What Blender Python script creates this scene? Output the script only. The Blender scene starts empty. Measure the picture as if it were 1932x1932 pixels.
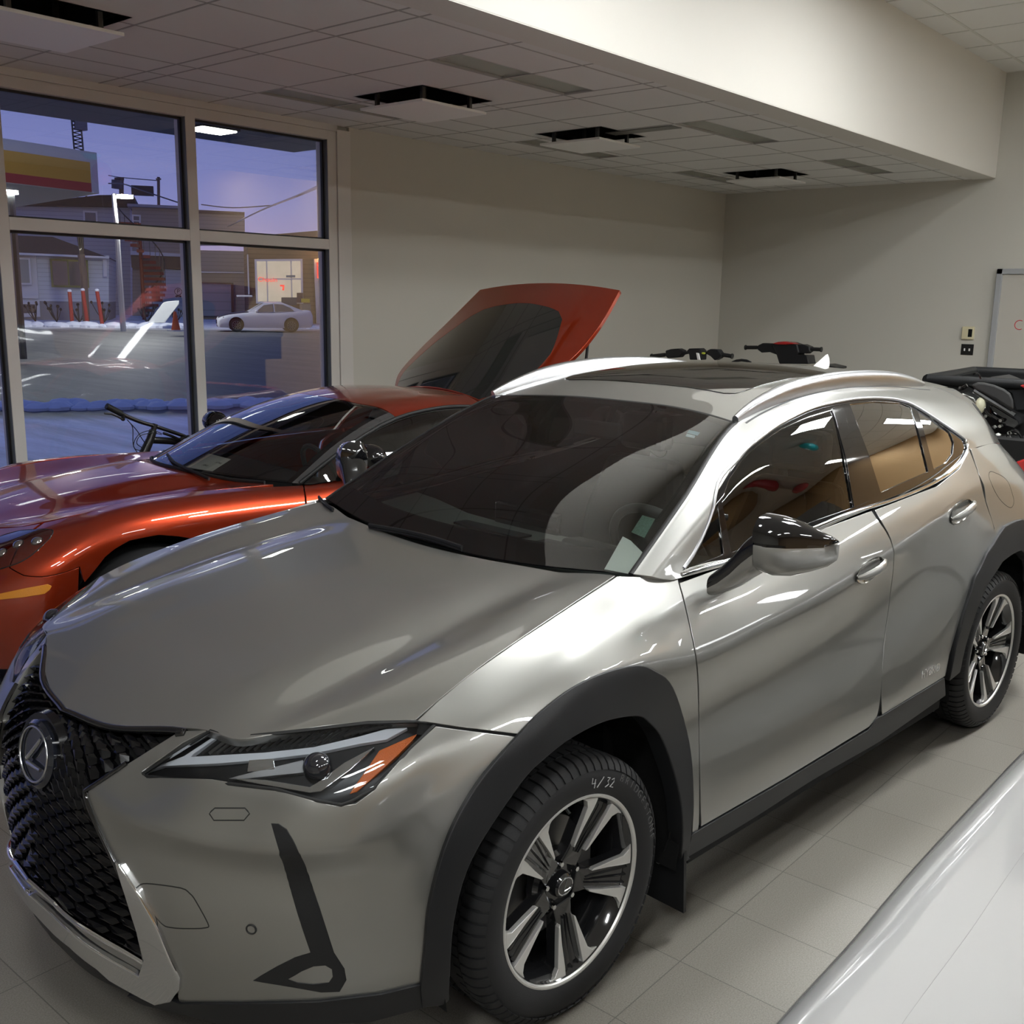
import bpy, bmesh, math, random
import numpy as np
from mathutils import Vector, Matrix, geometry
random.seed(7); np.random.seed(7)
SC = bpy.context.scene
COL = SC.collection
# ------------------------------------------------------------------ camera
TH = math.radians(-4.3)                       # heading of the grey car in the room
CAMP = (1.9146, 2.2424, 1.7413)
YAW, PITCH, ROLL, FOC, CX, CY = math.radians(220.608), math.radians(11.5623), math.radians(0.9599), 1952.07, 966.0, 968.27
_f = np.array([math.cos(YAW)*math.cos(PITCH), math.sin(YAW)*math.cos(PITCH), -math.sin(PITCH)])
_r = np.cross(_f, [0, 0, 1.0]); _r /= np.linalg.norm(_r); _u = np.cross(_r, _f)
_r, _u = math.cos(ROLL)*_r+math.sin(ROLL)*_u, -math.sin(ROLL)*_r+math.cos(ROLL)*_u
cam_data = bpy.data.cameras.new('camera'); cam = bpy.data.objects.new('camera', cam_data); COL.objects.link(cam)
M = Matrix(((_r[0], _u[0], -_f[0], CAMP[0]), (_r[1], _u[1], -_f[1], CAMP[1]), (_r[2], _u[2], -_f[2], CAMP[2]), (0, 0, 0, 1)))
cam.matrix_world = M
cam_data.sensor_width = 36; cam_data.lens = 36*FOC/1932; cam_data.clip_start = 0.05; cam_data.clip_end = 500
cam_data.shift_y = (CY-966)/1932
SC.camera = cam
# ------------------------------------------------------------------ world, exposure
w = bpy.data.worlds.new('dusk_sky'); SC.world = w; w.use_nodes = True
nt = w.node_tree; nt.nodes.clear()
out = nt.nodes.new('ShaderNodeOutputWorld'); bg = nt.nodes.new('ShaderNodeBackground')
tc = nt.nodes.new('ShaderNodeTexCoord'); sp = nt.nodes.new('ShaderNodeSeparateXYZ'); rp = nt.nodes.new('ShaderNodeValToRGB')
nt.links.new(tc.outputs['Generated'], sp.inputs[0]); nt.links.new(sp.outputs[2], rp.inputs[0]); nt.links.new(rp.outputs[0], bg.inputs[0]); nt.links.new(bg.outputs[0], out.inputs[0])
rp.color_ramp.elements[0].position = 0.0; rp.color_ramp.elements[0].color = (0.40, 0.29, 0.42, 1)
rp.color_ramp.elements[1].position = 0.25; rp.color_ramp.elements[1].color = (0.082, 0.115, 0.33, 1)
e = rp.color_ramp.elements.new(0.08); e.color = (0.21, 0.22, 0.48, 1)
e = rp.color_ramp.elements.new(1.0); e.color = (0.06, 0.09, 0.27, 1)
bg.inputs[1].default_value = 1.05
SC.view_settings.view_transform = 'Standard'; SC.view_settings.look = 'None'; SC.view_settings.gamma = 1.0
SC.view_settings.exposure = 0.26
try: SC.view_settings.use_curve_mapping = False
except Exception: pass

# ------------------------------------------------------------------ rays through photo points
class Cam:
    def __init__(s, C, r, u, f): s.C = np.array(C, float); s.r, s.u, s.f = r, u, f
    def ray(s, px, py): return s.f+s.r*(px-CX)/FOC-s.u*(py-CY)/FOC
    def pr(s, P):
        P = np.atleast_2d(P)-s.C; d = P@s.f
        return np.stack([CX+FOC*(P@s.r)/d, CY-FOC*(P@s.u)/d], 1)
    def on(s, px, py, axis, c):
        d = s.ray(px, py); k = 'xyz'.index(axis); t = (c-s.C[k])/d[k]; return s.C+t*d
    def inframe(s, loc, ang):
        c, q = math.cos(-ang), math.sin(-ang); R = np.array([[c, -q, 0], [q, c, 0], [0, 0, 1]])
        return Cam(R@(s.C-np.array(loc, float)), R@s.r, R@s.u, R@s.f)
RC = Cam(CAMP, _r, _u, _f)                    # room frame
# ------------------------------------------------------------------ materials
MATS = {}
def mat(name, col, rough=0.5, metal=0.0, coat=0.0, spec=None, noise=0.0, nscale=30.0, bump=0.0, bscale=200.0, emit=None, estr=1.0, trans=0.0, ior=1.45, alpha=1.0, flake=0.0, coat_rough=0.02, coat_ior=1.5):
    if name in MATS: return MATS[name]
    m = bpy.data.materials.new(name); m.use_nodes = True; n = m.node_tree.nodes; l = m.node_tree.links
    b = n['Principled BSDF']; b.inputs['Base Color'].default_value = (*col, 1); b.inputs['Roughness'].default_value = rough
    b.inputs['Metallic'].default_value = metal; b.inputs['Coat Weight'].default_value = coat; b.inputs['Coat Roughness'].default_value = coat_rough
    b.inputs['Transmission Weight'].default_value = trans; b.inputs['IOR'].default_value = ior; b.inputs['Alpha'].default_value = alpha
    if coat > 0: b.inputs['Coat IOR'].default_value = coat_ior
    if spec is not None: b.inputs['Specular IOR Level'].default_value = spec
    tcn = n.new('ShaderNodeTexCoord')
    if noise > 0:
        t = n.new('ShaderNodeTexNoise'); t.inputs['Scale'].default_value = nscale; t.inputs['Detail'].default_value = 6
        mx = n.new('ShaderNodeMix'); mx.data_type = 'RGBA'; l.new(tcn.outputs['Object'], t.inputs[0]); l.new(t.outputs[0], mx.inputs[0])
        mx.inputs[6].default_value = (*[max(0, c*(1-noise)) for c in col], 1); mx.inputs[7].default_value = (*[min(1, c*(1+noise)) for c in col], 1)
        l.new(mx.outputs[2], b.inputs['Base Color'])
    if bump > 0:
        t2 = n.new('ShaderNodeTexNoise'); t2.inputs['Scale'].default_value = bscale; t2.inputs['Detail'].default_value = 3
        bp = n.new('ShaderNodeBump'); bp.inputs['Strength'].default_value = bump; bp.inputs['Distance'].default_value = 0.002
        l.new(tcn.outputs['Object'], t2.inputs[0]); l.new(t2.outputs[0], bp.inputs['Height']); l.new(bp.outputs[0], b.inputs['Normal'])
    if flake > 0:
        t3 = n.new('ShaderNodeTexVoronoi'); t3.inputs['Scale'].default_value = 1400
        mr = n.new('ShaderNodeMapRange'); mr.inputs[3].default_value = rough-flake; mr.inputs[4].default_value = rough+flake
        l.new(tcn.outputs['Object'], t3.inputs[0]); l.new(t3.outputs['Distance'], mr.inputs[0]); l.new(mr.outputs[0], b.inputs['Roughness'])
    if emit is not None:
        b.inputs['Emission Color'].default_value = (*emit, 1); b.inputs['Emission Strength'].default_value = estr
    MATS[name] = m; return m
def glassmat(name, tint, refl=0.06, rough=0.0, edge=0.9):
    """thin pane: tinted see-through mixed with a mirror by fresnel"""
    if name in MATS: return MATS[name]
    m = bpy.data.materials.new(name); m.use_nodes = True; n = m.node_tree.nodes; l = m.node_tree.links; n.clear()
    o = n.new('ShaderNodeOutputMaterial'); t = n.new('ShaderNodeBsdfTransparent'); g = n.new('ShaderNodeBsdfGlossy'); mx = n.new('ShaderNodeMixShader'); fr = n.new('ShaderNodeFresnel')
    mp = n.new('ShaderNodeMath'); mp.operation = 'MULTIPLY'; mp.inputs[1].default_value = refl/0.04
    t.inputs[0].default_value = (*tint, 1); g.inputs['Roughness'].default_value = rough; g.inputs[0].default_value = (1, 1, 1, 1); fr.inputs[0].default_value = 1.5
    mp.use_clamp = True
    l.new(fr.outputs[0], mp.inputs[0]); l.new(mp.outputs[0], mx.inputs[0]); l.new(t.outputs[0], mx.inputs[1]); l.new(g.outputs[0], mx.inputs[2]); l.new(mx.outputs[0], o.inputs[0])
    MATS[name] = m; return m
# ------------------------------------------------------------------ mesh helpers
def tag(o, label=None, cat=None, group=None, kind=None):
    if label: o['label'] = label
    if cat: o['category'] = cat
    if group: o['group'] = group
    if kind: o['kind'] = kind
    return o
def empty(name, loc=(0, 0, 0), rz=0.0, label=None, cat=None, group=None):
    o = bpy.data.objects.new(name, None); COL.objects.link(o); o.location = loc; o.rotation_euler = (0, 0, rz)
    o.empty_display_size = 0.1
    return tag(o, label, cat, group)
class MB:
    """collects verts / faces of one mesh"""
    def __init__(s): s.v = []; s.f = []; s.mi = []; s.cur = 0
    def add(s, vs, fs):
        o = len(s.v); s.v += [tuple(map(float, p)) for p in vs]; s.f += [tuple(i+o for i in f) for f in fs]; s.mi += [s.cur]*len(fs); return s
    def box(s, a, b, R=None, c=None):
        (x0, y0, z0), (x1, y1, z1) = a, b
        vs = [(x, y, z) for x in (x0, x1) for y in (y0, y1) for z in (z0, z1)]
        if R is not None: vs = [tuple(R@Vector(p)+Vector(c or (0, 0, 0))) for p in vs]
        elif c is not None: vs = [(p[0]+c[0], p[1]+c[1], p[2]+c[2]) for p in vs]
        return s.add(vs, [(0, 1, 3, 2), (4, 6, 7, 5), (0, 4, 5, 1), (2, 3, 7, 6), (0, 2, 6, 4), (1, 5, 7, 3)])
    def tube(s, pts, r, n=10, closed=False, cap=True, flat=None):
        """round bar along points; r a number or one per point; flat=(sx) squashes it"""
        pts = [Vector(p) for p in pts]; m = len(pts); rs = r if hasattr(r, '__len__') else [r]*m
        vs = []; ref = None
        for i, p in enumerate(pts):
            a = pts[(i-1) % m] if (closed or i > 0) else p; b = pts[(i+1) % m] if (closed or i < m-1) else p
            t = (b-a); t = t.normalized() if t.length > 1e-9 else Vector((0, 0, 1))
            if ref is None: ref = Vector((0, 0, 1)) if abs(t.z) < .9 else Vector((1, 0, 0))
            x = t.cross(ref); x = x.normalized() if x.length > 1e-6 else t.orthogonal().normalized(); y = x.cross(t).normalized(); ref = y
            for k in range(n):
                an = 2*math.pi*k/n; vs.append(p+(x*math.cos(an)*(flat or 1)+y*math.sin(an))*rs[i])
        fs = []
        for i in range(m if closed else m-1):
            for k in range(n): fs.append((i*n+k, i*n+(k+1) % n, ((i+1) % m)*n+(k+1) % n, ((i+1) % m)*n+k))
        if cap and not closed: fs += [tuple(range(n))[::-1], tuple((m-1)*n+k for k in range(n))]
        return s.add(vs, fs)
    def prism(s, poly, dvec):
        """flat polygon pushed along a vector"""
        n = len(poly); d = Vector(dvec); vs = [Vector(p) for p in poly]+[Vector(p)+d for p in poly]
        fs = [tuple(range(n))[::-1], tuple(range(n, 2*n))]+[(i, (i+1) % n, n+(i+1) % n, n+i) for i in range(n)]
        return s.add(vs, fs)
    def lathe(s, prof, c=(0, 0, 0), axis='y', n=48):
        """prof: (radius, along-axis)"""
        vs = []
        for r, h in prof:
            for k in range(n):
                a = 2*math.pi*k/n; q = (r*math.cos(a), r*math.sin(a))
                vs.append({'y': (c[0]+q[0], c[1]+h, c[2]+q[1]), 'z': (c[0]+q[0], c[1]+q[1], c[2]+h), 'x': (c[0]+h, c[1]+q[0], c[2]+q[1])}[axis])
        fs = [(i*n+k, i*n+(k+1) % n, (i+1)*n+(k+1) % n, (i+1)*n+k) for i in range(len(prof)-1) for k in range(n)]
        return s.add(vs, fs)
    def ellipsoid(s, c, r, n=16, m=10, R=None):
        vs = []; c = Vector(c)
        for i in range(m+1):
            t = math.pi*i/m
            for k in range(n):
                a = 2*math.pi*k/n; p = Vector((r[0]*math.sin(t)*math.cos(a), r[1]*math.sin(t)*math.sin(a), r[2]*math.cos(t)))
                vs.append(c+(R@p if R is not None else p))
        return s.add(vs, [(i*n+k, i*n+(k+1) % n, (i+1)*n+(k+1) % n, (i+1)*n+k) for i in range(m) for k in range(n)])
    def loft(s, rings, closed=True, cap=True):
        n = len(rings[0]); vs = [p for r in rings for p in r]; fs = []
        for i in range(len(rings)-1):
            for k in range(n if closed else n-1): fs.append((i*n+k, i*n+(k+1) % n, (i+1)*n+(k+1) % n, (i+1)*n+k))
        if cap and closed: fs += [tuple(range(n))[::-1], tuple((len(rings)-1)*n+k for k in range(n))]
        return s.add(vs, fs)
    def build(s, name, m, parent=None, smooth=False, bevel=0.0, sub=0, sharp=35, loc=None, rot=None, recalc=True, normals=None, mods=None):
        me = bpy.data.meshes.new(name); me.from_pydata(s.v, [], s.f); me.validate()
        for mm in (m if isinstance(m, (list, tuple)) else [m]): me.materials.append(mm)
        if any(s.mi) and len(me.polygons) == len(s.mi): me.polygons.foreach_set('material_index', s.mi)
        if recalc and normals is None:
            bm = bmesh.new(); bm.from_mesh(me); bmesh.ops.recalc_face_normals(bm, faces=bm.faces)
            if smooth:
                for f in bm.faces: f.smooth = True
                if sharp:
                    for e in bm.edges:
                        if len(e.link_faces) == 2 and e.calc_face_angle(0) > math.radians(sharp): e.smooth = False
            bm.to_mesh(me); bm.free()
        o = bpy.data.objects.new(name, me); COL.objects.link(o)
        if parent is not None: o.parent = parent
        if loc is not None: o.location = loc
        if rot is not None: o.rotation_euler = rot
        if bevel: b = o.modifiers.new('bevel', 'BEVEL'); b.width = bevel; b.segments = 2; b.limit_method = 'ANGLE'; b.angle_limit = math.radians(40)
        if sub: b = o.modifiers.new('sub', 'SUBSURF'); b.levels = sub; b.render_levels = sub
        if normals is not None:
            me.polygons.foreach_set('use_smooth', [True]*len(me.polygons)); me.normals_split_custom_set_from_vertices(normals)
        return o
def cr(pts, n=6, closed=False):
    """smooth curve through points"""
    P = [np.array(p, float) for p in pts]; m = len(P); o = []
    for i in range(m if closed else m-1):
        p0, p1, p2, p3 = P[(i-1) % m] if (closed or i > 0) else 2*P[0]-P[1], P[i], P[(i+1) % m], P[(i+2) % m] if (closed or i < m-2) else 2*P[-1]-P[-2]
        for k in range(n):
            t = k/n; o.append(.5*((2*p1)+(-p0+p2)*t+(2*p0-5*p1+4*p2-p3)*t*t+(-p0+3*p1-3*p2+p3)*t**3))
    if not closed: o.append(P[-1])
    return o
def text_mesh(name, body, size, m, parent, matrix, extrude=0.001, align='CENTER'):
    """lettering as a mesh"""
    c = bpy.data.curves.new(name, 'FONT'); c.body = body; c.size = size; c.extrude = extrude; c.align_x = align; c.align_y = 'CENTER'
    t = bpy.data.objects.new('tmp', c); COL.objects.link(t); dg = bpy.context.evaluated_depsgraph_get(); me = bpy.data.meshes.new_from_object(t.evaluated_get(dg))
    bpy.data.objects.remove(t); me.name = name; me.materials.clear(); me.materials.append(m)
    o = bpy.data.objects.new(name, me); COL.objects.link(o); o.parent = parent; o.matrix_local = matrix
    return o
def frame_matrix(o, x, y):
    x = Vector(x).normalized(); z = x.cross(Vector(y)).normalized(); y = z.cross(x)
    return Matrix(((x.x, y.x, z.x, o[0]), (x.y, y.y, z.y, o[1]), (x.z, y.z, z.z, o[2]), (0, 0, 0, 1)))
def copy_tree(o, parent=None):
    c = o.copy(); COL.objects.link(c); c.parent = parent
    for ch in [k for k in bpy.data.objects if k.parent == o]: copy_tree(ch, c)
    return c
# ================================================================== ROOM
def struct(name, mb, m, **k):
    o = mb.build(name, m, **k); o['kind'] = 'structure'; return o
ZC, ZU, YW, XR, YS = 3.03, 4.015, -4.2, -9.4, -1.17     # low ceiling, high ceiling, window wall, end wall, bulkhead
XF, YB = 7.5, 8.5
M_wall = mat('wall_paint', (0.56, 0.545, 0.49), 0.75, bump=.15, bscale=300)
M_bulk = mat('bulkhead_paint', (0.68, 0.66, 0.61), 0.7, bump=.1, bscale=300)
M_alu = mat('painted_aluminium', (0.62, 0.60, 0.57), 0.45, 0.0)
M_aludark = mat('dark_gasket', (0.02, 0.02, 0.022), 0.5)
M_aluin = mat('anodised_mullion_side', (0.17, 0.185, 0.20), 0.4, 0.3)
def tilemat():
    m = bpy.data.materials.new('floor_tile'); m.use_nodes = True; n = m.node_tree.nodes; l = m.node_tree.links; b = n['Principled BSDF']
    tcn = n.new('ShaderNodeTexCoord'); mp = n.new('ShaderNodeMapping'); br = n.new('ShaderNodeTexBrick')
    l.new(tcn.outputs['Object'], mp.inputs[0]); l.new(mp.outputs[0], br.inputs[0])
    br.offset = 0.0; br.squash = 1.0; br.inputs['Scale'].default_value = 1.0; br.inputs['Brick Width'].default_value = 0.3035; br.inputs['Row Height'].default_value = 0.607
    br.inputs['Mortar Size'].default_value = 0.0018; br.inputs['Mortar Smooth'].default_value = 0.3; br.inputs['Bias'].default_value = 0
    br.inputs['Color1'].default_value = (0.245, 0.226, 0.196, 1); br.inputs['Color2'].default_value = (0.262, 0.243, 0.212, 1); br.inputs['Mortar'].default_value = (0.14, 0.13, 0.115, 1)
    mp.inputs['Location'].default_value = (-0.01, 0.607-0.975, 0)
    t = n.new('ShaderNodeTexNoise'); t.inputs['Scale'].default_value = 260; t.inputs['Detail'].default_value = 2; l.new(tcn.outputs['Object'], t.inputs[0])
    t2 = n.new('ShaderNodeTexNoise'); t2.inputs['Scale'].default_value = 2.2; l.new(tcn.outputs['Object'], t2.inputs[0])
    mx = n.new('ShaderNodeMix'); mx.data_type = 'RGBA'; mx.blend_type = 'MULTIPLY'; mx.inputs[0].default_value = 1
    rp = n.new('ShaderNodeMapRange'); rp.inputs[1].default_value = .3; rp.inputs[2].default_value = .7; rp.inputs[3].default_value = .80; rp.inputs[4].default_value = 1.18
    l.new(t.outputs[0], rp.inputs[0]); l.new(br.outputs[0], mx.inputs[6]); l.new(rp.outputs[0], mx.inputs[7]); l.new(mx.outputs[2], b.inputs['Base Color'])
    mr = n.new('ShaderNodeMapRange'); mr.inputs[3].default_value = .30; mr.inputs[4].default_value = .45; l.new(t2.outputs[0], mr.inputs[0]); l.new(mr.outputs[0], b.inputs['Roughness'])
    bp = n.new('ShaderNodeBump'); bp.inputs['Strength'].default_value = .35; bp.inputs['Distance'].default_value = .001; bp.invert = True
    l.new(br.outputs[1], bp.inputs['Height']); l.new(bp.outputs[0], b.inputs['Normal']); b.inputs['Specular IOR Level'].default_value = .4
    return m
b = MB(); b.box((XR, YW, -.1), (XF, YB, 0)); struct('floor', b, tilemat())
# walls: back wall with the window opening x in [-3.45, 3.6]
XW0, XW1, ZW1 = -3.47, 3.6, 2.98
b = MB(); b.box((XR-.2, YW-.25, 0), (XW0-.13, YW-.0, ZC+.05)); b.box((XW1, YW-.25, 0), (XF, YW, ZC+.05)); b.box((XR, YW-.25, ZC), (XF, YW, ZU+.3)); b.box((XW0-.13, YW-.25, ZW1), (XW1, YW-.03, ZC+.05)); struct('wall_back', b, M_wall)
b = MB(); b.box((XR-.2, YW-.25, 0), (XR, YB, ZU+.3)); struct('wall_right', b, M_wall)
b = MB(); b.box((XF, YW-.25, 0), (XF+.2, YB, ZU+.3)); struct('wall_left', b, M_wall)
M_warm = mat('warm_wall_paint', (0.42, 0.27, 0.13), 0.7)
b = MB(); b.box((XR, YB, 0), (XF, YB+.2, ZU+.3)); struct('wall_front', b, M_warm)
b = MB(); b.box((XR, 3.2, 0), (XR+.03, YB, ZU)); struct('wall_right', b, M_warm)
# bulkhead between the low and the high ceiling
b = MB(); b.box((XR, YS-.22, ZC), (XF, YS, ZU+.2)); struct('wall_bulkhead', b, M_bulk, bevel=.004)
b = MB(); b.box((XR, YS-.22, ZC-.004), (XF, YS, ZC)); struct('trim_1', b, M_bulk)
# ceilings: tiles in a thin grid; openings left for troffers and diffusers
M_tile = mat('ceiling_tile', (0.73, 0.725, 0.70), 0.9, bump=.35, bscale=500)
M_grid = mat('ceiling_grid', (0.40, 0.39, 0.37), 0.6)
M_lens = mat('prismatic_lens', (0.34, 0.35, 0.31), 0.25)
M_black = mat('plenum_black', (0.004, 0.004, 0.004), 0.9)
M_white = mat('white_enamel', (0.90, 0.90, 0.88), 0.4)
XG = [XF]
x = 5.15
xs = []
x = -0.967+0.604*10
while x > -0.9: xs.append(x); x -= .604
xs += [-0.967, -1.571, -1.705, -2.35, -2.957, -3.56, -3.70, -4.27, -4.87, -5.46, -6.06, -6.66, -7.27, -7.87, -8.47, -9.08, XR]
ys_ = [YS-.22, -1.477-.0, -1.83, -2.075, -2.55, -3.165, -3.385, -3.63, -3.93, YW]
TROF = [(-2.35, -3.56), (-4.87, -6.06), (-7.27, -8.47)]
troffers = [(a, b_, y0, y1) for a, b_ in TROF for y0, y1 in ((-1.83, -2.075), (-3.385, -3.63))]
DIF = [(-0.26, -0.87), (-2.82, -3.43), (-4.67, -5.24), (-7.6, -8.19)]
DY0, DY1 = -2.60, -3.20
def in_any(x, y):
    for a, b_, y0, y1 in troffers:
        if b_ < x < a and y1 < y < y0: return True
    for a, b_ in DIF:
        if b_-.01 < x < a+.01 and DY1-.01 < y < DY0+.01: return True
    return False
XS = sorted(set(xs+[v for d in DIF for v in d]+[v for d in TROF for v in d]), reverse=True)
YS_ = sorted(set(ys_+[DY0, DY1]), reverse=True)
b = MB()
for i in range(len(XS)-1):
    for j in range(len(YS_)-1):
        if not in_any((XS[i]+XS[i+1])/2, (YS_[j]+YS_[j+1])/2): b.box((XS[i+1], YS_[j+1], ZC), (XS[i], YS_[j], ZC+.02))
struct('ceiling', b, M_tile)
b = MB()                                    # low ceiling grid bars
def bar(x0, x1, y0, y1, z=ZC): b.box((min(x0, x1), min(y0, y1), z-.002), (max(x0, x1), max(y0, y1), z+.004))
gx = [v for v in xs if v > XR+.01]
for v in gx:
    segs = [(-4.2, YS-.22)]
    for a, b2 in TROF:
        if b2+.1 < v < a-.1: segs = [(-4.2, -3.64), (-3.38, -2.08), (-1.825, YS-.22)]
    for a, b2 in DIF:
        if b2 < v < a: segs = [(-4.2, DY1-.02), (DY0+.02, YS-.22)]
    for s0, s1 in segs: bar(v-.006, v+.006, s0, s1)
for yv in (-1.477, -2.075, -2.70, -3.31, -3.63, -3.93):
    cur = xs[0]; cuts = []
    if yv in (-2.70,): cuts = [(a+.02, b2-.02) for a, b2 in DIF]
    if yv in (-3.31, -3.0): cuts = []
    for a, b2 in cuts: bar(cur, a, yv-.006, yv+.006); cur = b2
    bar(cur, XR, yv-.006, yv+.006)
struct('trim_2', b, M_grid)
b = MB()                                    # high ceiling, solid with grid
b.box((XR, YS, ZU), (XF, YB, ZU+.05)); struct('ceiling.001', b, M_tile)
b = MB(); xg = -9.38
k = 0
while xg < XF:
    bar(xg-.007, xg+.007, YS, YB, ZU-.002); xg += .61
yg = YS+.24
while yg < YB: bar(XR, XF, yg-.012, yg+.012, ZU-.002); yg += .61
struct('trim_3', b, mat('high_ceiling_grid', (0.62, 0.62, 0.58), .6))
# unlit troffers
for i, (x1, x0, y1, y0) in enumerate(troffers):
    t = empty('ceiling_light', ((x0+x1)/2, (y0+y1)/2, ZC), 0,
              'unlit narrow ceiling light %s, %s' % (['nearest the windows', 'in the ceiling middle', 'nearest the far corner'][i//2], ['row beside the bulkhead', 'row beside the wall'][i % 2]), 'ceiling light', 'unlit narrow ceiling lights')
    hx, hy = (x1-x0)/2, (y1-y0)/2
    q = MB(); q.box((-hx+.01, -hy+.01, .010), (hx-.01, hy-.01, .014)); q.build('lens', M_lens, t)
    q = MB()
    for a, c in (((-hx, -hy, 0), (hx, -hy+.012, .05)), ((-hx, hy-.012, 0), (hx, hy, .05)), ((-hx, -hy, 0), (-hx+.012, hy, .05)), ((hx-.012, -hy, 0), (hx, hy, .05))): q.box(a, c)
    q.build('frame', M_grid, t)
# square plaque diffusers hanging under dark openings
names = ['nearest the camera, cut by the left edge', 'above the window corner', 'in the middle of the ceiling', 'nearest the far corner']
for i, (x1, x0) in enumerate(DIF):
    t = empty('ceiling_diffuser', ((x0+x1)/2, (DY0+DY1)/2, ZC), 0, 'square white drop-panel air diffuser '+names[i], 'air vent', 'square air diffusers')
    hx, hy = (x1-x0)/2, (DY0-DY1)/2
    q = MB(); q.box((-hx+.01, -hy+.01, -.085), (hx-.01, hy-.01, -.068)); q.build('panel', M_white, t, bevel=.003)
    q = MB(); q.box((-hx-.02, -hy-.02, .16), (hx+.02, hy+.02, .17))
    for a, c in (((-hx-.02, -hy-.02, .0), (-hx, hy+.02, .17)), ((hx, -hy-.02, .0), (hx+.02, hy+.02, .17)), ((-hx, -hy-.02, .0), (hx, -hy, .17)), ((-hx, hy, .0), (hx, hy+.02, .17))): q.box(a, c)
    q.build('neck', M_black, t)
    for sx in (-1, 1):
        for sy in (-1, 1):
            q = MB(); q.box((sx*(hx-.09)-.012, sy*(hy-.09)-.012, -.07), (sx*(hx-.09)+.012, sy*(hy-.09)+.012, .16)); q.build('bracket', mat('bracket_steel', (.12, .12, .12), .4, .8), t)
q = MB(); q.box((-5.04, -2.72, ZC-.006), (-4.90, -2.12, ZC-.001)); tag(q.build('linear_grille', mat('vent_grey', (.20, .20, .18), .5)), 'grey linear slot grille in the low ceiling beside a square diffuser', 'air vent')
# lit troffers on the high ceiling; several toward positive x are added to brighten the front
M_tube = mat('lit_lens', (1, 1, 1), .5, emit=(0.955, 0.98, 0.985), estr=45.0)
LROWS = [0.30, 2.75, 5.4]
PANELS = [(-4.9, .3, .58, .14), (-1.9, .3, .58, .14), (-2.78, 1.5, .58, .28), (-5.55, 2.5, .58, .28), (-8.3, 2.75, .58, .14), (3.5, 2.75, .58, .20), (1.7, .9, .40, .10)]+[(xx, 5.4, .58, .14) for xx in (-8.3, -5.9, -3.5, -1.1, 1.3, 3.7)]
for xx, yy, hx, hy in PANELS:
    t = empty('ceiling_light', (xx, yy, ZU-.001), 0, 'out-of-view lit recessed panel on the high ceiling, some of the set added for brightness', 'ceiling light', 'lit high ceiling panels')
    q = MB(); q.box((-hx, -hy, -.008), (hx, hy, -.002)); q.build('lens', M_tube, t)
    q = MB()
    for a, c in (((-hx-.03, -hy-.02, -.014), (hx+.03, -hy, 0)), ((-hx-.03, hy, -.014), (hx+.03, hy+.02, 0)), ((-hx-.03, -hy, -.014), (-hx, hy, 0)), ((hx, -hy, -.014), (hx+.03, hy, 0))): q.box(a, c)
    q.build('frame', M_white, t)
# ---------------- windows
YG = YW-.06
FD = .07        # frame depth
def win_frame():
    fr = MB()
    def vb(x0, x1, z0, z1, y0=YG-.08, y1=YW-.0): fr.box((x0, y0, z0), (x1, y1, z1))
    mulls = [(-3.47, -3.385), (-2.25, -2.175), (-0.957, -0.885), (0.34, 0.41), (1.63, 1.70), (2.92, 2.99), (3.53, 3.6)]
    for a, c in mulls: vb(a, c, 0, 2.98)
    vb(-3.4695, 3.5995, 2.918, 2.985, YG-.079, YW-.0006); vb(-3.4695, 3.5995, 0.0005, .06, YG-.079, YW-.0006)
    for (a, a2), (c, c2) in zip(mulls[:-1], mulls[1:]): vb(a2, c, 2.112, 2.187, YG-.08, YW-.001)
    # jamb casing at the end
    fr.box((-3.60, YW-.16, 0), (-3.47, YW+.012, 3.0))
    return fr, mulls
fr, mulls = win_frame()
# aluminium frames per window bay: window_n with children
for i in range(len(mulls)-1):
    x0, x1 = mulls[i][1], mulls[i+1][0]
    we = empty('window_%d' % (i+1), ((x0+x1)/2, YG, 0)); we['kind'] = 'structure'
    for z0, z1, nm in ((.06, 2.112, 'lower_pane'), (2.187, 2.918, 'upper_pane')):
        q = MB(); q.box((x0-(x0+x1)/2+.004, -.006, z0+.004), (x1-(x0+x1)/2-.004, .006, z1-.004)); q.build(nm, glassmat('window_glass', (.93, .95, .95), .05), we)
        q = MB(); hx = (x1-x0)/2
        for a, c in (((-hx, -.012, z0), (-hx+.016, .012, z1)), ((hx-.016, -.012, z0), (hx, .012, z1)), ((-hx, -.012, z0), (hx, .012, z0+.012)), ((-hx, -.012, z1-.016), (hx, .012, z1))): q.box(a, c)
        q.build('gasket', M_aludark, we)
struct('window_frame', fr, M_alu, bevel=.003)
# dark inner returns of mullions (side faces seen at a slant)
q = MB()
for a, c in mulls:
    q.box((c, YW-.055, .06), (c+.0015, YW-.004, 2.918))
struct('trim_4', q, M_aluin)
q = MB(); q.box((-3.47, YW-.03, 2.985), (3.6, YW+.012, ZC)); struct('trim_5', q, M_alu)
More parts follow.
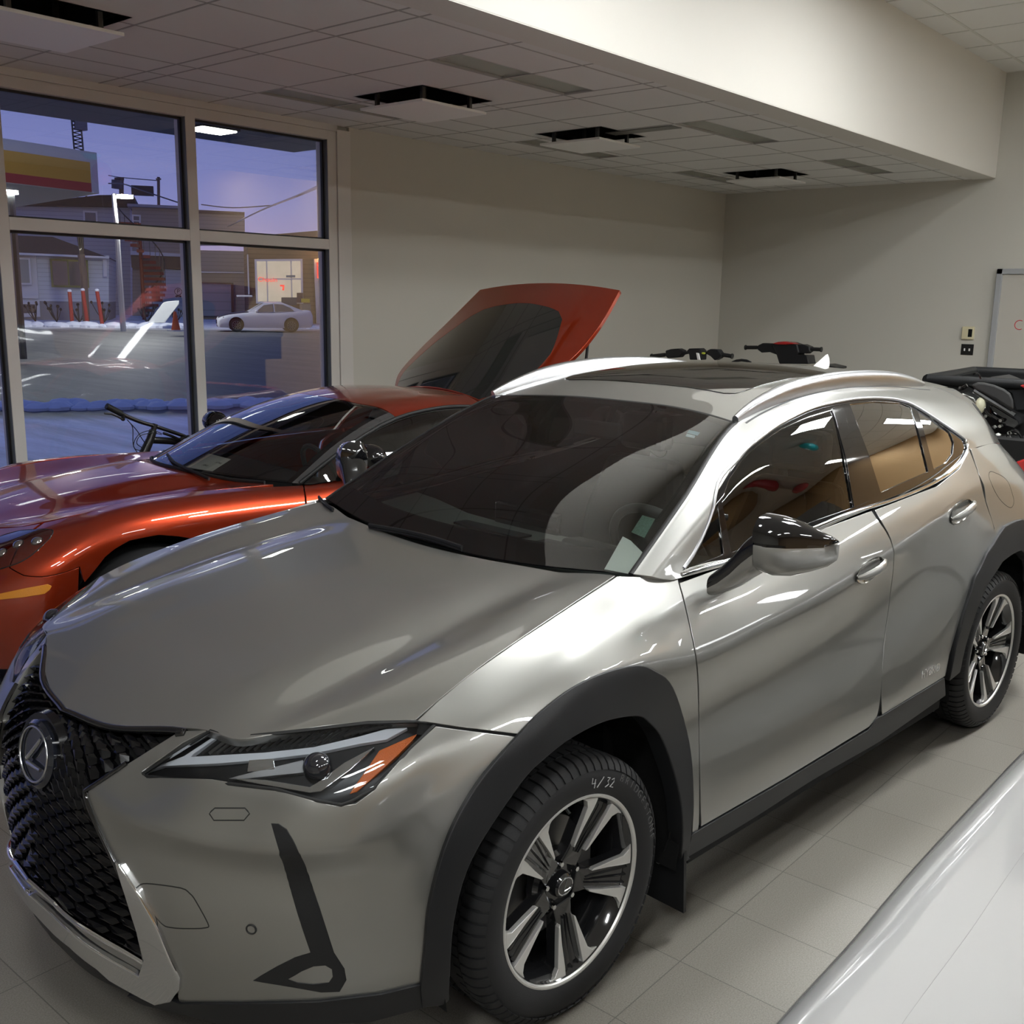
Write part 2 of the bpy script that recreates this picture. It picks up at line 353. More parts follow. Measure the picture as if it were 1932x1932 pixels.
# ---------------- door on the end wall
dn = empty('door_1', (XR, -.55, 0)); dn['kind'] = 'structure'
q = MB(); q.box((.0, -.445, .01), (.028, .445, 2.09)); q.build('door_leaf', mat('door_paint', (.50, .48, .43), .5), dn, bevel=.002)
q = MB()
for a, c in (((0, -.50, 0), (.05, -.445, 2.145)), ((0, .445, 0), (.05, .50, 2.145)), ((0, -.50, 2.09), (.05, .50, 2.145))): q.box(a, c)
q.build('door_frame', mat('door_frame_grey', (.36, .37, .38), .4), dn, bevel=.004)
q = MB(); q.lathe([(0, .03), (.03, .03), (.03, .045), (.012, .05), (.012, .07), (.028, .075), (.03, .10), (0, .105)], (0, .38, 1.0), 'x', 20); q.build('door_handle', mat('satin_chrome', (.6, .6, .6), .3, 1), dn, smooth=True)
q = MB(); cpts = [(.0295, -.235+.045*math.cos(a), 1.595+.045*math.sin(a)) for a in np.linspace(math.radians(60), math.radians(300), 16)]; q.tube(cpts, .004, 6)
q.build('red_letter', mat('red_marker', (.55, .03, .04), .5), dn)
t = empty('thermostat', (XR, -1.276, 1.50), 0, 'small cream wall thermostat with dark screen above the switch plate', 'thermostat')
q = MB(); q.box((0, -.06, -.065), (.032, .06, .065)); q.build('case', mat('cream_plastic', (.66, .60, .40), .4), t, bevel=.006)
q = MB(); q.box((.032, .005, -.04), (.0335, .045, .04)); q.build('screen', mat('lcd_dark', (.01, .012, .012), .2), t)
t = empty('switch_plate', (XR, -1.272, 1.33), 0, 'black double switch plate on the end wall under the thermostat', 'light switch')
q = MB(); q.box((0, -.062, -.056), (.006, .062, .056)); q.build('plate', mat('black_plate', (.015, .015, .015), .35), t, bevel=.002)
for sy in (-.024, .024):
    q = MB(); q.box((.006, sy-.006, -.014), (.02, sy+.006, .012)); q.build('toggle', M_white, t, bevel=.002)
# ================================================================== SURFACES
def _herm(P, t, T, crease={}):
    """interpolate rows P (n,m,3) at knots t to parameters T; crease: {row: 0..1} sharpens a row"""
    n = len(P); d = np.diff(t); s = (P[1:]-P[:-1])/d[:, None, None]
    tg = np.empty_like(P); tg[0] = s[0]; tg[-1] = s[-1]
    for i in range(1, n-1): tg[i] = (s[i-1]*d[i]+s[i]*d[i-1])/(d[i]+d[i-1])
    tl = tg.copy(); tr = tg.copy()
    for i, c in crease.items():
        if 0 < i < n-1: tl[i] = tg[i]*(1-c)+s[i-1]*c; tr[i] = tg[i]*(1-c)+s[i]*c
    out = []
    for x in T:
        i = min(max(np.searchsorted(t, x, 'right')-1, 0), n-2); h = d[i]; a = (x-t[i])/h
        out.append((2*a**3-3*a*a+1)*P[i]+(a**3-2*a*a+a)*h*tr[i]+(-2*a**3+3*a*a)*P[i+1]+(a**3-a*a)*h*tl[i+1])
    return np.array(out)
class Skin:
    """smooth sheet through a grid of control points; columns run along u, rows along v"""
    def __init__(s, G=None, step=.012, blur=1, flip=False, fine=None, cu={}, cv={}):
        if fine is None:
            G = np.array(G, float)
            lu = np.linalg.norm(np.diff(G, axis=0), axis=2).mean(1); lv = np.linalg.norm(np.diff(G, axis=1), axis=2).mean(0)
            tu = np.concatenate([[0], np.cumsum(lu)]); tv = np.concatenate([[0], np.cumsum(lv)])
            def kn(t):
                o = []; ix = [0]
                for a, b in zip(t[:-1], t[1:]):
                    k = max(1, int(round((b-a)/step))); o += list(np.linspace(a, b, k, endpoint=False)); ix.append(len(o))
                return np.array(o+[t[-1]]), ix
            Tu, s.iu = kn(tu); Tv, s.iv = kn(tv)
            F = _herm(G, tu, Tu, cu); F = _herm(F.transpose(1, 0, 2), tv, Tv, cv).transpose(1, 0, 2)
            for _ in range(blur):
                H = F.copy(); H[1:-1] = .25*F[:-2]+.5*F[1:-1]+.25*F[2:]; F = H; H = F.copy(); H[:, 1:-1] = .25*F[:, :-2]+.5*F[:, 1:-1]+.25*F[:, 2:]; F = H
            s.F = F
        else: s.F = fine
        s.step = step; s.flip = flip
        du = np.gradient(s.F, axis=0); dv = np.gradient(s.F, axis=1); n = np.cross(du, dv); n /= np.linalg.norm(n, axis=2)[..., None]+1e-12
        s.N = -n if flip else n; s.nu, s.nv = s.F.shape[:2]
        s.su = np.linalg.norm(du, axis=2).mean(); s.sv = np.linalg.norm(dv, axis=2).mean()
    def offset(s, d):
        k = Skin(fine=s.F+s.N*d, step=s.step, flip=s.flip); k.N = s.N; k.iu = getattr(s, 'iu', None); k.iv = getattr(s, 'iv', None); return k
    def ev(s, u, v, A=None):
        A = s.F if A is None else A
        u = np.asarray(u, float); v = np.asarray(v, float); i = np.clip(np.floor(u).astype(int), 0, s.nu-2); j = np.clip(np.floor(v).astype(int), 0, s.nv-2)
        a = (u-i)[..., None]; b = (v-j)[..., None]
        return (1-a)*(1-b)*A[i, j]+a*(1-b)*A[i+1, j]+(1-a)*b*A[i, j+1]+a*b*A[i+1, j+1]
    def nrm(s, u, v):
        n = s.ev(np.clip(u, 0, s.nu-1), np.clip(v, 0, s.nv-1), s.N); return n/np.linalg.norm(n, axis=-1)[..., None]
    def hit(s, cam, px, py, box=None):
        Q = s.F.reshape(-1, 3); pr = cam.pr(Q); d = (pr[:, 0]-px)**2+(pr[:, 1]-py)**2
        fac = ((Q-cam.C)*s.N.reshape(-1, 3)).sum(1) > 0; d = d+fac*1e5
        if box is not None: d = d+1e9*(Q[:, 1] < box)
        k = int(np.argmin(d)); u, v = divmod(k, s.nv); u = float(u); v = float(v)
        for _ in range(12):
            p = cam.pr(s.ev(u, v))[0]; r = np.array([px, py])-p
            if abs(r).max() < .02: break
            pu = cam.pr(s.ev(u+.25, v))[0]; pv = cam.pr(s.ev(u, v+.25))[0]; J = np.stack([(pu-p)/.25, (pv-p)/.25], 1)
            try: q = np.linalg.solve(J, r)
            except Exception: break
            q = np.clip(q, -4, 4); u += q[0]; v += q[1]
            u = min(max(u, -3), s.nu+2); v = min(max(v, -3), s.nv+2)
        return u, v
def inpoly(P, poly):
    x, y = P[:, 0], P[:, 1]; c = np.zeros(len(P), bool); n = len(poly)
    for i in range(n):
        x0, y0 = poly[i]; x1, y1 = poly[(i+1) % n]
        if y0 == y1: continue
        m = ((y0 > y) != (y1 > y)) & (x < (x1-x0)*(y-y0)/(y1-y0)+x0); c ^= m
    return c
def area2(p): return sum(p[i][0]*p[(i+1) % len(p)][1]-p[(i+1) % len(p)][0]*p[i][1] for i in range(len(p)))/2
def dens(poly, h):
    o = []
    for i in range(len(poly)):
        a, b = poly[i], poly[(i+1) % len(poly)]; k = max(1, int(np.linalg.norm(b-a)/h))
        for j in range(k): o.append(a+(b-a)*j/k)
    return np.array(o)
def inset(poly, g):
    """shrink a loop by g (metric units)"""
    n = len(poly); s = 1 if area2(poly) > 0 else -1; o = []
    for i in range(n):
        a = poly[i]-poly[i-1]; b = poly[(i+1) % n]-poly[i]
        na = np.array([-a[1], a[0]])/(np.linalg.norm(a)+1e-9); nb = np.array([-b[1], b[0]])/(np.linalg.norm(b)+1e-9)
        m = na+nb; l = np.linalg.norm(m)
        m = na if l < .3 else m/l; k = 1/max(.5, float(m@na)); o.append(poly[i]+s*g*m*k)
    return np.array(o)
def spline_loop(pts):
    """pts: (x,y) straight corners or (x,y,'s') smooth"""
    n = len(pts); o = []
    for i in range(n):
        a, b = pts[i], pts[(i+1) % n]; o.append(np.array(a[:2], float))
        sa, sb = len(a) > 2, len(b) > 2
        if sa or sb:
            p0 = np.array(pts[i-1][:2], float) if sa else 2*np.array(a[:2], float)-np.array(b[:2], float)
            p3 = np.array(pts[(i+2) % n][:2], float) if sb else 2*np.array(b[:2], float)-np.array(a[:2], float)
            p1, p2 = np.array(a[:2], float), np.array(b[:2], float)
            for k in range(1, 5):
                t = k/5; o.append(.5*((2*p1)+(-p0+p2)*t+(2*p0-5*p1+4*p2-p3)*t*t+(-p0+3*p1-3*p2+p3)*t**3))
    return np.array(o)
def S(*pts): return [(p[0], p[1], 's') for p in pts]
class Car:
    def __init__(s, root, cam): s.root = root; s.cam = cam
    def uv(s, skin, pts, box=None): return np.array([skin.hit(s.cam, p[0], p[1], box) for p in pts])
    def panel(s, skin, outline, name, m, parent=None, gap=.0036, depth=.02, step=None, holes=(), mirror=False, label=None, space='px', both=False, box=None, rnd=.0016, thick=True, kind=None):
        sc = np.array([skin.su, skin.sv]); step = step or skin.step*1.4
        def loop(o):
            L = spline_loop(o)
            if space == 'px': L = s.uv(skin, dens([np.array(a, float) for a in L], 16), box)
            return L*sc
        O = loop(outline); Hs = [loop(h) for h in holes]
        O = dens(O, step); O = inset(O, gap) if gap else O
        Hs = [inset(dens(h, step), -gap) if gap else dens(h, step) for h in Hs]
        lo, hi = O.min(0), O.max(0)
        xs = np.arange(lo[0]+step*.5, hi[0], step); ys = np.arange(lo[1]+step*.5, hi[1], step)
        I = np.array([(x+(step/2 if j % 2 else 0), y) for j, y in enumerate(ys) for x in xs]).reshape(-1, 2)
        if len(I): I = I[inpoly(I, O)]
        for h in Hs:
            if len(I): I = I[~inpoly(I, h)]
        B = np.concatenate([O]+Hs)
        if len(I):
            d = np.min(np.linalg.norm(I[:, None]-B[None], axis=2), axis=1) if len(I)*len(B) < 2e7 else np.array([np.linalg.norm(B-i, axis=1).min() for i in I])
            I = I[d > step*.45]
        V = np.concatenate([B, I]) if len(I) else B; ed = []; o = 0; loops = []
        for L in [O]+Hs:
            ed += [(o+i, o+(i+1) % len(L)) for i in range(len(L))]; loops.append((o, len(L))); o += len(L)
        r = geometry.delaunay_2d_cdt([Vector(p) for p in V], ed, [], 0, 1e-6)
        V2 = np.array([tuple(p) for p in r[0]]); T = [tuple(f) for f in r[2]]
        cen = np.array([V2[list(f)].mean(0) for f in T]); ok = inpoly(cen, O)
        for h in Hs: ok &= ~inpoly(cen, h)
        T = [f for f, k in zip(T, ok) if k]
        P = skin.ev(V2[:, 0]/sc[0], V2[:, 1]/sc[1]); N = skin.nrm(V2[:, 0]/sc[0], V2[:, 1]/sc[1])
        # orientation
        fs = []
        for f in T:
            a, b, c = P[f[0]], P[f[1]], P[f[2]]
            fs.append(f if np.cross(b-a, c-a)@N[f[0]] > 0 else f[::-1])
        vs = [tuple(p) for p in P]; ns = [tuple(n) for n in N]
        if thick:
            imap = {}
            for k, lst in enumerate(r[3]):
                for q in lst: imap[q] = k
            for o, ln in loops:
                idx = [imap.get(o+i) for i in range(ln)]
                if any(q is None for q in idx): continue
                idx = [q for i, q in enumerate(idx) if q != idx[i-1]]; n = len(idx); base = len(vs)
                p0 = P[idx]; nn = N[idx]; tg = np.roll(p0, -1, 0)-np.roll(p0, 1, 0); lat = np.cross(tg, nn); lat /= np.linalg.norm(lat, axis=1)[:, None]+1e-9
                a2 = area2(O if o == 0 else V[o:o+ln]); 
                # make lat point away from the panel
                mid = P[idx]+lat*.002; q2 = V2[idx]; e2 = np.roll(q2, -1, 0)-np.roll(q2, 1, 0); out2 = np.stack([e2[:, 1], -e2[:, 0]], 1)*(1 if a2 > 0 else -1)*(1 if o == 0 else -1)
                du = skin.ev(q2[:, 0]/sc[0]+.5, q2[:, 1]/sc[1])-skin.ev(q2[:, 0]/sc[0]-.5, q2[:, 1]/sc[1]); dv = skin.ev(q2[:, 0]/sc[0], q2[:, 1]/sc[1]+.5)-skin.ev(q2[:, 0]/sc[0], q2[:, 1]/sc[1]-.5)
                od = du*out2[:, :1]+dv*out2[:, 1:]; sg = np.sign((od*lat).sum(1)); lat *= sg[:, None]
                r0 = p0; r1 = p0+lat*rnd*.7-nn*rnd*.3; r2 = p0+lat*rnd-nn*rnd; r3 = p0+lat*rnd-nn*depth
                for R, W in ((r0, nn), (r1, nn*.7+lat*.7), (r2, lat), (r3, lat)):
                    W = W/np.linalg.norm(W, axis=1)[:, None]; vs += [tuple(p) for p in R]; ns += [tuple(p) for p in W]
                for k in range(3):
                    for i in range(n):
                        j = (i+1) % n; a, b, c, d = base+k*n+i, base+k*n+j, base+(k+1)*n+j, base+(k+1)*n+i
                        A, Bv, Cc = np.array(vs[a]), np.array(vs[b]), np.array(vs[c])
                        fs.append((a, b, c, d) if np.cross(Bv-A, Cc-A)@(lat[i]+nn[i]*.3) > 0 else (d, c, b, a))
        res = []
        def emit(vv, ff, nn2):
            q = MB(); q.add(vv, ff); ob = q.build(name, m, parent or s.root, normals=nn2)
            if label: ob['label'] = label
            if kind: ob['kind'] = kind
            return ob
        res.append(emit(vs, fs, ns))
        if mirror:
            mv = [(p[0], -p[1], p[2]) for p in vs]; mn = [(p[0], -p[1], p[2]) for p in ns]
            res.append(emit(mv, [f[::-1] for f in fs], mn))
        return res
    def ribbon(s, skin, pts, wid, h, name, m, parent=None, mirror=False, space='px', closed=False, lift=0.0, label=None, smoothn=5, dx=0.0, box=None, nprof=7):
        """raised strip following a line on a skin; wid may vary per point"""
        L = s.uv(skin, [p[:2] for p in pts], box) if space == 'px' else np.array([p[:2] for p in pts], float)
        W = [p[2] if len(p) > 2 else wid for p in pts]
        L3 = [np.array([a[0], a[1], w_]) for a, w_ in zip(L, W)]; L3 = np.array(cr(L3, smoothn, closed))
        P = skin.ev(L3[:, 0], L3[:, 1]); N = skin.nrm(L3[:, 0], L3[:, 1])
        tg = np.gradient(P, axis=0) if not closed else np.roll(P, -1, 0)-np.roll(P, 1, 0)
        lat = np.cross(tg, N); lat /= np.linalg.norm(lat, axis=1)[:, None]+1e-9
        rings = []
        for i in range(len(P)):
            ring = []
            for k in range(nprof):
                a = math.pi*k/(nprof-1); ring.append(P[i]+lat[i]*(math.cos(a)*L3[i, 2]/2)+N[i]*(lift+h*(L3[i, 2]/wid)*math.sin(a)**.6))
            ring += [P[i]-lat[i]*L3[i, 2]/2-N[i]*.004, P[i]+lat[i]*L3[i, 2]/2-N[i]*.004]
            rings.append(ring)
        if closed: rings.append(rings[0])
        o = []
        for sgn in ((1, -1) if mirror else (1,)):
            q = MB(); q.loft([[(p[0], p[1]*sgn, p[2]) for p in r] for r in rings], True, not closed); ob = q.build(name, m, parent or s.root, smooth=True, sharp=50)
            if label: ob['label'] = label
            o.append(ob)
        return o
def both(parent_fn): return [parent_fn(1), parent_fn(-1)]
def block(skin, c0, c1, r0, r1, pad=0.0):
    u0, u1, v0, v1 = skin.iu[c0], skin.iu[c1], skin.iv[r0], skin.iv[r1]; return [(u0, v0), (u1, v0), (u1, v1), (u0, v1)]
# ================================================================== GREY HYBRID SUV
LX = empty('hybrid_suv', (0, 0, 0), TH, 'grey metallic compact SUV with black wheel-arch cladding in the foreground', 'car')
LC = Car(LX, RC.inframe((0, 0, 0), TH))
M_sil = mat('silver_grey_paint', (0.315, 0.311, 0.294), 0.38, metal=.80, coat=1.0, coat_rough=.006, coat_ior=1.75)
M_clad = mat('black_textured_plastic', (0.012, 0.0125, 0.014), 0.45, bump=.25, bscale=900)
M_gloss = mat('gloss_black', (0.006, 0.006, 0.007), 0.07, coat=1)
M_chrome = mat('chrome', (0.80, 0.81, 0.83), 0.06, 1.0)
M_satin = mat('satin_aluminium', (0.56, 0.57, 0.59), 0.30, 1.0)
M_deep = mat('unlit_black', (0.003, 0.003, 0.003), 0.9)
M_rub = mat('rubber_black', (0.012, 0.012, 0.012), 0.55)
M_ws = glassmat('windscreen_glass', (.76, .82, .79), .055)
M_sg = glassmat('door_glass', (.66, .70, .68), .08)
M_pg = glassmat('privacy_glass', (.07, .075, .07), .16)
# ---- side sheet: rows from sill to waist, columns from the nose round to the tail
def col(*p): return list(p)
side = [
 col((.925, 0, .20), (.955, 0, .30), (.955, 0, .45), (.94, 0, .62), (.925, 0, .70), (.89, 0, .75), (.845, 0, .775)),
 col((.905, .20, .20), (.93, .20, .30), (.935, .20, .45), (.93, .20, .62), (.915, .20, .70), (.87, .20, .765), (.815, .20, .785)),
 col((.84, .38, .21), (.865, .38, .31), (.885, .38, .46), (.882, .38, .59), (.890, .38, .665), (.80, .38, .77), (.74, .38, .815)),
 col((.80, .49, .22), (.825, .50, .31), (.838, .50, .46), (.828, .50, .59), (.846, .50, .655), (.775, .505, .765), (.70, .50, .822)),
 col((.73, .61, .22), (.75, .62, .32), (.762, .62, .46), (.748, .62, .58), (.776, .62, .645), (.708, .63, .76), (.60, .62, .837)),
 col((.64, .72, .22), (.66, .73, .32), (.675, .73, .46), (.660, .73, .58), (.698, .735, .652), (.632, .745, .765), (.50, .72, .85)),
 col((.54, .80, .23), (.56, .82, .32), (.565, .825, .46), (.556, .825, .60), (.575, .832, .67), (.50, .828, .795), (.415, .78, .866)),
 col((.45, .86, .24), (.46, .885, .33), (.47, .892, .47), (.45, .89, .64), (.42, .875, .74), (.375, .845, .83), (.33, .773, .892)),
 col((.20, .87, .24), (.20, .90, .33), (.20, .905, .47), (.20, .91, .66), (.20, .905, .80), (.20, .85, .875), (.20, .758, .931)),
 col((.0, .87, .24), (.0, .90, .33), (.0, .905, .47), (.0, .91, .72), (.0, .898, .875), (.0, .83, .935), (.0, .737, .972)),
 col((-.2, .87, .24), (-.2, .90, .33), (-.2, .90, .47), (-.2, .890, .70), (-.2, .895, .87), (-.2, .82, .955), (-.2, .71, 1.005)),
 col((-.45, .87, .25), (-.45, .892, .33), (-.45, .886, .47), (-.45, .862, .66), (-.45, .889, .827), (-.45, .828, .935), (-.45, .745, 1.012)),
 col((-.82, .868, .24), (-.82, .892, .33), (-.82, .884, .47), (-.82, .852, .66), (-.82, .890, .845), (-.82, .842, .94), (-.82, .785, 1.010)),
 col((-1.2, .866, .24), (-1.2, .89, .33), (-1.2, .883, .47), (-1.2, .850, .67), (-1.2, .888, .875), (-1.2, .848, .97), (-1.2, .80, 1.04)),
 col((-1.6, .868, .24), (-1.6, .89, .33), (-1.6, .884, .48), (-1.6, .853, .70), (-1.6, .880, .93), (-1.6, .850, 1.01), (-1.6, .812, 1.074)),
 col((-2.0, .872, .25), (-2.0, .895, .335), (-2.0, .898, .49), (-2.0, .874, .76), (-2.0, .873, 1.0), (-2.0, .843, 1.068), (-2.0, .81, 1.122)),
 col((-2.35, .88, .25), (-2.35, .90, .34), (-2.35, .91, .50), (-2.35, .905, .78), (-2.35, .868, 1.06), (-2.35, .832, 1.13), (-2.35, .80, 1.19)),
 col((-2.65, .88, .26), (-2.65, .90, .34), (-2.65, .91, .50), (-2.65, .91, .82), (-2.65, .872, 1.04), (-2.65, .825, 1.13), (-2.65, .775, 1.20)),
 col((-2.95, .87, .27), (-2.95, .89, .35), (-2.95, .90, .50), (-2.95, .90, .80), (-2.95, .855, 1.0), (-2.95, .79, 1.09), (-2.93, .72, 1.165)),
 col((-3.2, .82, .28), (-3.22, .84, .36), (-3.22, .85, .50), (-3.22, .85, .78), (-3.2, .80, .96), (-3.15, .72, 1.05), (-3.08, .64, 1.12)),
 col((-3.4, .66, .28), (-3.44, .68, .36), (-3.46, .69, .50), (-3.45, .69, .78), (-3.40, .65, .95), (-3.30, .58, 1.03), (-3.18, .52, 1.11)),
 col((-3.5, .34, .28), (-3.54, .35, .36), (-3.56, .36, .50), (-3.54, .35, .78), (-3.48, .33, .95), (-3.38, .30, 1.02), (-3.24, .28, 1.12)),
 col((-3.52, 0, .28), (-3.56, 0, .36), (-3.58, 0, .50), (-3.56, 0, .78), (-3.50, 0, .95), (-3.40, 0, 1.02), (-3.26, 0, 1.12)),
]
SCR = {4: .9}
SIDE = Skin(side, blur=2, cv=SCR)
if (SIDE.N[SIDE.iu[13], SIDE.nv//2])[1] < 0: SIDE = Skin(side, blur=2, flip=True, cv=SCR)
def mirrored(half):
    """half rows run from the near edge to the centre line; the other half is added"""
    return [h+[(p[0], -p[1], p[2]) for p in h[:-1][::-1]] for h in half]
hood = [  # columns front to rear; rows near edge -> centre
 [(0.415, 0.78, 0.866), (0.55, 0.64, 0.8481), (0.695, 0.53, 0.8239), (0.722, 0.43, 0.823), (0.808, 0.22, 0.79), (0.845, 0, 0.775)],
 [(0.35, 0.775, 0.89), (0.48, 0.64, 0.8719), (0.6, 0.54, 0.8451), (0.62, 0.42, 0.857), (0.7, 0.22, 0.838), (0.73, 0, 0.828)],
 [(0.21, 0.76, 0.929), (0.34, 0.64, 0.91), (0.42, 0.54, 0.882), (0.45, 0.42, 0.898), (0.48, 0.22, 0.895), (0.5, 0, 0.892)],
 [(0.02, 0.74, 0.969), (0.1, 0.64, 0.959), (0.14, 0.54, 0.934), (0.16, 0.42, 0.947), (0.18, 0.22, 0.952), (0.2, 0, 0.953)],
 [(-0.19, 0.71, 1.003), (-0.14, 0.62, 0.9966), (-0.12, 0.52, 0.9744), (-0.1, 0.4, 0.982), (-0.1, 0.2, 0.983), (-0.1, 0, 0.983)],
 [(-0.36, 0.68, 1.026), (-0.36, 0.6, 1.0158), (-0.34, 0.5, 1.0022), (-0.32, 0.38, 1), (-0.295, 0.2, 0.996), (-0.285, 0, 0.994)],
]
HCR = {2: .6, 8: .6}
HOOD = Skin(mirrored(hood), blur=2, cv=HCR)
if HOOD.N[HOOD.nu//2, HOOD.nv//2][2] < 0: HOOD = Skin(mirrored(hood), blur=2, flip=True, cv=HCR)
green = [
 [(-.50, .765, 1.005), (-.46, .757, 1.015), (-.43, .745, 1.025), (-.395, .71, 1.03), (-.33, .38, 1.005), (-.305, 0, .997)],
 [(-.80, .785, 1.01), (-.78, .745, 1.09), (-.745, .712, 1.17), (-.70, .655, 1.195), (-.655, .35, 1.19), (-.63, 0, 1.185)],
 [(-1.06, .797, 1.02), (-1.06, .745, 1.16), (-1.06, .66, 1.325), (-1.075, .565, 1.375), (-1.16, .30, 1.393), (-1.19, 0, 1.396)],
 [(-1.33, .804, 1.055), (-1.33, .748, 1.22), (-1.33, .64, 1.385), (-1.33, .55, 1.43), (-1.36, .30, 1.455), (-1.37, 0, 1.462)],
 [(-1.65, .81, 1.08), (-1.65, .755, 1.24), (-1.65, .63, 1.415), (-1.65, .55, 1.462), (-1.66, .30, 1.49), (-1.66, 0, 1.50)],
 [(-2.02, .807, 1.125), (-2.03, .755, 1.26), (-2.05, .635, 1.408), (-2.05, .55, 1.46), (-2.05, .30, 1.494), (-2.05, 0, 1.505)],
 [(-2.40, .79, 1.195), (-2.43, .745, 1.275), (-2.47, .65, 1.365), (-2.48, .535, 1.43), (-2.48, .30, 1.47), (-2.48, 0, 1.483)],
 [(-2.72, .765, 1.195), (-2.77, .70, 1.275), (-2.81, .60, 1.35), (-2.83, .49, 1.40), (-2.83, .28, 1.438), (-2.83, 0, 1.45)],
 [(-2.98, .70, 1.165), (-3.02, .62, 1.25), (-3.07, .53, 1.33), (-3.10, .43, 1.378), (-3.11, .25, 1.408), (-3.12, 0, 1.42)],
]
GCR = {2: .7, 3: .85, 7: .85, 8: .7}
GRN = Skin(mirrored(green), blur=1, cv=GCR)
if GRN.N[GRN.nu//2, GRN.nv//2][2] < 0: GRN = Skin(mirrored(green), blur=1, flip=True, cv=GCR)
NR = len(green[0])*2-1
# ---- body panels on the side sheet
SPLIT = [(980, 1387), (860, 1372), (818, 1366)]
FUP = [(785, 1361), (850, 1301), (900, 1262), (1000, 1193), (1100, 1127), (1150, 1095), (1163, 1086)]
DCUT = [(1281, 1090), (1282, 1102), (1295, 1151), (1313, 1238), (1318, 1306), (1320, 1432), (1319, 1560)]
BCUT = [(1647, 964), (1685, 1033), (1679, 1128), (1668, 1212), (1663, 1302), (1655, 1352)]
RCUT = [(1831, 846), (1847, 896), (1860, 946), (1876, 997), (1869, 1033)]
ARO = [(1300, 1606), (1308, 1500), (1300, 1400), (1270, 1300), (1235, 1268), (1200, 1258), (1140, 1272), (1080, 1300), (1030, 1338), (985, 1384), (905, 1480), (850, 1580), (815, 1700), (804, 1800), (798, 1862)]
ARI = [(1283, 1660), (1290, 1560), (1280, 1480), (1252, 1395), (1225, 1360), (1200, 1349), (1140, 1360), (1080, 1390), (1030, 1428), (980, 1480), (890, 1620), (855, 1740), (846, 1860), (842, 1892)]
fender = [FUP[0]]+S(*FUP[1:-1])+[FUP[-1], (1281, 1090)]+S(*DCUT[1:])+[(1306, 1572)]+S(*ARO[1:10])+SPLIT[:1]+[(900, 1377), (860, 1372), (822, 1366)]
LC.panel(SIDE, fender, 'front_fender', M_sil, mirror=True)
fdoor = [(1284, 1098), (1378, 1064), (1470, 1028), (1552, 997), (1645, 963)]+S(*BCUT[1:])+[(1640, 1372), (1480, 1470), (1322, 1561)]+S(*DCUT[1:-1][::-1])
doors = LC.panel(SIDE, fdoor, 'front_door', M_sil, mirror=True)
RARO = [(1784, 1290), (1792, 1235), (1808, 1180), (1828, 1115), (1850, 1066), (1880, 1022), (1905, 1000), (1935, 984)]
rdoor = [(1650, 962), (1768, 917), (1810, 884), (1829, 848)]+S(*RCUT[1:])+[(1850, 1066), (1828, 1115), (1808, 1180), (1792, 1235), (1784, 1276), (1664, 1350)]+S(*BCUT[1:-1][::-1])
rdoors = LC.panel(SIDE, rdoor, 'rear_door', M_sil, mirror=True)
# quarter and tail as a block of the sheet behind the rear door cut (cut by the wheel arch)
def uvp(skin, pts): return [tuple(a) for a in LC.uv(skin, pts)]
rc_uv = uvp(SIDE, RCUT+[(1885, 1013)])
def side_uv(x, z, skin=None):
    """sheet coordinate of the side point at (x,z)"""
    sk = skin or SIDE; Q = sk.F; d = (Q[..., 0]-x)**2+(Q[..., 2]-z)**2+1e3*(Q[..., 1] < .3); k = int(np.argmin(d)); return divmod(k, sk.nv)
arc = [side_uv(-2.64+.425*math.cos(a), .36+.50*math.sin(a)) for a in np.linspace(math.radians(100), math.radians(180), 8)]
quarter = rc_uv[:5]+[rc_uv[5]]+arc+[side_uv(-3.10, .30), side_uv(-3.28, .30)]+[(SIDE.nu-1, 4), (SIDE.nu-1, SIDE.nv-1)]+[(rc_uv[0][0]+6, SIDE.nv-1)]
LC.panel(SIDE, quarter, 'quarter_panel', M_sil, mirror=True, space='uv')
bumper = [(978, 1389), (900, 1379), (860, 1374), (823, 1368), (762, 1425), (702, 1492), (672, 1514), (640, 1518), (600, 1510), (520, 1488), (400, 1468), (278, 1464), (272, 1455), (345, 1402), (396, 1376), (338, 1379), (240, 1440), (168, 1487), (163, 1500), (180, 1548), (228, 1650), (270, 1700), (310, 1775), (338, 1846), (334, 1880), (340, 1900), (450, 1898), (600, 1893), (720, 1880), (800, 1862), (804, 1800), (815, 1700), (850, 1580), (905, 1480)]
bump_o = LC.panel(SIDE, bumper, 'front_bumper', M_sil, mirror=False, gap=.0036)[0]
bo2 = bump_o.data.copy()
LC_mirror_note = None
def mirror_obj(o, parent=None, name=None):
    me = o.data.copy(); n = len(me.vertices); co = np.empty(n*3); me.vertices.foreach_get('co', co); co = co.reshape(-1, 3); co[:, 1] *= -1
    faces = [tuple(p.vertices)[::-1] for p in me.polygons]
    nn = np.array([tuple(l.vector) for l in o.data.vertex_normals]); nn[:, 1] *= -1
    q = MB(); q.add([tuple(p) for p in co], faces); smooth = any(p.use_smooth for p in o.data.polygons)
    if smooth and o.data.has_custom_normals:
        # average corner normals per vertex
        cn = np.zeros((n, 3)); 
        vi = np.array([l.vertex_index for l in o.data.loops]); cv = np.array([tuple(c.vector) for c in o.data.corner_normals]); np.add.at(cn, vi, cv)
        cn /= np.linalg.norm(cn, axis=1)[:, None]+1e-9; cn[:, 1] *= -1
        r = q.build(name or o.name.split('.')[0], list(o.data.materials), parent or o.parent, normals=[tuple(c) for c in cn])
    else: r = q.build(name or o.name.split('.')[0], list(o.data.materials), parent or o.parent, smooth=smooth)
    if 'label' in o: r['label'] = o['label']
    return r
mirror_obj(bump_o)
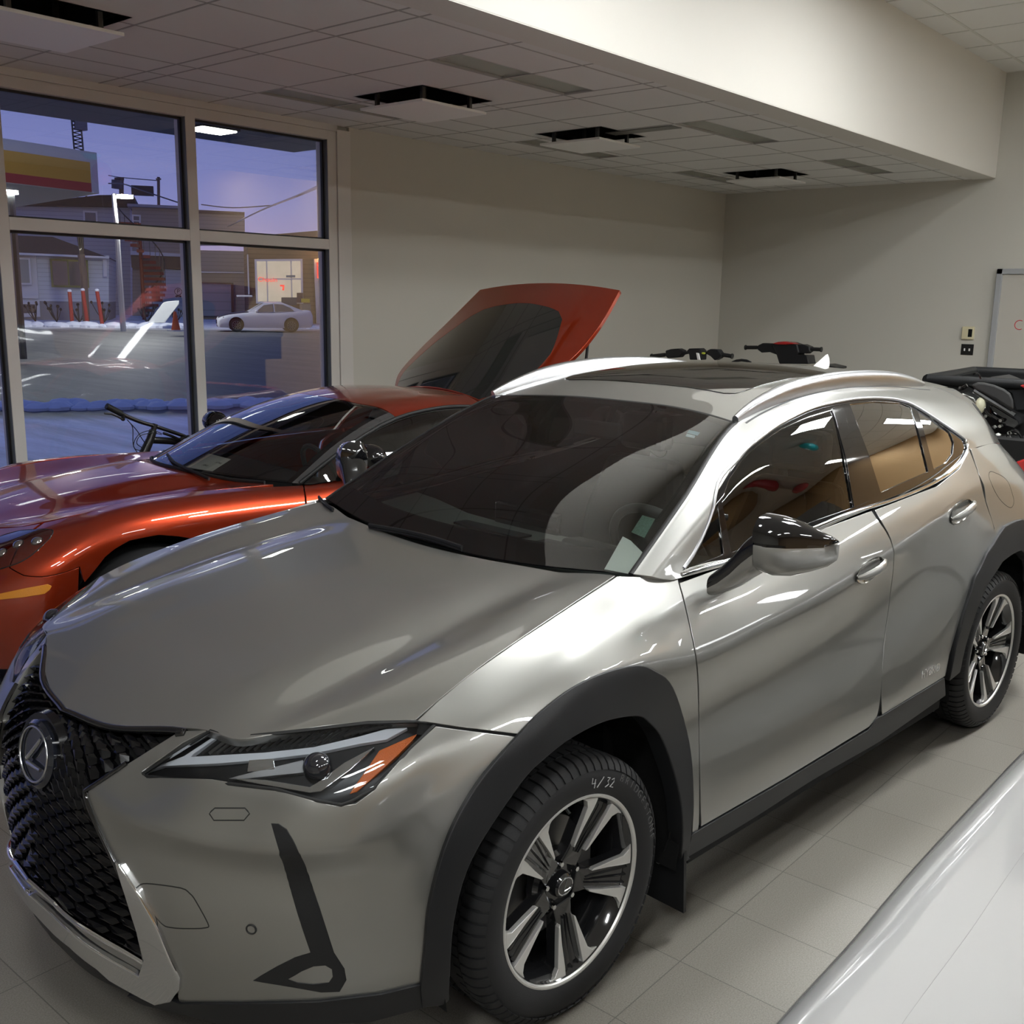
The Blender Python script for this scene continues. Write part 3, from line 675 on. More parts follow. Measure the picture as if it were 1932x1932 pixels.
# lower black lip of the bumper
LC.panel(SIDE.offset(.006), [(300, 1880), (340, 1896), (450, 1896), (600, 1892), (720, 1878), (800, 1858), (806, 1900), (700, 1928), (500, 1940), (330, 1935), (240, 1880)], 'bumper_lip', M_clad, mirror=True, gap=0)
# wheel-arch cladding
CLO = SIDE.offset(.012)
cl = S(*ARO[::-1])+[(1292, 1650), (1284, 1664)]+S(*ARI[1:])+[(800, 1900)]
LC.panel(CLO, cl, 'arch_cladding', M_clad, mirror=True, gap=0, depth=.05, rnd=.004)
rarc = lambda r, z0, zr: [side_uv(-2.64+r*math.cos(a), .33+zr*math.sin(a), CLO) for a in np.linspace(math.radians(z0), math.radians(180-z0), 26)]
LC.panel(CLO, rarc(.50, 0, .56)+rarc(.415, 3, .44)[::-1], 'arch_cladding', M_clad, mirror=True, gap=0, space='uv', depth=.05, rnd=.004)
# sill
SLO = SIDE.offset(.004)
LC.panel(SLO, [(1306, 1576), (1322, 1566), (1480, 1475), (1640, 1378), (1655, 1356), (1664, 1352), (1782, 1280), (1784, 1312), (1662, 1398), (1640, 1412), (1400, 1562), (1330, 1602), (1296, 1618)], 'sill_cladding', M_clad, mirror=True, gap=0, depth=.04)
for sg in (1, -1):
    q = MB(); q.box((-2.18, min(sg*.62, sg*.865), .20), (-.50, max(sg*.62, sg*.865), .26)); q.build('underbody_rail', M_deep, LX)
# ---- hood, windscreen, roof
LC.panel(HOOD, [(0, 0), (HOOD.nu-1, 0), (HOOD.nu-1, HOOD.nv-1), (0, HOOD.nv-1)], 'hood', M_sil, space='uv', gap=.002)
WSI = GRN
ws_out = block(GRN, 0, 2, 3, NR-4)
iu2 = GRN.iu[2]; v3, v3m = GRN.iv[3], GRN.iv[NR-4]
LC.panel(GRN, [(0, v3), (iu2, v3), (iu2, v3m), (0, v3m)], 'windscreen', M_ws, space='uv', gap=.001, thick=False)
BAND = GRN.offset(-.004)
def ring_uv(u0, u1, v0, v1, wb, wt, ws_):
    return [[(u0, v0), (u1, v0), (u1, v1), (u0, v1)], [(u0+wb, v0+ws_), (u1-wt, v0+ws_), (u1-wt, v1-ws_), (u0+wb, v1-ws_)]]
a, h = ring_uv(0, iu2, v3, v3m, 8, 2.5, 3)
LC.panel(BAND, a, 'windscreen_border', M_gloss, space='uv', gap=0, holes=[h], thick=False)
LC.panel(GRN, [(iu2+.3, v3), (GRN.nu-1, v3), (GRN.nu-1, v3m), (iu2+.3, v3m)], 'roof', M_sil, space='uv', gap=.001, holes=[])
# ---- side window frame (body colour) with the glass opening
DLO = [(1286, 1078), (1350, 932), (1390, 868), (1430, 829), (1465, 803), (1500, 784), (1540, 767), (1583, 757), (1650, 750), (1700, 755), (1735, 770), (1790, 806), (1822, 830), (1826, 845), (1815, 868), (1790, 892), (1765, 906), (1645, 952), (1552, 987), (1470, 1018), (1378, 1055)]
frame_uv = [(0, 0), (GRN.nu-1, 0), (GRN.nu-1, v3), (0, v3)]
dlo_uv = uvp(GRN, DLO)
fr_skin = GRN
LC.panel(GRN, frame_uv, 'side_frame', M_sil, mirror=True, space='uv', gap=.0006, holes=[dlo_uv])
# glass panes and their black posts
GSM = Skin(mirrored(green), blur=3, flip=GRN.flip)
GL = GSM.offset(-.010)
QG = [(1298, 1073), (1354, 948), (1366, 1046)]
FG = [(1362, 946), (1375, 905), (1400, 868), (1435, 836), (1475, 808), (1520, 789), (1570, 774), (1590, 850), (1610, 958), (1540, 982), (1470, 1010), (1380, 1043)]
RG = [(1603, 762), (1650, 757), (1700, 760), (1718, 768), (1735, 820), (1752, 890), (1700, 913), (1662, 930), (1640, 860)]
RQ = [(1730, 771), (1760, 789), (1792, 815), (1800, 835), (1798, 857), (1785, 874), (1762, 886), (1745, 820)]
LC.panel(GL, QG, 'quarter_glass', M_sg, mirror=True, gap=0, thick=False)
LC.panel(GL, FG, 'front_door_glass', M_sg, mirror=True, gap=0, thick=False)
LC.panel(GL, RG, 'rear_door_glass', M_pg, mirror=True, gap=0, thick=False)
LC.panel(GL, RQ, 'rear_quarter_glass', M_pg, mirror=True, gap=0, thick=False)
PS = GRN.offset(-.005)
LC.panel(PS, DLO, 'window_surround', M_gloss, mirror=True, gap=0, holes=[QG, FG, RG, RQ], depth=.012)
LC.panel(GRN.offset(-.002), [(1571, 770), (1590, 762), (1612, 850), (1640, 945), (1612, 957), (1596, 860)], 'pillar_cover', M_gloss, mirror=True, gap=0)
LC.ribbon(GRN, [(p[0], p[1]) for p in [(1290, 1072)]+DLO[1:-4]], .011, .004, 'window_trim', M_satin, mirror=True)
LC.ribbon(GRN, [(1286, 1084), (1378, 1057), (1470, 1021), (1552, 990), (1645, 956), (1765, 909), (1795, 890), (1818, 868), (1826, 845), (1822, 830)], .013, .005, 'window_trim', M_chrome, mirror=True)
# sunroof
SUN = [(1066, 715), (1130, 703), (1246, 690), (1330, 693), (1482, 704), (1470, 716), (1420, 726), (1390, 735), (1371, 736), (1310, 731), (1200, 722), (1120, 717)]
su = LC.uv(GRN, [(1066, 715), (1371, 737), (1482, 703), (1246, 690)], None)
u0, u1 = GRN.iu[3]-4, GRN.iu[5]-4; vv0, vv1 = GRN.iv[4]-9, GRN.iv[NR-5]+9
LC.panel(GRN.offset(.0025), [(u0, vv0+4), (u0+2, vv0+1), (u0+6, vv0), (u1, vv0), (u1, vv1), (u0+6, vv1), (u0+2, vv1-1), (u0, vv1-4)], 'sunroof', mat('roof_glass', (.008, .008, .008), .04, coat=1), space='uv', gap=0, depth=.004)
# rear window + tailgate
LC.panel(SIDE, [(SIDE.iu[20]-2, SIDE.iv[5]), (SIDE.nu-1, SIDE.iv[5]), (SIDE.nu-1, SIDE.nv-1), (SIDE.iu[20]-2, SIDE.nv-1)], 'tailgate_upper', M_sil, mirror=True, space='uv', gap=0) if False else None
q = MB()
rw = [(-3.12, .0, 1.415), (-3.11, .25, 1.403), (-3.10, .43, 1.372), (-3.02, .62, 1.24), (-2.98, .70, 1.16), (-3.08, .64, 1.115), (-3.18, .52, 1.105), (-3.24, .28, 1.115), (-3.26, 0, 1.118)]
full = rw+[(p[0], -p[1], p[2]) for p in rw[::-1]]
q.add(full, [tuple(range(len(full)))]); q.build('rear_window', M_gloss, LX)
# ---- black strips and sheets added behind the gaps, their shade put in as colour
def dark_backing(pts, w_=.05, sk=None, mirror=True, space='px', lift=-.016): LC.ribbon(sk or SIDE, pts, w_, .001, 'gap_dark_strip', M_deep, mirror=mirror, space=space, lift=lift, nprof=3)
dark_backing([(p[0], p[1]) for p in DCUT]); dark_backing(BCUT); dark_backing(RCUT[:-1]); dark_backing(SPLIT+[(790, 1364)])
LC.panel(HOOD.offset(-.03), [(1, 1), (HOOD.nu-2, 1), (HOOD.nu-2, HOOD.nv-2), (1, HOOD.nv-2)], 'hood_dark_backing', M_deep, space='uv', gap=0, thick=False)
SIN = SIDE.offset(-.03)
LC.panel(SIN, [(0, 0), (SIDE.iu[7], 0), (SIDE.iu[7]-2, SIDE.iv[3]), (SIDE.iu[7]-4, SIDE.nv-1), (0, SIDE.nv-1)], 'bumper_core', M_deep, space='uv', gap=0, thick=False, mirror=True)
LC.panel(SIN, [(SIDE.iu[11]-3, 0), (SIDE.iu[16]-6, 0), (SIDE.iu[16]+14, SIDE.iv[4]), (SIDE.nu-1, SIDE.iv[4]), (SIDE.nu-1, SIDE.nv-1), (SIDE.iu[8], SIDE.nv-1), (SIDE.iu[9], SIDE.nv-8), (SIDE.iu[10]+3, SIDE.nv-10), (SIDE.iu[11]-3, SIDE.iv[4])], 'door_dark_backing', M_deep, space='uv', gap=0, thick=False, mirror=True)
for sg in (1, -1):      # wheel wells
    for xc in (0, -2.64):
        q = MB(); n = 24; rr = .43 if xc == 0 else .435
        A = [(xc+rr*math.cos(a), .34+(rr+.06)*math.sin(a)) for a in np.linspace(-.25, math.pi+.25, n)]
        q.add([(x, sg*.885, z) for x, z in A]+[(x, sg*.50, z) for x, z in A], [(i, i+1, n+i+1, n+i) for i in range(n-1)]+[tuple(range(n, 2*n))]); q.build('wheel_well', M_deep, LX)
q = MB(); q.box((-3.3, -.70, .24), (.55, .70, .30)); q.build('floor_pan', M_deep, LX)
q = MB(); q.box((-.42, -.66, .3), (-.36, .66, .93)); q.build('firewall', M_deep, LX)
flap = [(1150+38, 1200+610)]
FL = [(-.43, .865, .30), (-.445, .865, .08), (-.405, .62, .08), (-.39, .62, .32)]
for sg in (1, -1):
    q = MB(); q.prism([(x, sg*y, z) for x, y, z in [(-.455, .885, .40), (-.47, .89, .075), (-.47, .68, .075), (-.455, .68, .40)]], (.012, 0, 0)); fl = q.build('mud_flap', M_clad, LX)
    for z in (.30, .20):
        q = MB(); q.ellipsoid((-.452, sg*.80, z), (.006, .009, .009), 10, 6); q.build('rivet', M_satin, fl, smooth=True)
# ---- headlights
HLO = [(268, 1460), (397, 1378), (420, 1386), (443, 1391), (560, 1379), (695, 1363), (785, 1361), (819, 1368), (762, 1425), (705, 1488), (665, 1511), (644, 1519), (600, 1511), (520, 1489), (434, 1479), (278, 1465)]
HB = SIDE.offset(-.028); HD = SIDE.offset(-.018)
M_lens_clear = glassmat('headlight_lens', (.90, .92, .94), .03)
M_drl = mat('light_guide', (.62, .64, .68), .25, coat=.5); M_amber = mat('amber_reflector', (.62, .13, .01), .25, coat=1, bump=.6, bscale=350)
z6 = lambda *p: [(260+x*.3002, 1340+y*.3003) for x, y in p]
for sg in (1,):
    bowls = LC.panel(HB, HLO, 'headlight', mat('headlight_bowl', (.006, .006, .007), .35), mirror=True, gap=-.004, thick=False)
    lens = LC.panel(SIDE.offset(-.001), HLO, 'lens', M_lens_clear, mirror=True, gap=.0015, depth=.008)
    for b_, l_ in zip(bowls, lens): l_.parent = b_
    def hl(fn):
        for o_, b_ in zip(fn, bowls): o_.parent = b_
    hl(LC.panel(HD, z6((40, 385), (290, 290), (480, 165), (492, 172), (350, 268), (330, 295), (800, 268), (1100, 235), (1400, 165), (1560, 120), (1690, 110), (1560, 180), (1400, 205), (1100, 268), (800, 305), (500, 330), (160, 347)), 'daytime_light', M_drl, mirror=True, gap=0, depth=.01))
    hl(LC.panel(HD, z6((575, 428), (1035, 315), (1060, 385), (640, 430)), 'reflector', M_satin, mirror=True, gap=0, depth=.01))
    hl(LC.panel(HD, z6((620, 432), (800, 440), (1080, 485), (1130, 455), (1300, 330), (1480, 235), (1330, 375), (1150, 505), (1080, 515), (780, 462)), 'chrome_blade', M_chrome, mirror=True, gap=0, depth=.01))
    hl(LC.panel(HD, z6((1760, 148), (1520, 255), (1460, 345), (1335, 525), (1375, 510), (1500, 400), (1640, 270)), 'turn_reflector', M_amber, mirror=True, gap=0, depth=.01))
    hl(LC.panel(HD, z6((700, 315), (850, 305), (860, 370), (690, 385)), 'small_reflector', M_chrome, mirror=True, gap=0, depth=.01))
    for k in range(26):
        t_ = k/25; x0 = 400+t_*1180; yb_ = 272-max(0, x0-500)*.10-(max(0, x0-1100)*.14); yt_ = 165-max(0, x0-600)*.085 if x0 > 560 else 180
        hl(LC.ribbon(HD, z6((x0, yb_), (x0+120, yt_)), .003, .004, 'rib', mat('rib_plastic', (.05, .05, .05), .3), mirror=True, nprof=3, smoothn=1))
    c3d = HD.ev(*LC.uv(HD, z6((1130, 355)))[0])
    for k, s2 in enumerate((1, -1)):
        q = MB(); q.ellipsoid((c3d[0], c3d[1]*s2, c3d[2]), (.030, .033, .030), 24, 14); q.build('projector', mat('projector_glass', (.02, .02, .025), .03, coat=1), bowls[k], smooth=True)
LC.ribbon(SIDE, HLO, .007, .0015, 'headlight_seal', M_rub, closed=True, mirror=True, nprof=3, smoothn=1, lift=.0005)
# ---- grille
r8 = lambda *p: [(x*.2029, 1540+y*.2029) for x, y in p]
def gu(*p): return [tuple(a) for a in LC.uv(SIDE, p)]
vt = SIDE.iv[6]; v_lo = gu((268, 1826))[0][1]
def mirror_u(poly):
    """close a half outline across the centre line of the nose"""
    return poly
top_edge = [(SIDE.iu[k], vt-2) for k in (0, 1, 2)]
wa = gu((338, 1380), (240, 1440), (168, 1488), (163, 1500), (180, 1548), (228, 1650), (262, 1740), (280, 1835))
GH = top_edge+wa+[(0, wa[-1][1]+4)]
grille = LC.panel(SIDE.offset(-.055), GH, 'grille', M_deep, space='uv', gap=0, thick=False, mirror=True)
gp = np.array(GH)
M_gr = mat('grille_gloss_black', (.004, .004, .005), .16, spec=.45)
GSK = SIDE.offset(-.012)
emC = SIDE.ev(0, LC.uv(SIDE, [(48, 1415)])[0][1]); vem = LC.uv(SIDE, [(48, 1415)])[0][1]
rows = []
el = {1: MB(), -1: MB()}
vbot, vtop = min(gp[:, 1])+1, vt-1.5
sc_ = np.array([SIDE.su, SIDE.sv])
nrow = 26
for j in range(nrow):
    v = vbot+(vtop-vbot)*(j+.3)/nrow
    up = v > SIDE.iv[3]+2
    # pitch in metres along u
    L = np.linalg.norm(np.diff(SIDE.ev(np.arange(0, SIDE.iu[4]), np.full(SIDE.iu[4], v)), axis=0), axis=1).cumsum()
    pitch = .053 if up else .074; k = 0
    s0 = (pitch/2 if j % 2 else 0)
    ss = s0-pitch
    while ss < .55:
        sm = ss+pitch/2; ss += pitch
        if sm < -.001: continue
        u = float(np.interp(sm, L, np.arange(1, len(L)+1)))
        if not inpoly(np.array([[u, v], [u+1.0, v]]), gp).all(): continue
        P = SIDE.ev(u, v)
        if (P[1]/.105)**2+((P[2]-emC[2])/.085)**2 < 1: continue
        Tu = SIDE.ev(u+1, v)-SIDE.ev(u-1, v); Tu /= np.linalg.norm(Tu); N = SIDE.nrm(u, v); Tv = np.cross(N, Tu); Tv *= np.sign(Tv[2]); Tv /= np.linalg.norm(Tv)
        hw = pitch*.47; hh = .0092 if up else .0062; sl = .009 if up else .004; P = P-N*.014
        # blade: wedge with a bright sloped top and an L shaped drop at its outer end
        prof = [(-hw, hh+sl, 0), (hw*.75, hh-sl, 0), (hw, -hh*1.1, 0), (hw*.55, -hh-sl*1.3, 0), (-hw*.6, -hh+sl, 0), (-hw, 0, 0)]
        for sg in (1, -1):
            fr_ = [P+Tu*a+Tv*b_+N*(.008 if i in (3, 4) else .0) for i, (a, b_, _) in enumerate(prof)]
            bk = [p-N*.035+Tv*.004 for p in fr_]; ce = sum(fr_)/6+N*.006
            vs = [(p[0], p[1]*sg, p[2]) for p in [*fr_, *bk, ce]]
            fs = [(i, (i+1) % 6, 12) for i in range(6)]+[(i, (i+1) % 6, 6+(i+1) % 6, 6+i) for i in range(6)]
            el[sg].add(vs, fs)
for k, sg in enumerate((1, -1)):
    o_ = el[sg].build('grille_mesh', M_gr, grille[k])
# thin black lip under the hood edge
LC.ribbon(SIDE, [(u_, v_-1) for u_, v_ in [(0, vt), (SIDE.iu[1], vt), (SIDE.iu[2], vt), wa[0]]], .016, .006, 'grille_lip', M_gloss, space='uv', mirror=True)
LC.ribbon(SIDE.offset(.001), wa[1:], .010, .006, 'grille_lip', M_gloss, space='uv', mirror=True)
# emblem
em = empty('emblem', tuple(emC+np.array([-.012, 0, 0]))); em.parent = LX
nm = SIDE.nrm(0.01, vem); pitch_ = math.atan2(nm[2], nm[0])
em.rotation_euler = (0, -pitch_, 0)
def ell(r, ry, rz, x, n=40): return [(x, ry*r*math.cos(a), rz*r*math.sin(a)) for a in np.linspace(0, 2*math.pi, n, endpoint=False)]
q = MB(); q.loft([ell(1, .098, .078, -.02), ell(1, .098, .078, .004), ell(.9, .098, .078, .012), ell(.86, .098, .078, .006), ell(.02, .098, .078, .003)], True, True); q.build('disc', mat('emblem_dark', (.01, .012, .02), .06, coat=1), em, smooth=True)
q = MB(); q.tube([(p[0], p[1], p[2]) for p in ell(.80, .098, .078, .011)], .0026, 8, closed=True); q.build('ring', M_satin, em, smooth=True)
q = MB(); q.tube([(.012, .030, .046), (.012, .018, .030), (.012, -.028, -.018), (.012, -.022, -.026), (.012, .052, -.022)], [.003, .0045, .0055, .0055, .004], 8); q.build('letter', M_satin, em, smooth=True)
q = MB(); q.loft([[(-.022, .125*math.cos(a), .10*math.sin(a)) for a in np.linspace(0, 2*math.pi, 24, endpoint=False)], [(-.004, .118*math.cos(a), .093*math.sin(a)) for a in np.linspace(0, 2*math.pi, 24, endpoint=False)]]); q.build('backing_plate', M_gr, em, smooth=True, sharp=30)
# chrome lower frame
FRO = SIDE.offset(.011)
def cen(px): return LC.uv(FRO, [px])[0]
cl_uv = lambda pts: [tuple(a) for a in LC.uv(FRO, pts)]
lo_u = cl_uv([(262, 1846), (200, 1811), (130, 1760), (95, 1727)]); lo_l = cl_uv([(100, 1762), (130, 1787), (182, 1829), (205, 1850), (266, 1884)])
side_c = cl_uv([(290, 1896), (318, 1890), (334, 1868), (334, 1846), (296, 1760), (255, 1685), (217, 1629), (236, 1690), (258, 1760), (272, 1815)])
def vz(z): return float(np.interp(z, SIDE.F[0, :, 2], np.arange(SIDE.nv)))
VCU, VCL, VCS = vz(.341), vz(.302), vz(.373)
LC.panel(FRO, lo_u+[(0, VCU), (0, VCL)]+lo_l+side_c, 'chrome_frame', M_chrome, space='uv', gap=0, depth=.03, rnd=.005, mirror=True)
st = cl_uv([(268, 1824), (170, 1766), (105, 1718), (90, 1702)])
LC.ribbon(SIDE, st+[(0, VCS)], .011, .008, 'chrome_strip', M_chrome, space='uv', mirror=True)
g2 = cl_uv([(262, 1842), (200, 1806), (130, 1752), (95, 1718)]); g1 = cl_uv([(95, 1711), (105, 1724), (170, 1773), (258, 1824)])
LC.panel(SIDE.offset(-.002), g2+[(0, VCU+.3), (0, VCS-.3)]+g1, 'lower_grille_bar', M_sil, space='uv', gap=0, mirror=True)
LC.panel(SIDE.offset(-.004), [(p[0], p[1]-.6) for p in lo_l[::-1][1:]]+[(0, VCL-.6), (0, 0)]+cl_uv([(200, 1868), (290, 1905)]), 'chin', M_clad, space='uv', gap=0, mirror=True)
# ---- bumper details
z1 = lambda *p: [(x*.3788, 1200+y*.3788) for x, y in p]
sl = LC.panel(SIDE.offset(.0015), z1((1352, 935), (1385, 938), (1425, 965), (1455, 1015), (1510, 1130), (1590, 1360), (1660, 1580), (1712, 1660), (1722, 1715), (1690, 1772), (1600, 1775), (1500, 1757), (1400, 1740), (1263, 1718), (1380, 1650), (1470, 1605), (1549, 1580), (1515, 1480), (1480, 1370), (1420, 1165)), 'air_guide', M_clad, mirror=True, gap=0, depth=.01, holes=[z1((1430, 1712), (1500, 1670), (1560, 1645), (1620, 1640), (1655, 1660), (1660, 1700), (1640, 1730), (1560, 1738), (1480, 1730))])
fg = LC.panel(SIDE.offset(-.02), z1((1410, 1715), (1500, 1660), (1560, 1630), (1640, 1625), (1675, 1660), (1680, 1710), (1650, 1745), (1560, 1750), (1470, 1742)), 'fog_light', mat('fog_bowl', (.10, .10, .10), .15, coat=1), mirror=True, gap=0, thick=False)
M_groove = mat('groove_dark', (.02, .02, .02), .6)
def groove(pts, name, closed=True, sk=None, w_=.0028): return LC.ribbon(sk or SIDE, pts, w_, .0004, name, M_groove, closed=closed, mirror=True, nprof=3, smoothn=1 if name == 'washer_cover' else 3, lift=.0002)
groove(z1((1043, 885), (1052, 873), (1070, 857), (1220, 857), (1232, 870), (1243, 885), (1215, 918), (1065, 918)), 'washer_cover')
groove(z1((700, 1238), (760, 1235), (900, 1255), (945, 1282), (975, 1320), (1035, 1430), (1025, 1453), (940, 1457), (850, 1452), (810, 1437), (760, 1380), (690, 1275)), 'tow_cover')
for k, sg in enumerate((1, -1)):
    c3d = SIDE.ev(*LC.uv(SIDE, z1((1252, 1460)))[0]); n3 = SIDE.nrm(*LC.uv(SIDE, z1((1252, 1460)))[0])
    c3d = np.array([c3d[0], c3d[1]*sg, c3d[2]]); n3 = np.array([n3[0], n3[1]*sg, n3[2]]); x_ = np.cross(n3, [0, 0, 1]); x_ /= np.linalg.norm(x_); y_ = np.cross(x_, n3)
    q = MB(); q.tube([c3d+n3*.001+(x_*math.cos(a)+y_*math.sin(a))*.0105 for a in np.linspace(0, 2*math.pi, 24, endpoint=False)], .0018, 6, closed=True); so = q.build('parking_sensor', M_groove, LX, smooth=True)
    q = MB(); q.add([tuple(c3d+n3*.0015+(x_*math.cos(a)+y_*math.sin(a))*.008) for a in np.linspace(0, 2*math.pi, 20, endpoint=False)], [tuple(range(20))]); q.build('face', M_sil, so)
# ---- wheels
M_tyre = mat('tyre_rubber', (.016, .016, .017), .62, bump=.3, bscale=700); M_rimb = mat('wheel_gloss_black', (.012, .012, .013), .12, coat=1); M_mach = mat('machined_alloy', (.80, .79, .76), .42, .75); M_disc = mat('brake_steel', (.30, .29, .28), .4, .9)
def pol(r, a, y): return (r*math.cos(a), y, r*math.sin(a))
def make_wheel(name='wheel'):
    w = empty(name)
    q = MB(); R0 = .331
    prof = [(.236, -.098), (.262, -.111), (.30, -.1125), (.318, -.103), (.328, -.088), (R0, -.05), (R0, -.030), (R0-.008, -.028), (R0-.008, -.020), (R0, -.018), (R0, .018), (R0-.008, .020), (R0-.008, .028), (R0, .030), (R0, .05), (.328, .088), (.318, .103), (.30, .1125), (.285, .1145), (.262, .111), (.246, .104), (.236, .098)]
    q.lathe(prof, n=96)
    for k in range(72):
        a0 = 2*math.pi*k/72; a1 = a0+2*math.pi/72*.76
        for sg in (1, -1):
            ring = []
            for a in (a0, (a0+a1)/2, a1):
                ring.append([pol(.328, a, sg*.052), pol(.337, a, sg*.052), pol(.3365, a, sg*.075), pol(.333, a, sg*.090), pol(.322, a, sg*.104), pol(.308, a, sg*.1135), pol(.306, a, sg*.105)])
            q.loft(ring, True, True)
            b0 = a0+.03; b1 = b0+2*math.pi/72*.8
            q.loft([[pol(.328, a, sg*.026), pol(.3365, a, sg*.026), pol(.3365, a, sg*.048), pol(.328, a, sg*.048)] for a in (b0, b1)], True, True)
    ty = q.build('tyre', M_tyre, w, smooth=True, sharp=30)
    q = MB(); q.lathe([(.236, -.10), (.226, -.09), (.210, -.05), (.205, .03), (.216, .075), (.228, .093), (.231, .098)], n=72); q.build('rim_barrel', M_rimb, w, smooth=True)
    q = MB(); q.lathe([(.230, .092), (.2350, .102), (.239, .104), (.2430, .103), (.245, .098)], n=96); q.build('rim_lip', M_mach, w, smooth=True)
    D = math.radians
    def P(r, deg, a0, dy=0): y = .066+.028*min(1, (r/.22)**1.5)+dy; return pol(r, a0+D(deg), y)
    for k in range(5):
        a0 = D(49+72*k); q = MB()
        o_ = [(.060, -34), (.095, -17.5), (.15, -15.5), (.205, -15), (.231, -21), (.231, 21), (.205, 15), (.15, 15.5), (.095, 17.5), (.060, 34)]
        top = [P(r, d, a0, -.010) for r, d in o_]; q.prism(top, (0, -.035, 0))
        q.build('spoke', M_rimb, w, bevel=.004)
        q = MB()          # raised centre rib with two flutes
        for d in (-5.5, 0, 5.5):
            q.loft([[P(.085, d*.9-2.2, a0, -.012), P(.085, d*.9, a0, -.004), P(.085, d*.9+2.2, a0, -.012)], [P(.222, d-1.6, a0, -.012), P(.222, d, a0, -.003), P(.222, d+1.6, a0, -.012)]])
        q.build('spoke_flute', M_rimb, w)
        for sg in (1, -1):
            q = MB(); o2 = [(.098, sg*14.6), (.105, sg*16.9), (.15, sg*16.2), (.205, sg*15.8), (.222, sg*18.5), (.2325, sg*24), (.2325, sg*8.0), (.205, sg*8.6), (.15, sg*11.0)]
            q.prism([P(r, d, a0, .001) for r, d in o2], (0, -.014, 0)); q.build('machined_face', M_mach, w, bevel=.0012)
        b0 = a0+D(36); q = MB(); q.lathe([(0, .066), (.0065, .066), (.0075, .062), (.0085, .045)], (.057*math.cos(b0), 0, .057*math.sin(b0)), 'y', 6); q.build('lug_nut', M_chrome, w)
        q = MB(); q.lathe([(.0085, .052), (.013, .052), (.0145, .0575), (.0155, .052)], (.057*math.cos(b0), 0, .057*math.sin(b0)), 'y', 20); q.build('lug_seat', M_rimb, w, smooth=True)
    q = MB(); q.lathe([(.0, .050), (.075, .050), (.085, .040), (.085, .02)], n=40); q.build('hub', M_rimb, w, smooth=True, sharp=30)
    q = MB(); q.lathe([(0, .074), (.026, .073), (.031, .068), (.034, .05)], n=32); cap = q.build('centre_cap', M_rimb, w, smooth=True)
    q = MB(); q.tube([(.026*math.cos(a), .0735, .021*math.sin(a)) for a in np.linspace(0, 2*math.pi, 28, endpoint=False)], .0018, 6, closed=True); q.tube([(-.004, .0745, .018), (.006, .0745, -.010), (-.016, .0745, -.009)], [.0012, .0022, .0015], 6); q.build('cap_emblem', M_chrome, cap, smooth=True)
    q = MB(); q.lathe([(.05, -.02), (.155, -.02), (.155, .0), (.06, .0), (.06, .02), (0, .02)], n=48); q.build('brake_disc', M_disc, w, smooth=True, sharp=30)
    q = MB(); q.box((-.16, -.04, -.05), (-.09, .02, .07)); q.build('caliper', mat('cast_iron', (.08, .075, .07), .6, .3), w, bevel=.008)
    q = MB(); q.tube([pol(.200, D(95), .045), pol(.186, D(95), .066)], .0042, 8); q.build('valve', M_satin, w)
    return w
wh = make_wheel(); 
def place_wheel(o, x, y, rot, flip=False):
    o.parent = LX; o.location = (x, y, .333); o.rotation_euler = (0, rot, math.pi if flip else 0)
place_wheel(wh, 0, .778, 0)
for (x, y, r, f) in ((-2.64, .778, .21, 0), (0, -.778, .3, 1), (-2.64, -.778, .7, 1)): place_wheel(copy_tree(wh), x, y, r, f)
# lettering and chalk marks on the near front tyre
def arc_text(body, r, a_mid, size, m, parent, y, name, step):
    n = len(body)
    for i, ch in enumerate(body):
        a = a_mid+(i-(n-1)/2)*step
        c = (r*math.cos(a), y, r*math.sin(a)); rad = (math.cos(a), 0, math.sin(a)); tan = (-math.sin(a), 0, math.cos(a)) if step > 0 else (math.sin(a), 0, -math.cos(a))
        text_mesh(name, ch, size, m, parent, frame_matrix(c, tan, rad), .0008)
tp = empty('tyre_lettering', (0, .778, .333)); tp.parent = LX
M_emb = mat('embossed_rubber', (.10, .10, .10), .5)
arc_text('BRIDGESTONE', .293, math.radians(147), .028, M_emb, tp, .1135, 'letter', math.radians(5.0))
M_chalk = mat('white_chalk', (.42, .42, .42), .9)
q = MB()
ck = lambda *pts: q.tube([pol(.276+dy, math.radians(104-0*dx)+dx, .1145) for dx, dy in pts], .0013, 5)
for off, shp in ((-.10, [(0, .014), (.0, 0), (.05, 0)]), (-.10, [(.04, .010), (.04, -.012)]), (0, [(-.02, -.012), (.05, .014)]), (.10, [(0, .012), (.04, .012), (.02, .003), (.045, -.004), (.0, -.012)]), (.17, [(0, .008), (.03, .012), (.04, .004), (0, -.010), (.05, -.010)])): ck(*[(a+off, b_) for a, b_ in shp])
q.build('chalk_mark', M_chalk, tp)
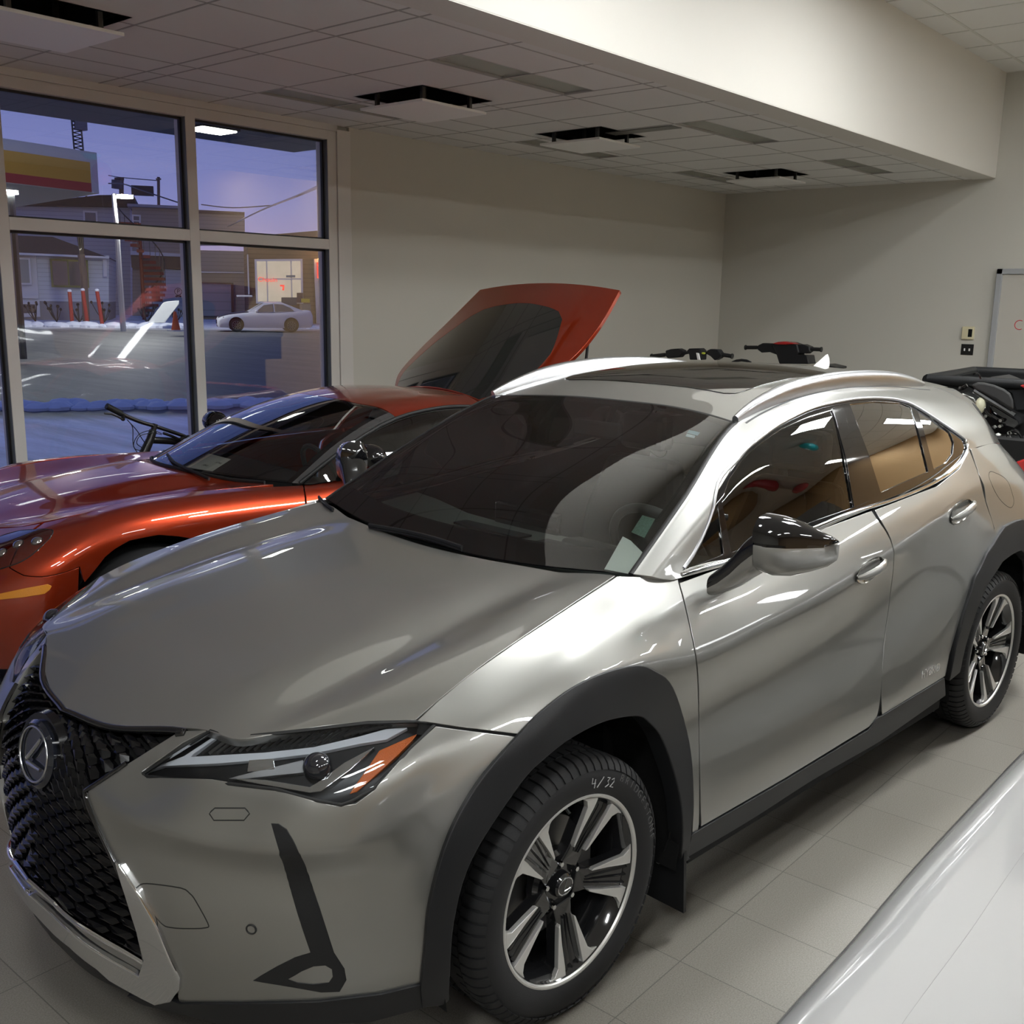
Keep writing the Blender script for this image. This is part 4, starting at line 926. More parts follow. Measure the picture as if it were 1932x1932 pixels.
# ---- mirrors
def mirror_house(sg):
    me = empty('door_mirror', (0, 0, 0)); me.parent = LX
    def sec(y, xf, xr, zt, zb, n=20):
        o = []
        for k in range(n):
            a = 2*math.pi*k/n; cx_, cz = (xf+xr)/2, (zt+zb)/2; c_, s_ = math.cos(a), math.sin(a)
            o.append((cx_+(xf-xr)/2*np.sign(c_)*abs(c_)**.75, y*sg, cz+(zt-zb)/2*np.sign(s_)*abs(s_)**.7))
        return o
    S_ = [(.905, -.655, -.735, 1.150, 1.062), (.93, -.622, -.755, 1.192, 1.034), (.97, -.628, -.775, 1.188, 1.026), (1.01, -.660, -.79, 1.174, 1.028), (1.045, -.71, -.80, 1.152, 1.042), (1.07, -.755, -.812, 1.138, 1.054), (1.082, -.79, -.818, 1.125, 1.068)]
    zmid = lambda y: 1.118-.02*(y-.93)
    up = MB(); dn = MB()
    def half(full, zm, top): return [(p[0], p[1], max(p[2], zm+.003) if top else min(p[2], zm-.003)) for p in full]
    up.loft([half(sec(*s_), zmid(s_[0]), True) for s_ in S_]); dn.loft([half(sec(*s_), zmid(s_[0]), False) for s_ in S_])
    up.build('cap', M_gloss, me, smooth=True, sharp=50); dn.build('housing', M_sil, me, smooth=True, sharp=50)
    q = MB(); q.loft([[(p[0]*.985-.011, p[1], min(max(p[2], zmid(s_[0])-.0045), zmid(s_[0])+.0045)) for p in sec(*s_)] for s_ in S_[:-1]]); q.build('joint', M_gloss, me)
    foot = [(.825, -.580, -.710, 1.005, .952), (.850, -.590, -.715, 1.030, .962), (.880, -.602, -.722, 1.070, .982), (.908, -.614, -.735, 1.115, 1.008), (.935, -.622, -.75, 1.145, 1.030)]
    q = MB(); q.loft([[(x_, y_, min(z_, (s_[3]+s_[4])/2+.012)) for x_, y_, z_ in sec(*s_)] for s_ in foot]); q.build('foot', M_sil, me, smooth=True, sharp=50)
    q = MB(); q.loft([[(x_+.002, y_, max(z_, (s_[3]+s_[4])/2)) for x_, y_, z_ in sec(s_[0], s_[1], s_[2], s_[3]+.016, s_[4])] for s_ in foot]); q.build('arm', M_gloss, me, smooth=True, sharp=50)
    q = MB(); q.add([(s_[2]-.001, y_*sg, z_) for s_, y_, z_ in [(S_[1], .935, 1.165), (S_[1], .935, 1.055), (S_[3], 1.02, 1.048), (S_[5], 1.062, 1.07), (S_[5], 1.062, 1.12), (S_[3], 1.02, 1.150)]], [(0, 1, 2, 3, 4, 5)]); q.build('mirror_glass', mat('mirror_silver', (.8, .8, .8), .02, 1), me)
for sg in (1, -1): mirror_house(sg)
# ---- door handles
z3 = lambda *p: [(1200+x*.3789, 700+y*.3789) for x, y in p]
for pts_c, dr in (((1160, 990), doors), ((1617, 700), rdoors)):
    uvc = LC.uv(SIDE, z3(pts_c))[0]; c0 = SIDE.ev(*uvc); n0 = SIDE.nrm(*uvc)
    for k, sg in enumerate((1, -1)):
        T = np.array([-1, 0, .10 if dr is doors else .18]); T = T-n0*(T@n0); T /= np.linalg.norm(T); B = np.cross(n0, T); B *= np.sign(B[2])
        mp_ = lambda a, b_, d: tuple(np.array([1, sg, 1])*(c0+T*a+B*b_+n0*d))
        q = MB(); n = 28; rg = []
        for r_, d in ((1.0, .0008), (.96, .0012), (.86, -.004), (.6, -.012), (.3, -.016), (.02, -.017)): rg.append([mp_(.098*r_*math.cos(a), .040*r_*math.sin(a), d+.004) for a in np.linspace(0, 2*math.pi, n, endpoint=False)])
        q.loft(rg, True, False); h_ = q.build('door_handle', mat('handle_cup_shade', (.16, .155, .14), .2, metal=.8, coat=1), dr[k], smooth=True)  # cup is a darker body colour, the shade of the recess painted in
        q = MB(); pr = [(-.092, .003, .006), (-.075, .006, .020), (-.04, .010, .030), (0, .012, .034), (.04, .014, .032), (.075, .014, .022), (.090, .013, .008)]
        wds = [.006, .011, .0135, .0145, .0145, .013, .008]
        q.tube([mp_(a, b_-.004, d) for a, b_, d in pr], wds, 14, flat=.62); q.build('grip', M_sil, h_, smooth=True)
# fuel flap, badge
groove([(1868, 890), (1880, 893), (1897, 903), (1908, 925), (1913, 945), (1909, 957), (1900, 955), (1885, 940), (1873, 918), (1866, 900)], 'fuel_flap')
uvb = LC.uv(SIDE, [(1734, 1276), (1776, 1256)]); pb = SIDE.offset(.001).ev(uvb[:, 0], uvb[:, 1]); nb = SIDE.nrm(*uvb.mean(0)); 
for sg in (1,):
    mid = pb.mean(0); ln = np.linalg.norm(pb[1]-pb[0]); tb = (pb[1]-pb[0])/ln
    bd = text_mesh('hybrid_badge', 'HYBRID', ln*.24, M_chrome, LX, frame_matrix(tuple(mid), tuple(tb), tuple(np.cross(nb, tb))), .0018)
# ---- roof rails, antenna, wipers
v3 = GRN.iv[3]
ra = np.linspace(GRN.iu[2]+1, GRN.iu[6]+4, 12); wd = [.022, .040, .052, .056, .056, .056, .056, .056, .054, .048, .036, .018]
LC.ribbon(GRN, [(u_, v3+.6, w_) for u_, w_ in zip(ra, wd)], .050, .042, 'roof_rail', M_satin, space='uv', mirror=True, nprof=11)
LC.ribbon(GRN, [(u_, v3+.2) for u_ in np.linspace(0, iu2, 14)], .014, .002, 'windscreen_seal', M_rub, space='uv', mirror=True, nprof=5)
LC.ribbon(GRN, [(iu2+.2, v_) for v_ in np.linspace(v3, v3m, 16)], .010, .001, 'windscreen_seal', M_rub, space='uv', nprof=3)
LC.ribbon(GRN, [(u_, v3-1.9) for u_ in np.linspace(GRN.iu[2]+3, GRN.iu[6]+4, 14)], .007, .0012, 'rail_gap_shadow', M_rub, space='uv', mirror=True, nprof=3)  # black strip painting in the slot gap and shadow line under the rail
q = MB(); ax, az = -2.62, 1.462
q.loft([[(ax+.09, 0, az), (ax+.09, 0, az), (ax+.09, 0, az+.003), (ax+.09, 0, az)], [(ax+.02, -.022, az), (ax+.02, .022, az), (ax+.01, .008, az+.035), (ax+.01, -.008, az+.035)], [(ax-.05, -.024, az), (ax-.05, .024, az), (ax-.06, .004, az+.072), (ax-.06, -.004, az+.072)], [(ax-.09, -.016, az-.01), (ax-.09, .016, az-.01), (ax-.075, .003, az+.07), (ax-.075, -.003, az+.07)]])
q.build('antenna_fin', M_white, LX, smooth=True, sub=1)
def wiper(pts, name='wiper'):
    P = LC.uv(GRN, pts); q = MB(); A = np.array(cr([GRN.ev(*p)+GRN.nrm(*p)*.016 for p in P], 4)); q.tube(A, .007, 8, flat=.7)
    A2 = [a-np.array([0, 0, .010]) for a in A]; q.tube(A2, .004, 6); return q.build(name, M_rub, LX, smooth=True)
wiper([(700, 998), (760, 1008), (820, 1022), (875, 1040)]); wiper([(606, 945), (618, 958), (632, 968)]); 
LC.ribbon(GRN, [(0, v3+1), (1, (GRN.nv-1)/2), (0, GRN.nv-2-v3)], .03, .004, 'cowl', M_rub, space='uv', smoothn=8) if False else None
# ---- cabin
M_dash = mat('dash_grey', (.10, .11, .105), .75); M_seat = mat('dark_leather', (.035, .035, .037), .5); M_cab = mat('cabin_black', (.012, .012, .013), .8)
q = MB(); rg = []
for y, xf, zf in ((-.70, -.50, .985), (-.4, -.42, .975), (0, -.40, .968), (.4, -.42, .975), (.70, -.50, .985)):
    rg.append([(xf, y, zf-.03), (xf-.12, y, zf+.0), (xf-.32, y, zf+.018), (xf-.42, y, zf-.02), (xf-.45, y, zf-.15), (xf-.40, y, zf-.4), (xf, y, zf-.4)])
q.loft(rg); dash = q.build('dashboard', M_dash, LX, smooth=True, sharp=40)
q = MB(); q.loft([[(-.78, .18, .985), (-.78, .55, .985), (-.80, .55, .93), (-.80, .18, .93)], [(-.68, .20, 1.0), (-.68, .53, 1.0), (-.62, .53, .95), (-.62, .20, .95)]]); q.build('instrument_hood', M_cab, dash, bevel=.01)
q = MB(); q.box((-.74, -.16, .98), (-.72, .14, 1.06)); q.build('display', M_gloss, dash, bevel=.006)
q = MB(); q.box((-.66, -.24, .984), (-.60, .08, .990)); q.box((-.66, .15, .984), (-.60, .5, .990)); q.build('vent', M_cab, dash)
sw = empty('steering_wheel', (-.97, .37, .93)); sw.parent = LX; sw.rotation_euler = (0, math.radians(-62), 0)
q = MB(); q.tube([(.185*math.cos(a), .185*math.sin(a), 0) for a in np.linspace(0, 2*math.pi, 40, endpoint=False)], .016, 12, closed=True); q.build('rim', M_seat, sw, smooth=True)
q = MB(); q.ellipsoid((0, 0, -.02), (.07, .08, .03), 20, 10); q.tube([(0, -.18, 0), (0, 0, -.01), (0, .18, 0)], .018, 8, flat=.5); q.tube([(0, 0, -.01), (-.17, 0, 0)], .018, 8, flat=.5); q.build('hub', M_cab, sw, smooth=True)
for sy, sx in ((.37, -1.62), (-.37, -1.62), (.35, -2.42), (-.35, -2.42)):
    s_ = empty('seat', (sx, sy, .35)); s_.parent = LX
    q = MB(); q.loft([[(.50, -.24, .12), (.50, .24, .12), (.48, .22, .28), (.48, -.22, .28)], [(-.05, -.26, .10), (-.05, .26, .10), (-.05, .24, .24), (-.05, -.24, .24)]]); q.build('cushion', M_seat, s_, bevel=.04)
    q = MB(); q.loft([[(.0, -.24, .15), (.0, .24, .15), (-.16, .24, .15), (-.16, -.24, .15)], [(-.10, -.25, .5), (-.10, .25, .5), (-.24, .24, .5), (-.24, -.24, .5)], [(-.17, -.19, .74), (-.17, .19, .74), (-.27, .18, .74), (-.27, -.18, .74)]]); q.build('backrest', M_seat, s_, bevel=.04)
    q = MB(); q.box((-.27, -.12, .77), (-.17, .12, .93)); q.build('headrest', M_seat, s_, bevel=.03)
q = MB(); q.box((-2.9, -.72, .3), (-.45, .72, .42)); q.build('cabin_floor', M_cab, LX)
q = MB(); q.box((-2.95, -.62, .4), (-2.9, .62, 1.15)); q.build('rear_bulkhead', M_cab, LX)
LC.panel(GRN.offset(-.035), [(iu2+4, v3+1), (GRN.nu-2, v3+1), (GRN.nu-2, v3m-1), (iu2+4, v3m-1)], 'headliner', mat('headliner_grey', (.22, .21, .20), .9), space='uv', gap=0, thick=False)
# rear-view mirror and windscreen stickers
q = MB(); q.box((-1.085, -.11, 1.27), (-1.06, .11, 1.33)); rv = q.build('rear_view_mirror', M_cab, LX, bevel=.01)
GI = GRN.offset(-.003)
def sticker(pts, nm, m): return LC.panel(GI, pts, nm, m, gap=0, thick=False)[0]
sticker([(1212, 972), (1236, 979), (1216, 1015), (1191, 1004)], 'sticker', mat('green_label', (.16, .26, .22), .5, noise=.6, nscale=160))
sticker([(1300, 811), (1321, 816), (1316, 822), (1296, 817)], 'sticker', mat('blue_label', (.30, .45, .55), .5)); sticker([(1296, 818), (1312, 822), (1310, 827), (1293, 823)], 'sticker', mat('pale_label', (.6, .7, .75), .5))
sticker([(1175, 1012), (1190, 1020), (1212, 1042), (1188, 1083), (1140, 1074)], 'white_corner_patch', mat('paper_white', (.85, .86, .84), .6))  # plain white patch at the lower near corner of the windscreen
# ================================================================== ORANGE SPORTS CAR
VLOC, VANG = (-.60, -2.72, 0), -.165
VX = empty('sports_car', VLOC, VANG, 'low orange-red sports coupe with its rear hatch raised, parked by the windows', 'car')
VC = Car(VX, RC.inframe(VLOC, VANG))
M_or = mat('orange_paint', (0.44, 0.042, 0.009), 0.34, metal=.80, coat=1.0, coat_rough=.008, coat_ior=1.7)
M_vglass = glassmat('tinted_car_glass', (.16, .19, .18), .09); M_vws = glassmat('sports_windscreen_glass', (.86, .90, .88), .07)
vs_ = [
 [(.86, 0, .14), (.93, 0, .28), (.955, 0, .42), (.93, 0, .52), (.88, 0, .58), (.80, 0, .635), (.70, 0, .68)],
 [(.82, .35, .14), (.89, .35, .28), (.91, .35, .42), (.88, .35, .53), (.82, .35, .60), (.72, .34, .66), (.60, .32, .71)],
 [(.72, .62, .15), (.79, .63, .28), (.80, .64, .42), (.76, .64, .54), (.70, .63, .63), (.60, .60, .70), (.48, .56, .745)],
 [(.60, .77, .15), (.66, .79, .28), (.67, .80, .42), (.64, .80, .54), (.59, .79, .64), (.50, .74, .73), (.38, .66, .775)],
 [(.47, .84, .16), (.52, .87, .28), (.53, .885, .42), (.51, .885, .54), (.47, .87, .65), (.38, .80, .755), (.27, .70, .80)],
 [(.22, .86, .17), (.22, .90, .30), (.22, .91, .48), (.22, .91, .63), (.22, .895, .74), (.18, .82, .81), (.1, .70, .828)],
 [(-.1, .86, .17), (-.1, .9, .30), (-.1, .91, .48), (-.1, .91, .65), (-.1, .895, .765), (-.1, .82, .832), (-.12, .70, .843)],
 [(-.45, .86, .17), (-.45, .88, .30), (-.45, .885, .48), (-.45, .885, .64), (-.45, .875, .755), (-.45, .81, .825), (-.45, .70, .840)],
 [(-.8, .84, .17), (-.8, .875, .30), (-.8, .88, .48), (-.8, .885, .64), (-.8, .87, .755), (-.8, .815, .815), (-.8, .735, .825)],
 [(-1.3, .84, .17), (-1.3, .87, .30), (-1.3, .88, .48), (-1.3, .89, .64), (-1.3, .875, .775), (-1.3, .835, .84), (-1.3, .79, .855)],
 [(-1.9, .85, .17), (-1.9, .88, .30), (-1.9, .90, .48), (-1.9, .91, .66), (-1.9, .89, .79), (-1.9, .84, .86), (-1.9, .78, .88)],
 [(-2.4, .86, .17), (-2.4, .90, .30), (-2.4, .93, .48), (-2.4, .93, .66), (-2.4, .91, .80), (-2.4, .85, .875), (-2.4, .74, .90)],
 [(-2.9, .86, .17), (-2.9, .89, .30), (-2.9, .92, .48), (-2.9, .92, .66), (-2.9, .90, .80), (-2.9, .84, .885), (-2.9, .72, .91)],
 [(-3.3, .76, .2), (-3.3, .80, .30), (-3.3, .84, .48), (-3.3, .85, .66), (-3.3, .83, .80), (-3.3, .77, .89), (-3.3, .66, .92)],
 [(-3.48, .40, .2), (-3.5, .42, .30), (-3.52, .45, .48), (-3.52, .45, .66), (-3.5, .45, .80), (-3.45, .42, .89), (-3.40, .38, .92)],
 [(-3.5, 0, .2), (-3.52, 0, .30), (-3.55, 0, .48), (-3.55, 0, .66), (-3.52, 0, .80), (-3.48, 0, .89), (-3.42, 0, .92)],
]
def mk(G, ref, comp, **k):
    s_ = Skin(G, **k)
    if s_.N[s_.nu//2, ref if ref is not None else s_.nv//2][comp] < 0: s_ = Skin(G, flip=True, **k)
    return s_
VS = mk(vs_, None, 1, step=.02, blur=2, cv={4: .3})
vh = [
 [(.48, .56, .745), (.60, .32, .71), (.67, .15, .69), (.70, 0, .68)],
 [(.27, .70, .80), (.30, .45, .762), (.34, .24, .78), (.36, 0, .785)],
 [(.06, .70, .829), (.04, .45, .788), (.03, .27, .832), (.03, 0, .84)],
 [(-.30, .70, .843), (-.30, .45, .812), (-.30, .29, .865), (-.30, 0, .873)],
 [(-.66, .70, .838), (-.55, .47, .832), (-.42, .29, .860), (-.36, 0, .868)],
]
VH = mk(mirrored(vh), None, 2, step=.02, blur=1, cv={1: .5, 2: .5, 4: .5, 5: .5})
vg = [
 [(-.82, .76, .835), (-.80, .74, .835), (-.79, .72, .835), (-.76, .695, .835), (-.47, .36, .866), (-.38, 0, .872)],
 [(-1.1, .795, .845), (-1.1, .755, .93), (-1.1, .705, 1.01), (-1.07, .655, 1.025), (-.93, .35, 1.065), (-.89, 0, 1.075)],
 [(-1.42, .815, .86), (-1.42, .765, .97), (-1.43, .625, 1.115), (-1.42, .568, 1.14), (-1.34, .32, 1.178), (-1.31, 0, 1.190)],
 [(-1.75, .815, .87), (-1.75, .755, .99), (-1.75, .60, 1.155), (-1.75, .54, 1.18), (-1.72, .30, 1.215), (-1.7, 0, 1.228)],
 [(-2.12, .80, .89), (-2.12, .70, 1.0), (-2.12, .52, 1.135), (-2.12, .44, 1.16), (-2.12, .24, 1.190), (-2.12, 0, 1.200)],
]
VG = mk(mirrored(vg), None, 2, step=.02, blur=1)
def vside(x, z):
    d = (VS.F[..., 0]-x)**2+(VS.F[..., 2]-z)**2+1e3*(VS.F[..., 1] < .25); return divmod(int(np.argmin(d)), VS.nv)
vt_ = VS.nv-1
split_uv = [tuple(a) for a in VC.uv(VS, [(18, 1071), (45, 1086), (150, 1070)])]
arcf = [vside(.35*1.06*math.cos(a)+.03, .34+.372*math.sin(a)) for a in np.linspace(math.radians(12), math.radians(168), 16)]
HLV = [(0, 1012), (36, 1001.6), (72, 998.5), (94, 999), (100, 1003), (94, 1015), (72, 1037), (45, 1057), (18, 1068), (-12, 1074), (-40, 1060), (-30, 1030)]
VC.panel(VS, [(VS.iu[3]-2, vt_), split_uv[0], split_uv[1], split_uv[2]]+arcf[2:]+[vside(-.42, .2), vside(-.60, .2), (VS.iu[8]-2, VS.iv[5]), (VS.iu[8], vt_)], 'front_fender', M_or, mirror=True, space='uv', gap=.003, step=.022)
VC.panel(VS, [(0, 0), vside(.45, .2)]+[arcf[0], arcf[1]]+[split_uv[2], split_uv[1], split_uv[0], (VS.iu[3]-3, vt_), (0, vt_)], 'front_bumper', M_or, mirror=True, space='uv', gap=.003, step=.022)
VC.panel(VS, [(VS.iu[8]+.2, vt_), (VS.iu[8]-1.8, VS.iv[5]), vside(-.62, .2), vside(-1.75, .2), vside(-1.80, .80), (vside(-1.95, .85)[0], vt_)], 'door', M_or, mirror=True, space='uv', gap=.003, step=.022)
arcr = [vside(-2.69+.38*math.cos(a), .35+.385*math.sin(a)) for a in np.linspace(math.radians(12), math.radians(168), 14)]
VC.panel(VS, [(vside(-1.95, .85)[0]+.3, vt_), vside(-1.81, .79), vside(-1.77, .2), vside(-2.28, .2)]+arcr[::-1]+[vside(-3.12, .25), (VS.nu-1, 0), (VS.nu-1, vt_)], 'rear_quarter', M_or, mirror=True, space='uv', gap=.003, step=.022)
VC.panel(VH, [(0, 0), (VH.nu-1, 0), (VH.nu-1, VH.nv-1), (0, VH.nv-1)], 'hood', M_or, space='uv', gap=.003, step=.022)
VC.panel(VS.offset(-.03), [(0, 0), (VS.iu[4], 0), (VS.iu[4], VS.iv[4]), (VS.iu[8], VS.iv[6]-6), (VS.iu[8], vt_), (0, vt_)], 'dark_backing', M_deep, space='uv', gap=0, thick=False, mirror=True, step=.04)  # black sheet added behind the panels, gap shade put into its colour
NV = 11; a3, a3m = VG.iv[3], VG.iv[7]; g2 = VG.iu[2]
VC.panel(VG, [(0, a3), (g2, a3), (g2, a3m), (0, a3m)], 'windscreen', M_vws, space='uv', gap=.001, thick=False, step=.022)
o_, h_ = ring_uv(0, g2, a3, a3m, .9, 1.5, 1.8)
VC.panel(VG.offset(-.004), o_, 'windscreen_border', M_gloss, space='uv', gap=0, holes=[h_], thick=False, step=.022)
VC.panel(VG, [(g2+.2, VG.iv[2]), (VG.nu-1, VG.iv[2]), (VG.nu-1, VG.iv[8]), (g2+.2, VG.iv[8])], 'roof', M_or, space='uv', gap=.001, step=.022)
VC.panel(VG, [(0, VG.iv[2]), (g2, VG.iv[2]), (g2, a3), (0, a3)], 'windscreen_pillar', mat('pillar_grey', (.10, .10, .10), .25, metal=.5, coat=.6), space='uv', gap=0, mirror=True, step=.022)
VC.panel(VG.offset(-.006), [(0, 0), (VG.iu[3]+6, 0), (VG.iu[4]-4, VG.iv[2]), (0, VG.iv[2])], 'side_window', M_vglass, space='uv', gap=.004, mirror=True, thick=False, step=.022)
VC.panel(VG, [(VG.iu[3]+7, 0), (VG.nu-1, 0), (VG.nu-1, VG.iv[2]), (VG.iu[4]-3, VG.iv[2])], 'rear_pillar', M_or, space='uv', gap=.001, mirror=True, step=.022)
VC.ribbon(VG, [(0, VG.iv[2]), (g2, VG.iv[2]), (VG.iu[3], VG.iv[2]), (VG.nu-1, VG.iv[2])], .018, .008, 'roof_seal', M_rub, space='uv', mirror=True)
# headlight under a clear cover
hb = VC.panel(VS.offset(-.02), HLV, 'headlight', mat('headlight_chrome_bowl', (.30, .26, .24), .15, metal=.9), gap=0, thick=False, mirror=True, step=.02)
for k, l_ in enumerate(VC.panel(VS.offset(.004), HLV, 'lens', glassmat('clear_cover', (.92, .92, .92), .10), gap=0, depth=.01, mirror=True, step=.02)): l_.parent = hb[k]
for px in ((8, 1046), (72, 1024), (38, 1030)):
    uv = VC.uv(VS.offset(-.015), [px])[0]; c_ = VS.offset(-.015).ev(*uv)
    for k, sg in enumerate((1, -1)):
        q = MB(); q.ellipsoid((c_[0], c_[1]*sg, c_[2]), (.03, .03, .026), 18, 10); q.build('lamp', mat('lamp_glass', (.45, .42, .42), .05, metal=.9), hb[k], smooth=True)
VC.ribbon(VS, HLV, .006, .002, 'headlight_seal', M_rub, closed=True, mirror=True, nprof=3)
VC.panel(VS.offset(.002), [(-20, 1126), (0, 1120.5), (50, 1110), (90, 1103), (97, 1106), (93, 1113), (84, 1120), (40, 1127), (0, 1131), (-20, 1133)], 'side_marker', mat('amber_marker', (.75, .28, .02), .25, coat=1, bump=.5, bscale=300), gap=0, mirror=True, step=.02)
for sg in (1, -1):
    for xc in (.03, -2.66):
        q = MB(); n = 16; A = [(xc+.375*math.cos(a), .34+.376*math.sin(a)) for a in np.linspace(-.25, math.pi+.25, n)]
        q.add([(x, sg*.89, z) for x, z in A]+[(x, sg*.55, z) for x, z in A], [(i, i+1, n+i+1, n+i) for i in range(n-1)]+[tuple(range(n, 2*n))]); q.build('wheel_well', M_deep, VX)
        wl = empty('wheel', (xc, sg*.79, .325), 0 if sg > 0 else math.pi); wl.parent = VX
        q = MB(); q.lathe([(.24, -.11), (.27, -.122), (.305, -.118), (.322, -.09), (.325, 0), (.322, .09), (.305, .118), (.27, .122), (.24, .11)], n=48); q.build('tyre', M_tyre, wl, smooth=True)
        q = MB(); q.lathe([(.24, -.1), (.22, -.06), (.215, .06), (.235, .10), (.24, .11)], n=48); q.lathe([(0, .07), (.06, .075), (.07, .03)], n=24)
        for k in range(5):
            a0 = 2*math.pi*k/5
            q.prism([pol(r, a0+d, .085-.03*(.22-r)) for r, d in ((.05, -.5), (.225, -.13), (.225, .13), (.05, .5))], (0, -.03, 0))
        q.build('rim', M_satin, wl, smooth=True, sharp=30)
# body floor and dark cargo bay, seats, dash
q = MB(); q.box((-3.4, -.80, .15), (.5, .80, .22)); q.build('floor_pan', M_deep, VX)
q = MB(); q.box((-3.2, -.62, .80), (-2.1, .62, .82)); q.box((-2.14, -.60, .6), (-2.10, .60, 1.12)); q.build('cargo_bay', M_cab, VX)
q = MB(); q.loft([[(-.72, y, .77), (-.90, y, .80), (-1.05, y, .80), (-1.1, y, .70), (-.72, y, .6)] for y in (-.66, -.3, .3, .66)]); q.build('dashboard', M_cab, VX, smooth=True, sharp=40)
for sy in (.36, -.36):
    s_ = empty('seat', (-1.75, sy, .25)); s_.parent = VX
    q = MB(); q.loft([[(.0, -.24, .15), (.0, .24, .15), (-.16, .24, .15), (-.16, -.24, .15)], [(-.14, -.25, .5), (-.14, .25, .5), (-.26, .24, .5), (-.26, -.24, .5)], [(-.22, -.14, .80), (-.22, .14, .80), (-.30, .13, .80), (-.30, -.13, .80)]]); q.build('backrest', M_seat, s_, bevel=.04)
q = MB(); q.tube([(-1.12+.07*math.sin(a), .36+.17*math.cos(a), .80+.16*math.sin(a)) for a in np.linspace(0, 2*math.pi, 28, endpoint=False)], .014, 8, closed=True); q.build('steering_wheel', M_seat, VX, smooth=True)
# raised hatch: curved sheet hinged at the roof edge
def lidrow(x, z, w, hc): return [(x-.02*0, y*w, z-hc*(y*y)) for y in (1, .8, .55, .28, 0, -.28, -.55, -.8, -1)]
lid = [lidrow(-2.13, 1.205, .46, .045), lidrow(-2.30, 1.33, .66, .085), lidrow(-2.55, 1.515, .77, .115), lidrow(-2.80, 1.70, .76, .10), lidrow(-3.03, 1.865, .70, .045)]
VLD = Skin(lid, step=.02, blur=1)
if VLD.N[VLD.nu//2, VLD.nv//2][0] < 0: VLD = Skin(lid, step=.02, blur=1, flip=True)
lidC = VLD
GLS = [(763, 727.7), (785, 706), (808, 685), (840, 661), (871, 639), (905, 614), (936, 591), (958, 572), (979, 561), (1005, 559), (1036, 560), (1049, 566), (1056, 580), (1054, 600), (1050, 622), (1040, 665), (1031, 706), (1015, 730), (960, 745), (900, 748), (830, 738)]
def fuv(pts): return [tuple(a) for a in VC.uv(VLD, pts)]
ht = empty('hatch', (0, 0, 0)); ht.parent = VX
gu_ = [(np.clip(u_, .5, VLD.nu-3), np.clip(v_, 1, VLD.nv-2)) for u_, v_ in fuv(GLS)]
g_uv = [(0.2, 4), (VLD.iu[1], 8)]
vc_ = (VLD.nv-1)/2
wglass = lambda t: (4+t*7)
GU = [(.3, 1.5), (VLD.iu[1], 3), (VLD.iu[2], 7), (VLD.iu[3]-2, 13), (VLD.iu[3]+1, 16.5), (VLD.iu[3]+2, 21), (VLD.iu[3]+3, 30)]
GU = GU+[(a, VLD.nv-1-b_) for a, b_ in GU[::-1]]
M_lid = M_or
VC.panel(VLD, [(0, 0), (VLD.nu-1, 0), (VLD.nu-1, VLD.nv-1), (0, VLD.nv-1)], 'hatch_panel', M_lid, ht, space='uv', gap=0, holes=[GU], step=.022, depth=.025)
VC.panel(VLD.offset(-.001), GU, 'hatch_glass', mat('dark_hatch_glass', (.012, .014, .013), .05, coat=1), ht, space='uv', gap=-.004, thick=True, depth=.006, step=.022)
q = MB(); q.tube([VLD.offset(-.03).ev(2, 4), VLD.offset(-.05).ev(VLD.iu[2], 4)], .008, 8); q.build('gas_strut', M_rub, ht)
q = MB(); q.tube([(-2.75, .66, .9), tuple(VLD.offset(-.02).ev(VLD.iu[3], 4))], .009, 8); q.build('gas_strut', M_rub, ht)
# mirrors and wiper
for sg in (1, -1):
    q = MB(); R_ = Matrix.Rotation(0, 3, 'X')
    q.ellipsoid((-1.08, sg*.92, .965), (.075, .10, .068), 20, 12); m_ = q.build('door_mirror', M_gloss, VX, smooth=True)
    q = MB(); q.tube([(-1.08, sg*.92, .93), (-1.05, sg*.81, .86)], .022, 8, flat=.6); q.build('mirror_arm', M_rub, m_, smooth=True)
P = VC.uv(VG, [(318, 862), (330, 876), (352, 888), (375, 898), (396, 908)]); q = MB(); A = [VG.ev(*p)+VG.nrm(*p)*.014 for p in P]; q.tube(cr(A, 4), .009, 8, flat=.8); q.build('wiper', M_rub, VX, smooth=True)
q = MB(); A = [VH.offset(.006).ev(VH.nu-1, v_) for v_ in np.linspace(3, VH.nv-4, 14)]; q.tube(A, .010, 8, flat=.6); q.build('cowl', M_rub, VX, smooth=True)
# notice lying behind the windscreen
pp = [VC.cam.on(*p, 'z', .885) for p in ((393, 856), (435, 866), (389.5, 897.5), (349.6, 884.8))]
pl = VG.offset(-.010); pp = [pl.ev(*u_) for u_ in VC.uv(pl, [(394, 855.5), (436, 866.5), (385, 899), (347, 883)])]
W2 = Matrix.Rotation(VANG, 4, 'Z'); W2.translation = Vector(VLOC)
pw = [W2@Vector(tuple(p)) for p in pp]
ps = MB(); nrm_ = (pw[1]-pw[0]).cross(pw[3]-pw[0]).normalized()
if nrm_.z < 0: nrm_ = -nrm_
org = sum(pw, Vector())/4
ps.prism([p-org for p in pw], nrm_*-.0006); paper = tag(ps.build('paper_notice', mat('paper_white', (.85, .86, .84), .6), None, loc=org), 'white paper notice with two printed lines behind the orange car windscreen', 'notice')
xd = (pw[1]-pw[0]); yd = (pw[0]-pw[3])
for body, t_, sz in (('SVP NE TOUCHE PAS', .20, .017), ('MERCI', -.08, .017)):
    text_mesh('printed_line', body, sz, mat('print_grey', (.12, .12, .12), .6), paper, frame_matrix(tuple(yd*t_-xd*.0+nrm_*.0012), tuple(xd), tuple(yd)), .0003)
# ================================================================== OTHER THINGS IN THE ROOM
def A(px, py, ax, c): return RC.on(px, py, ax, c)
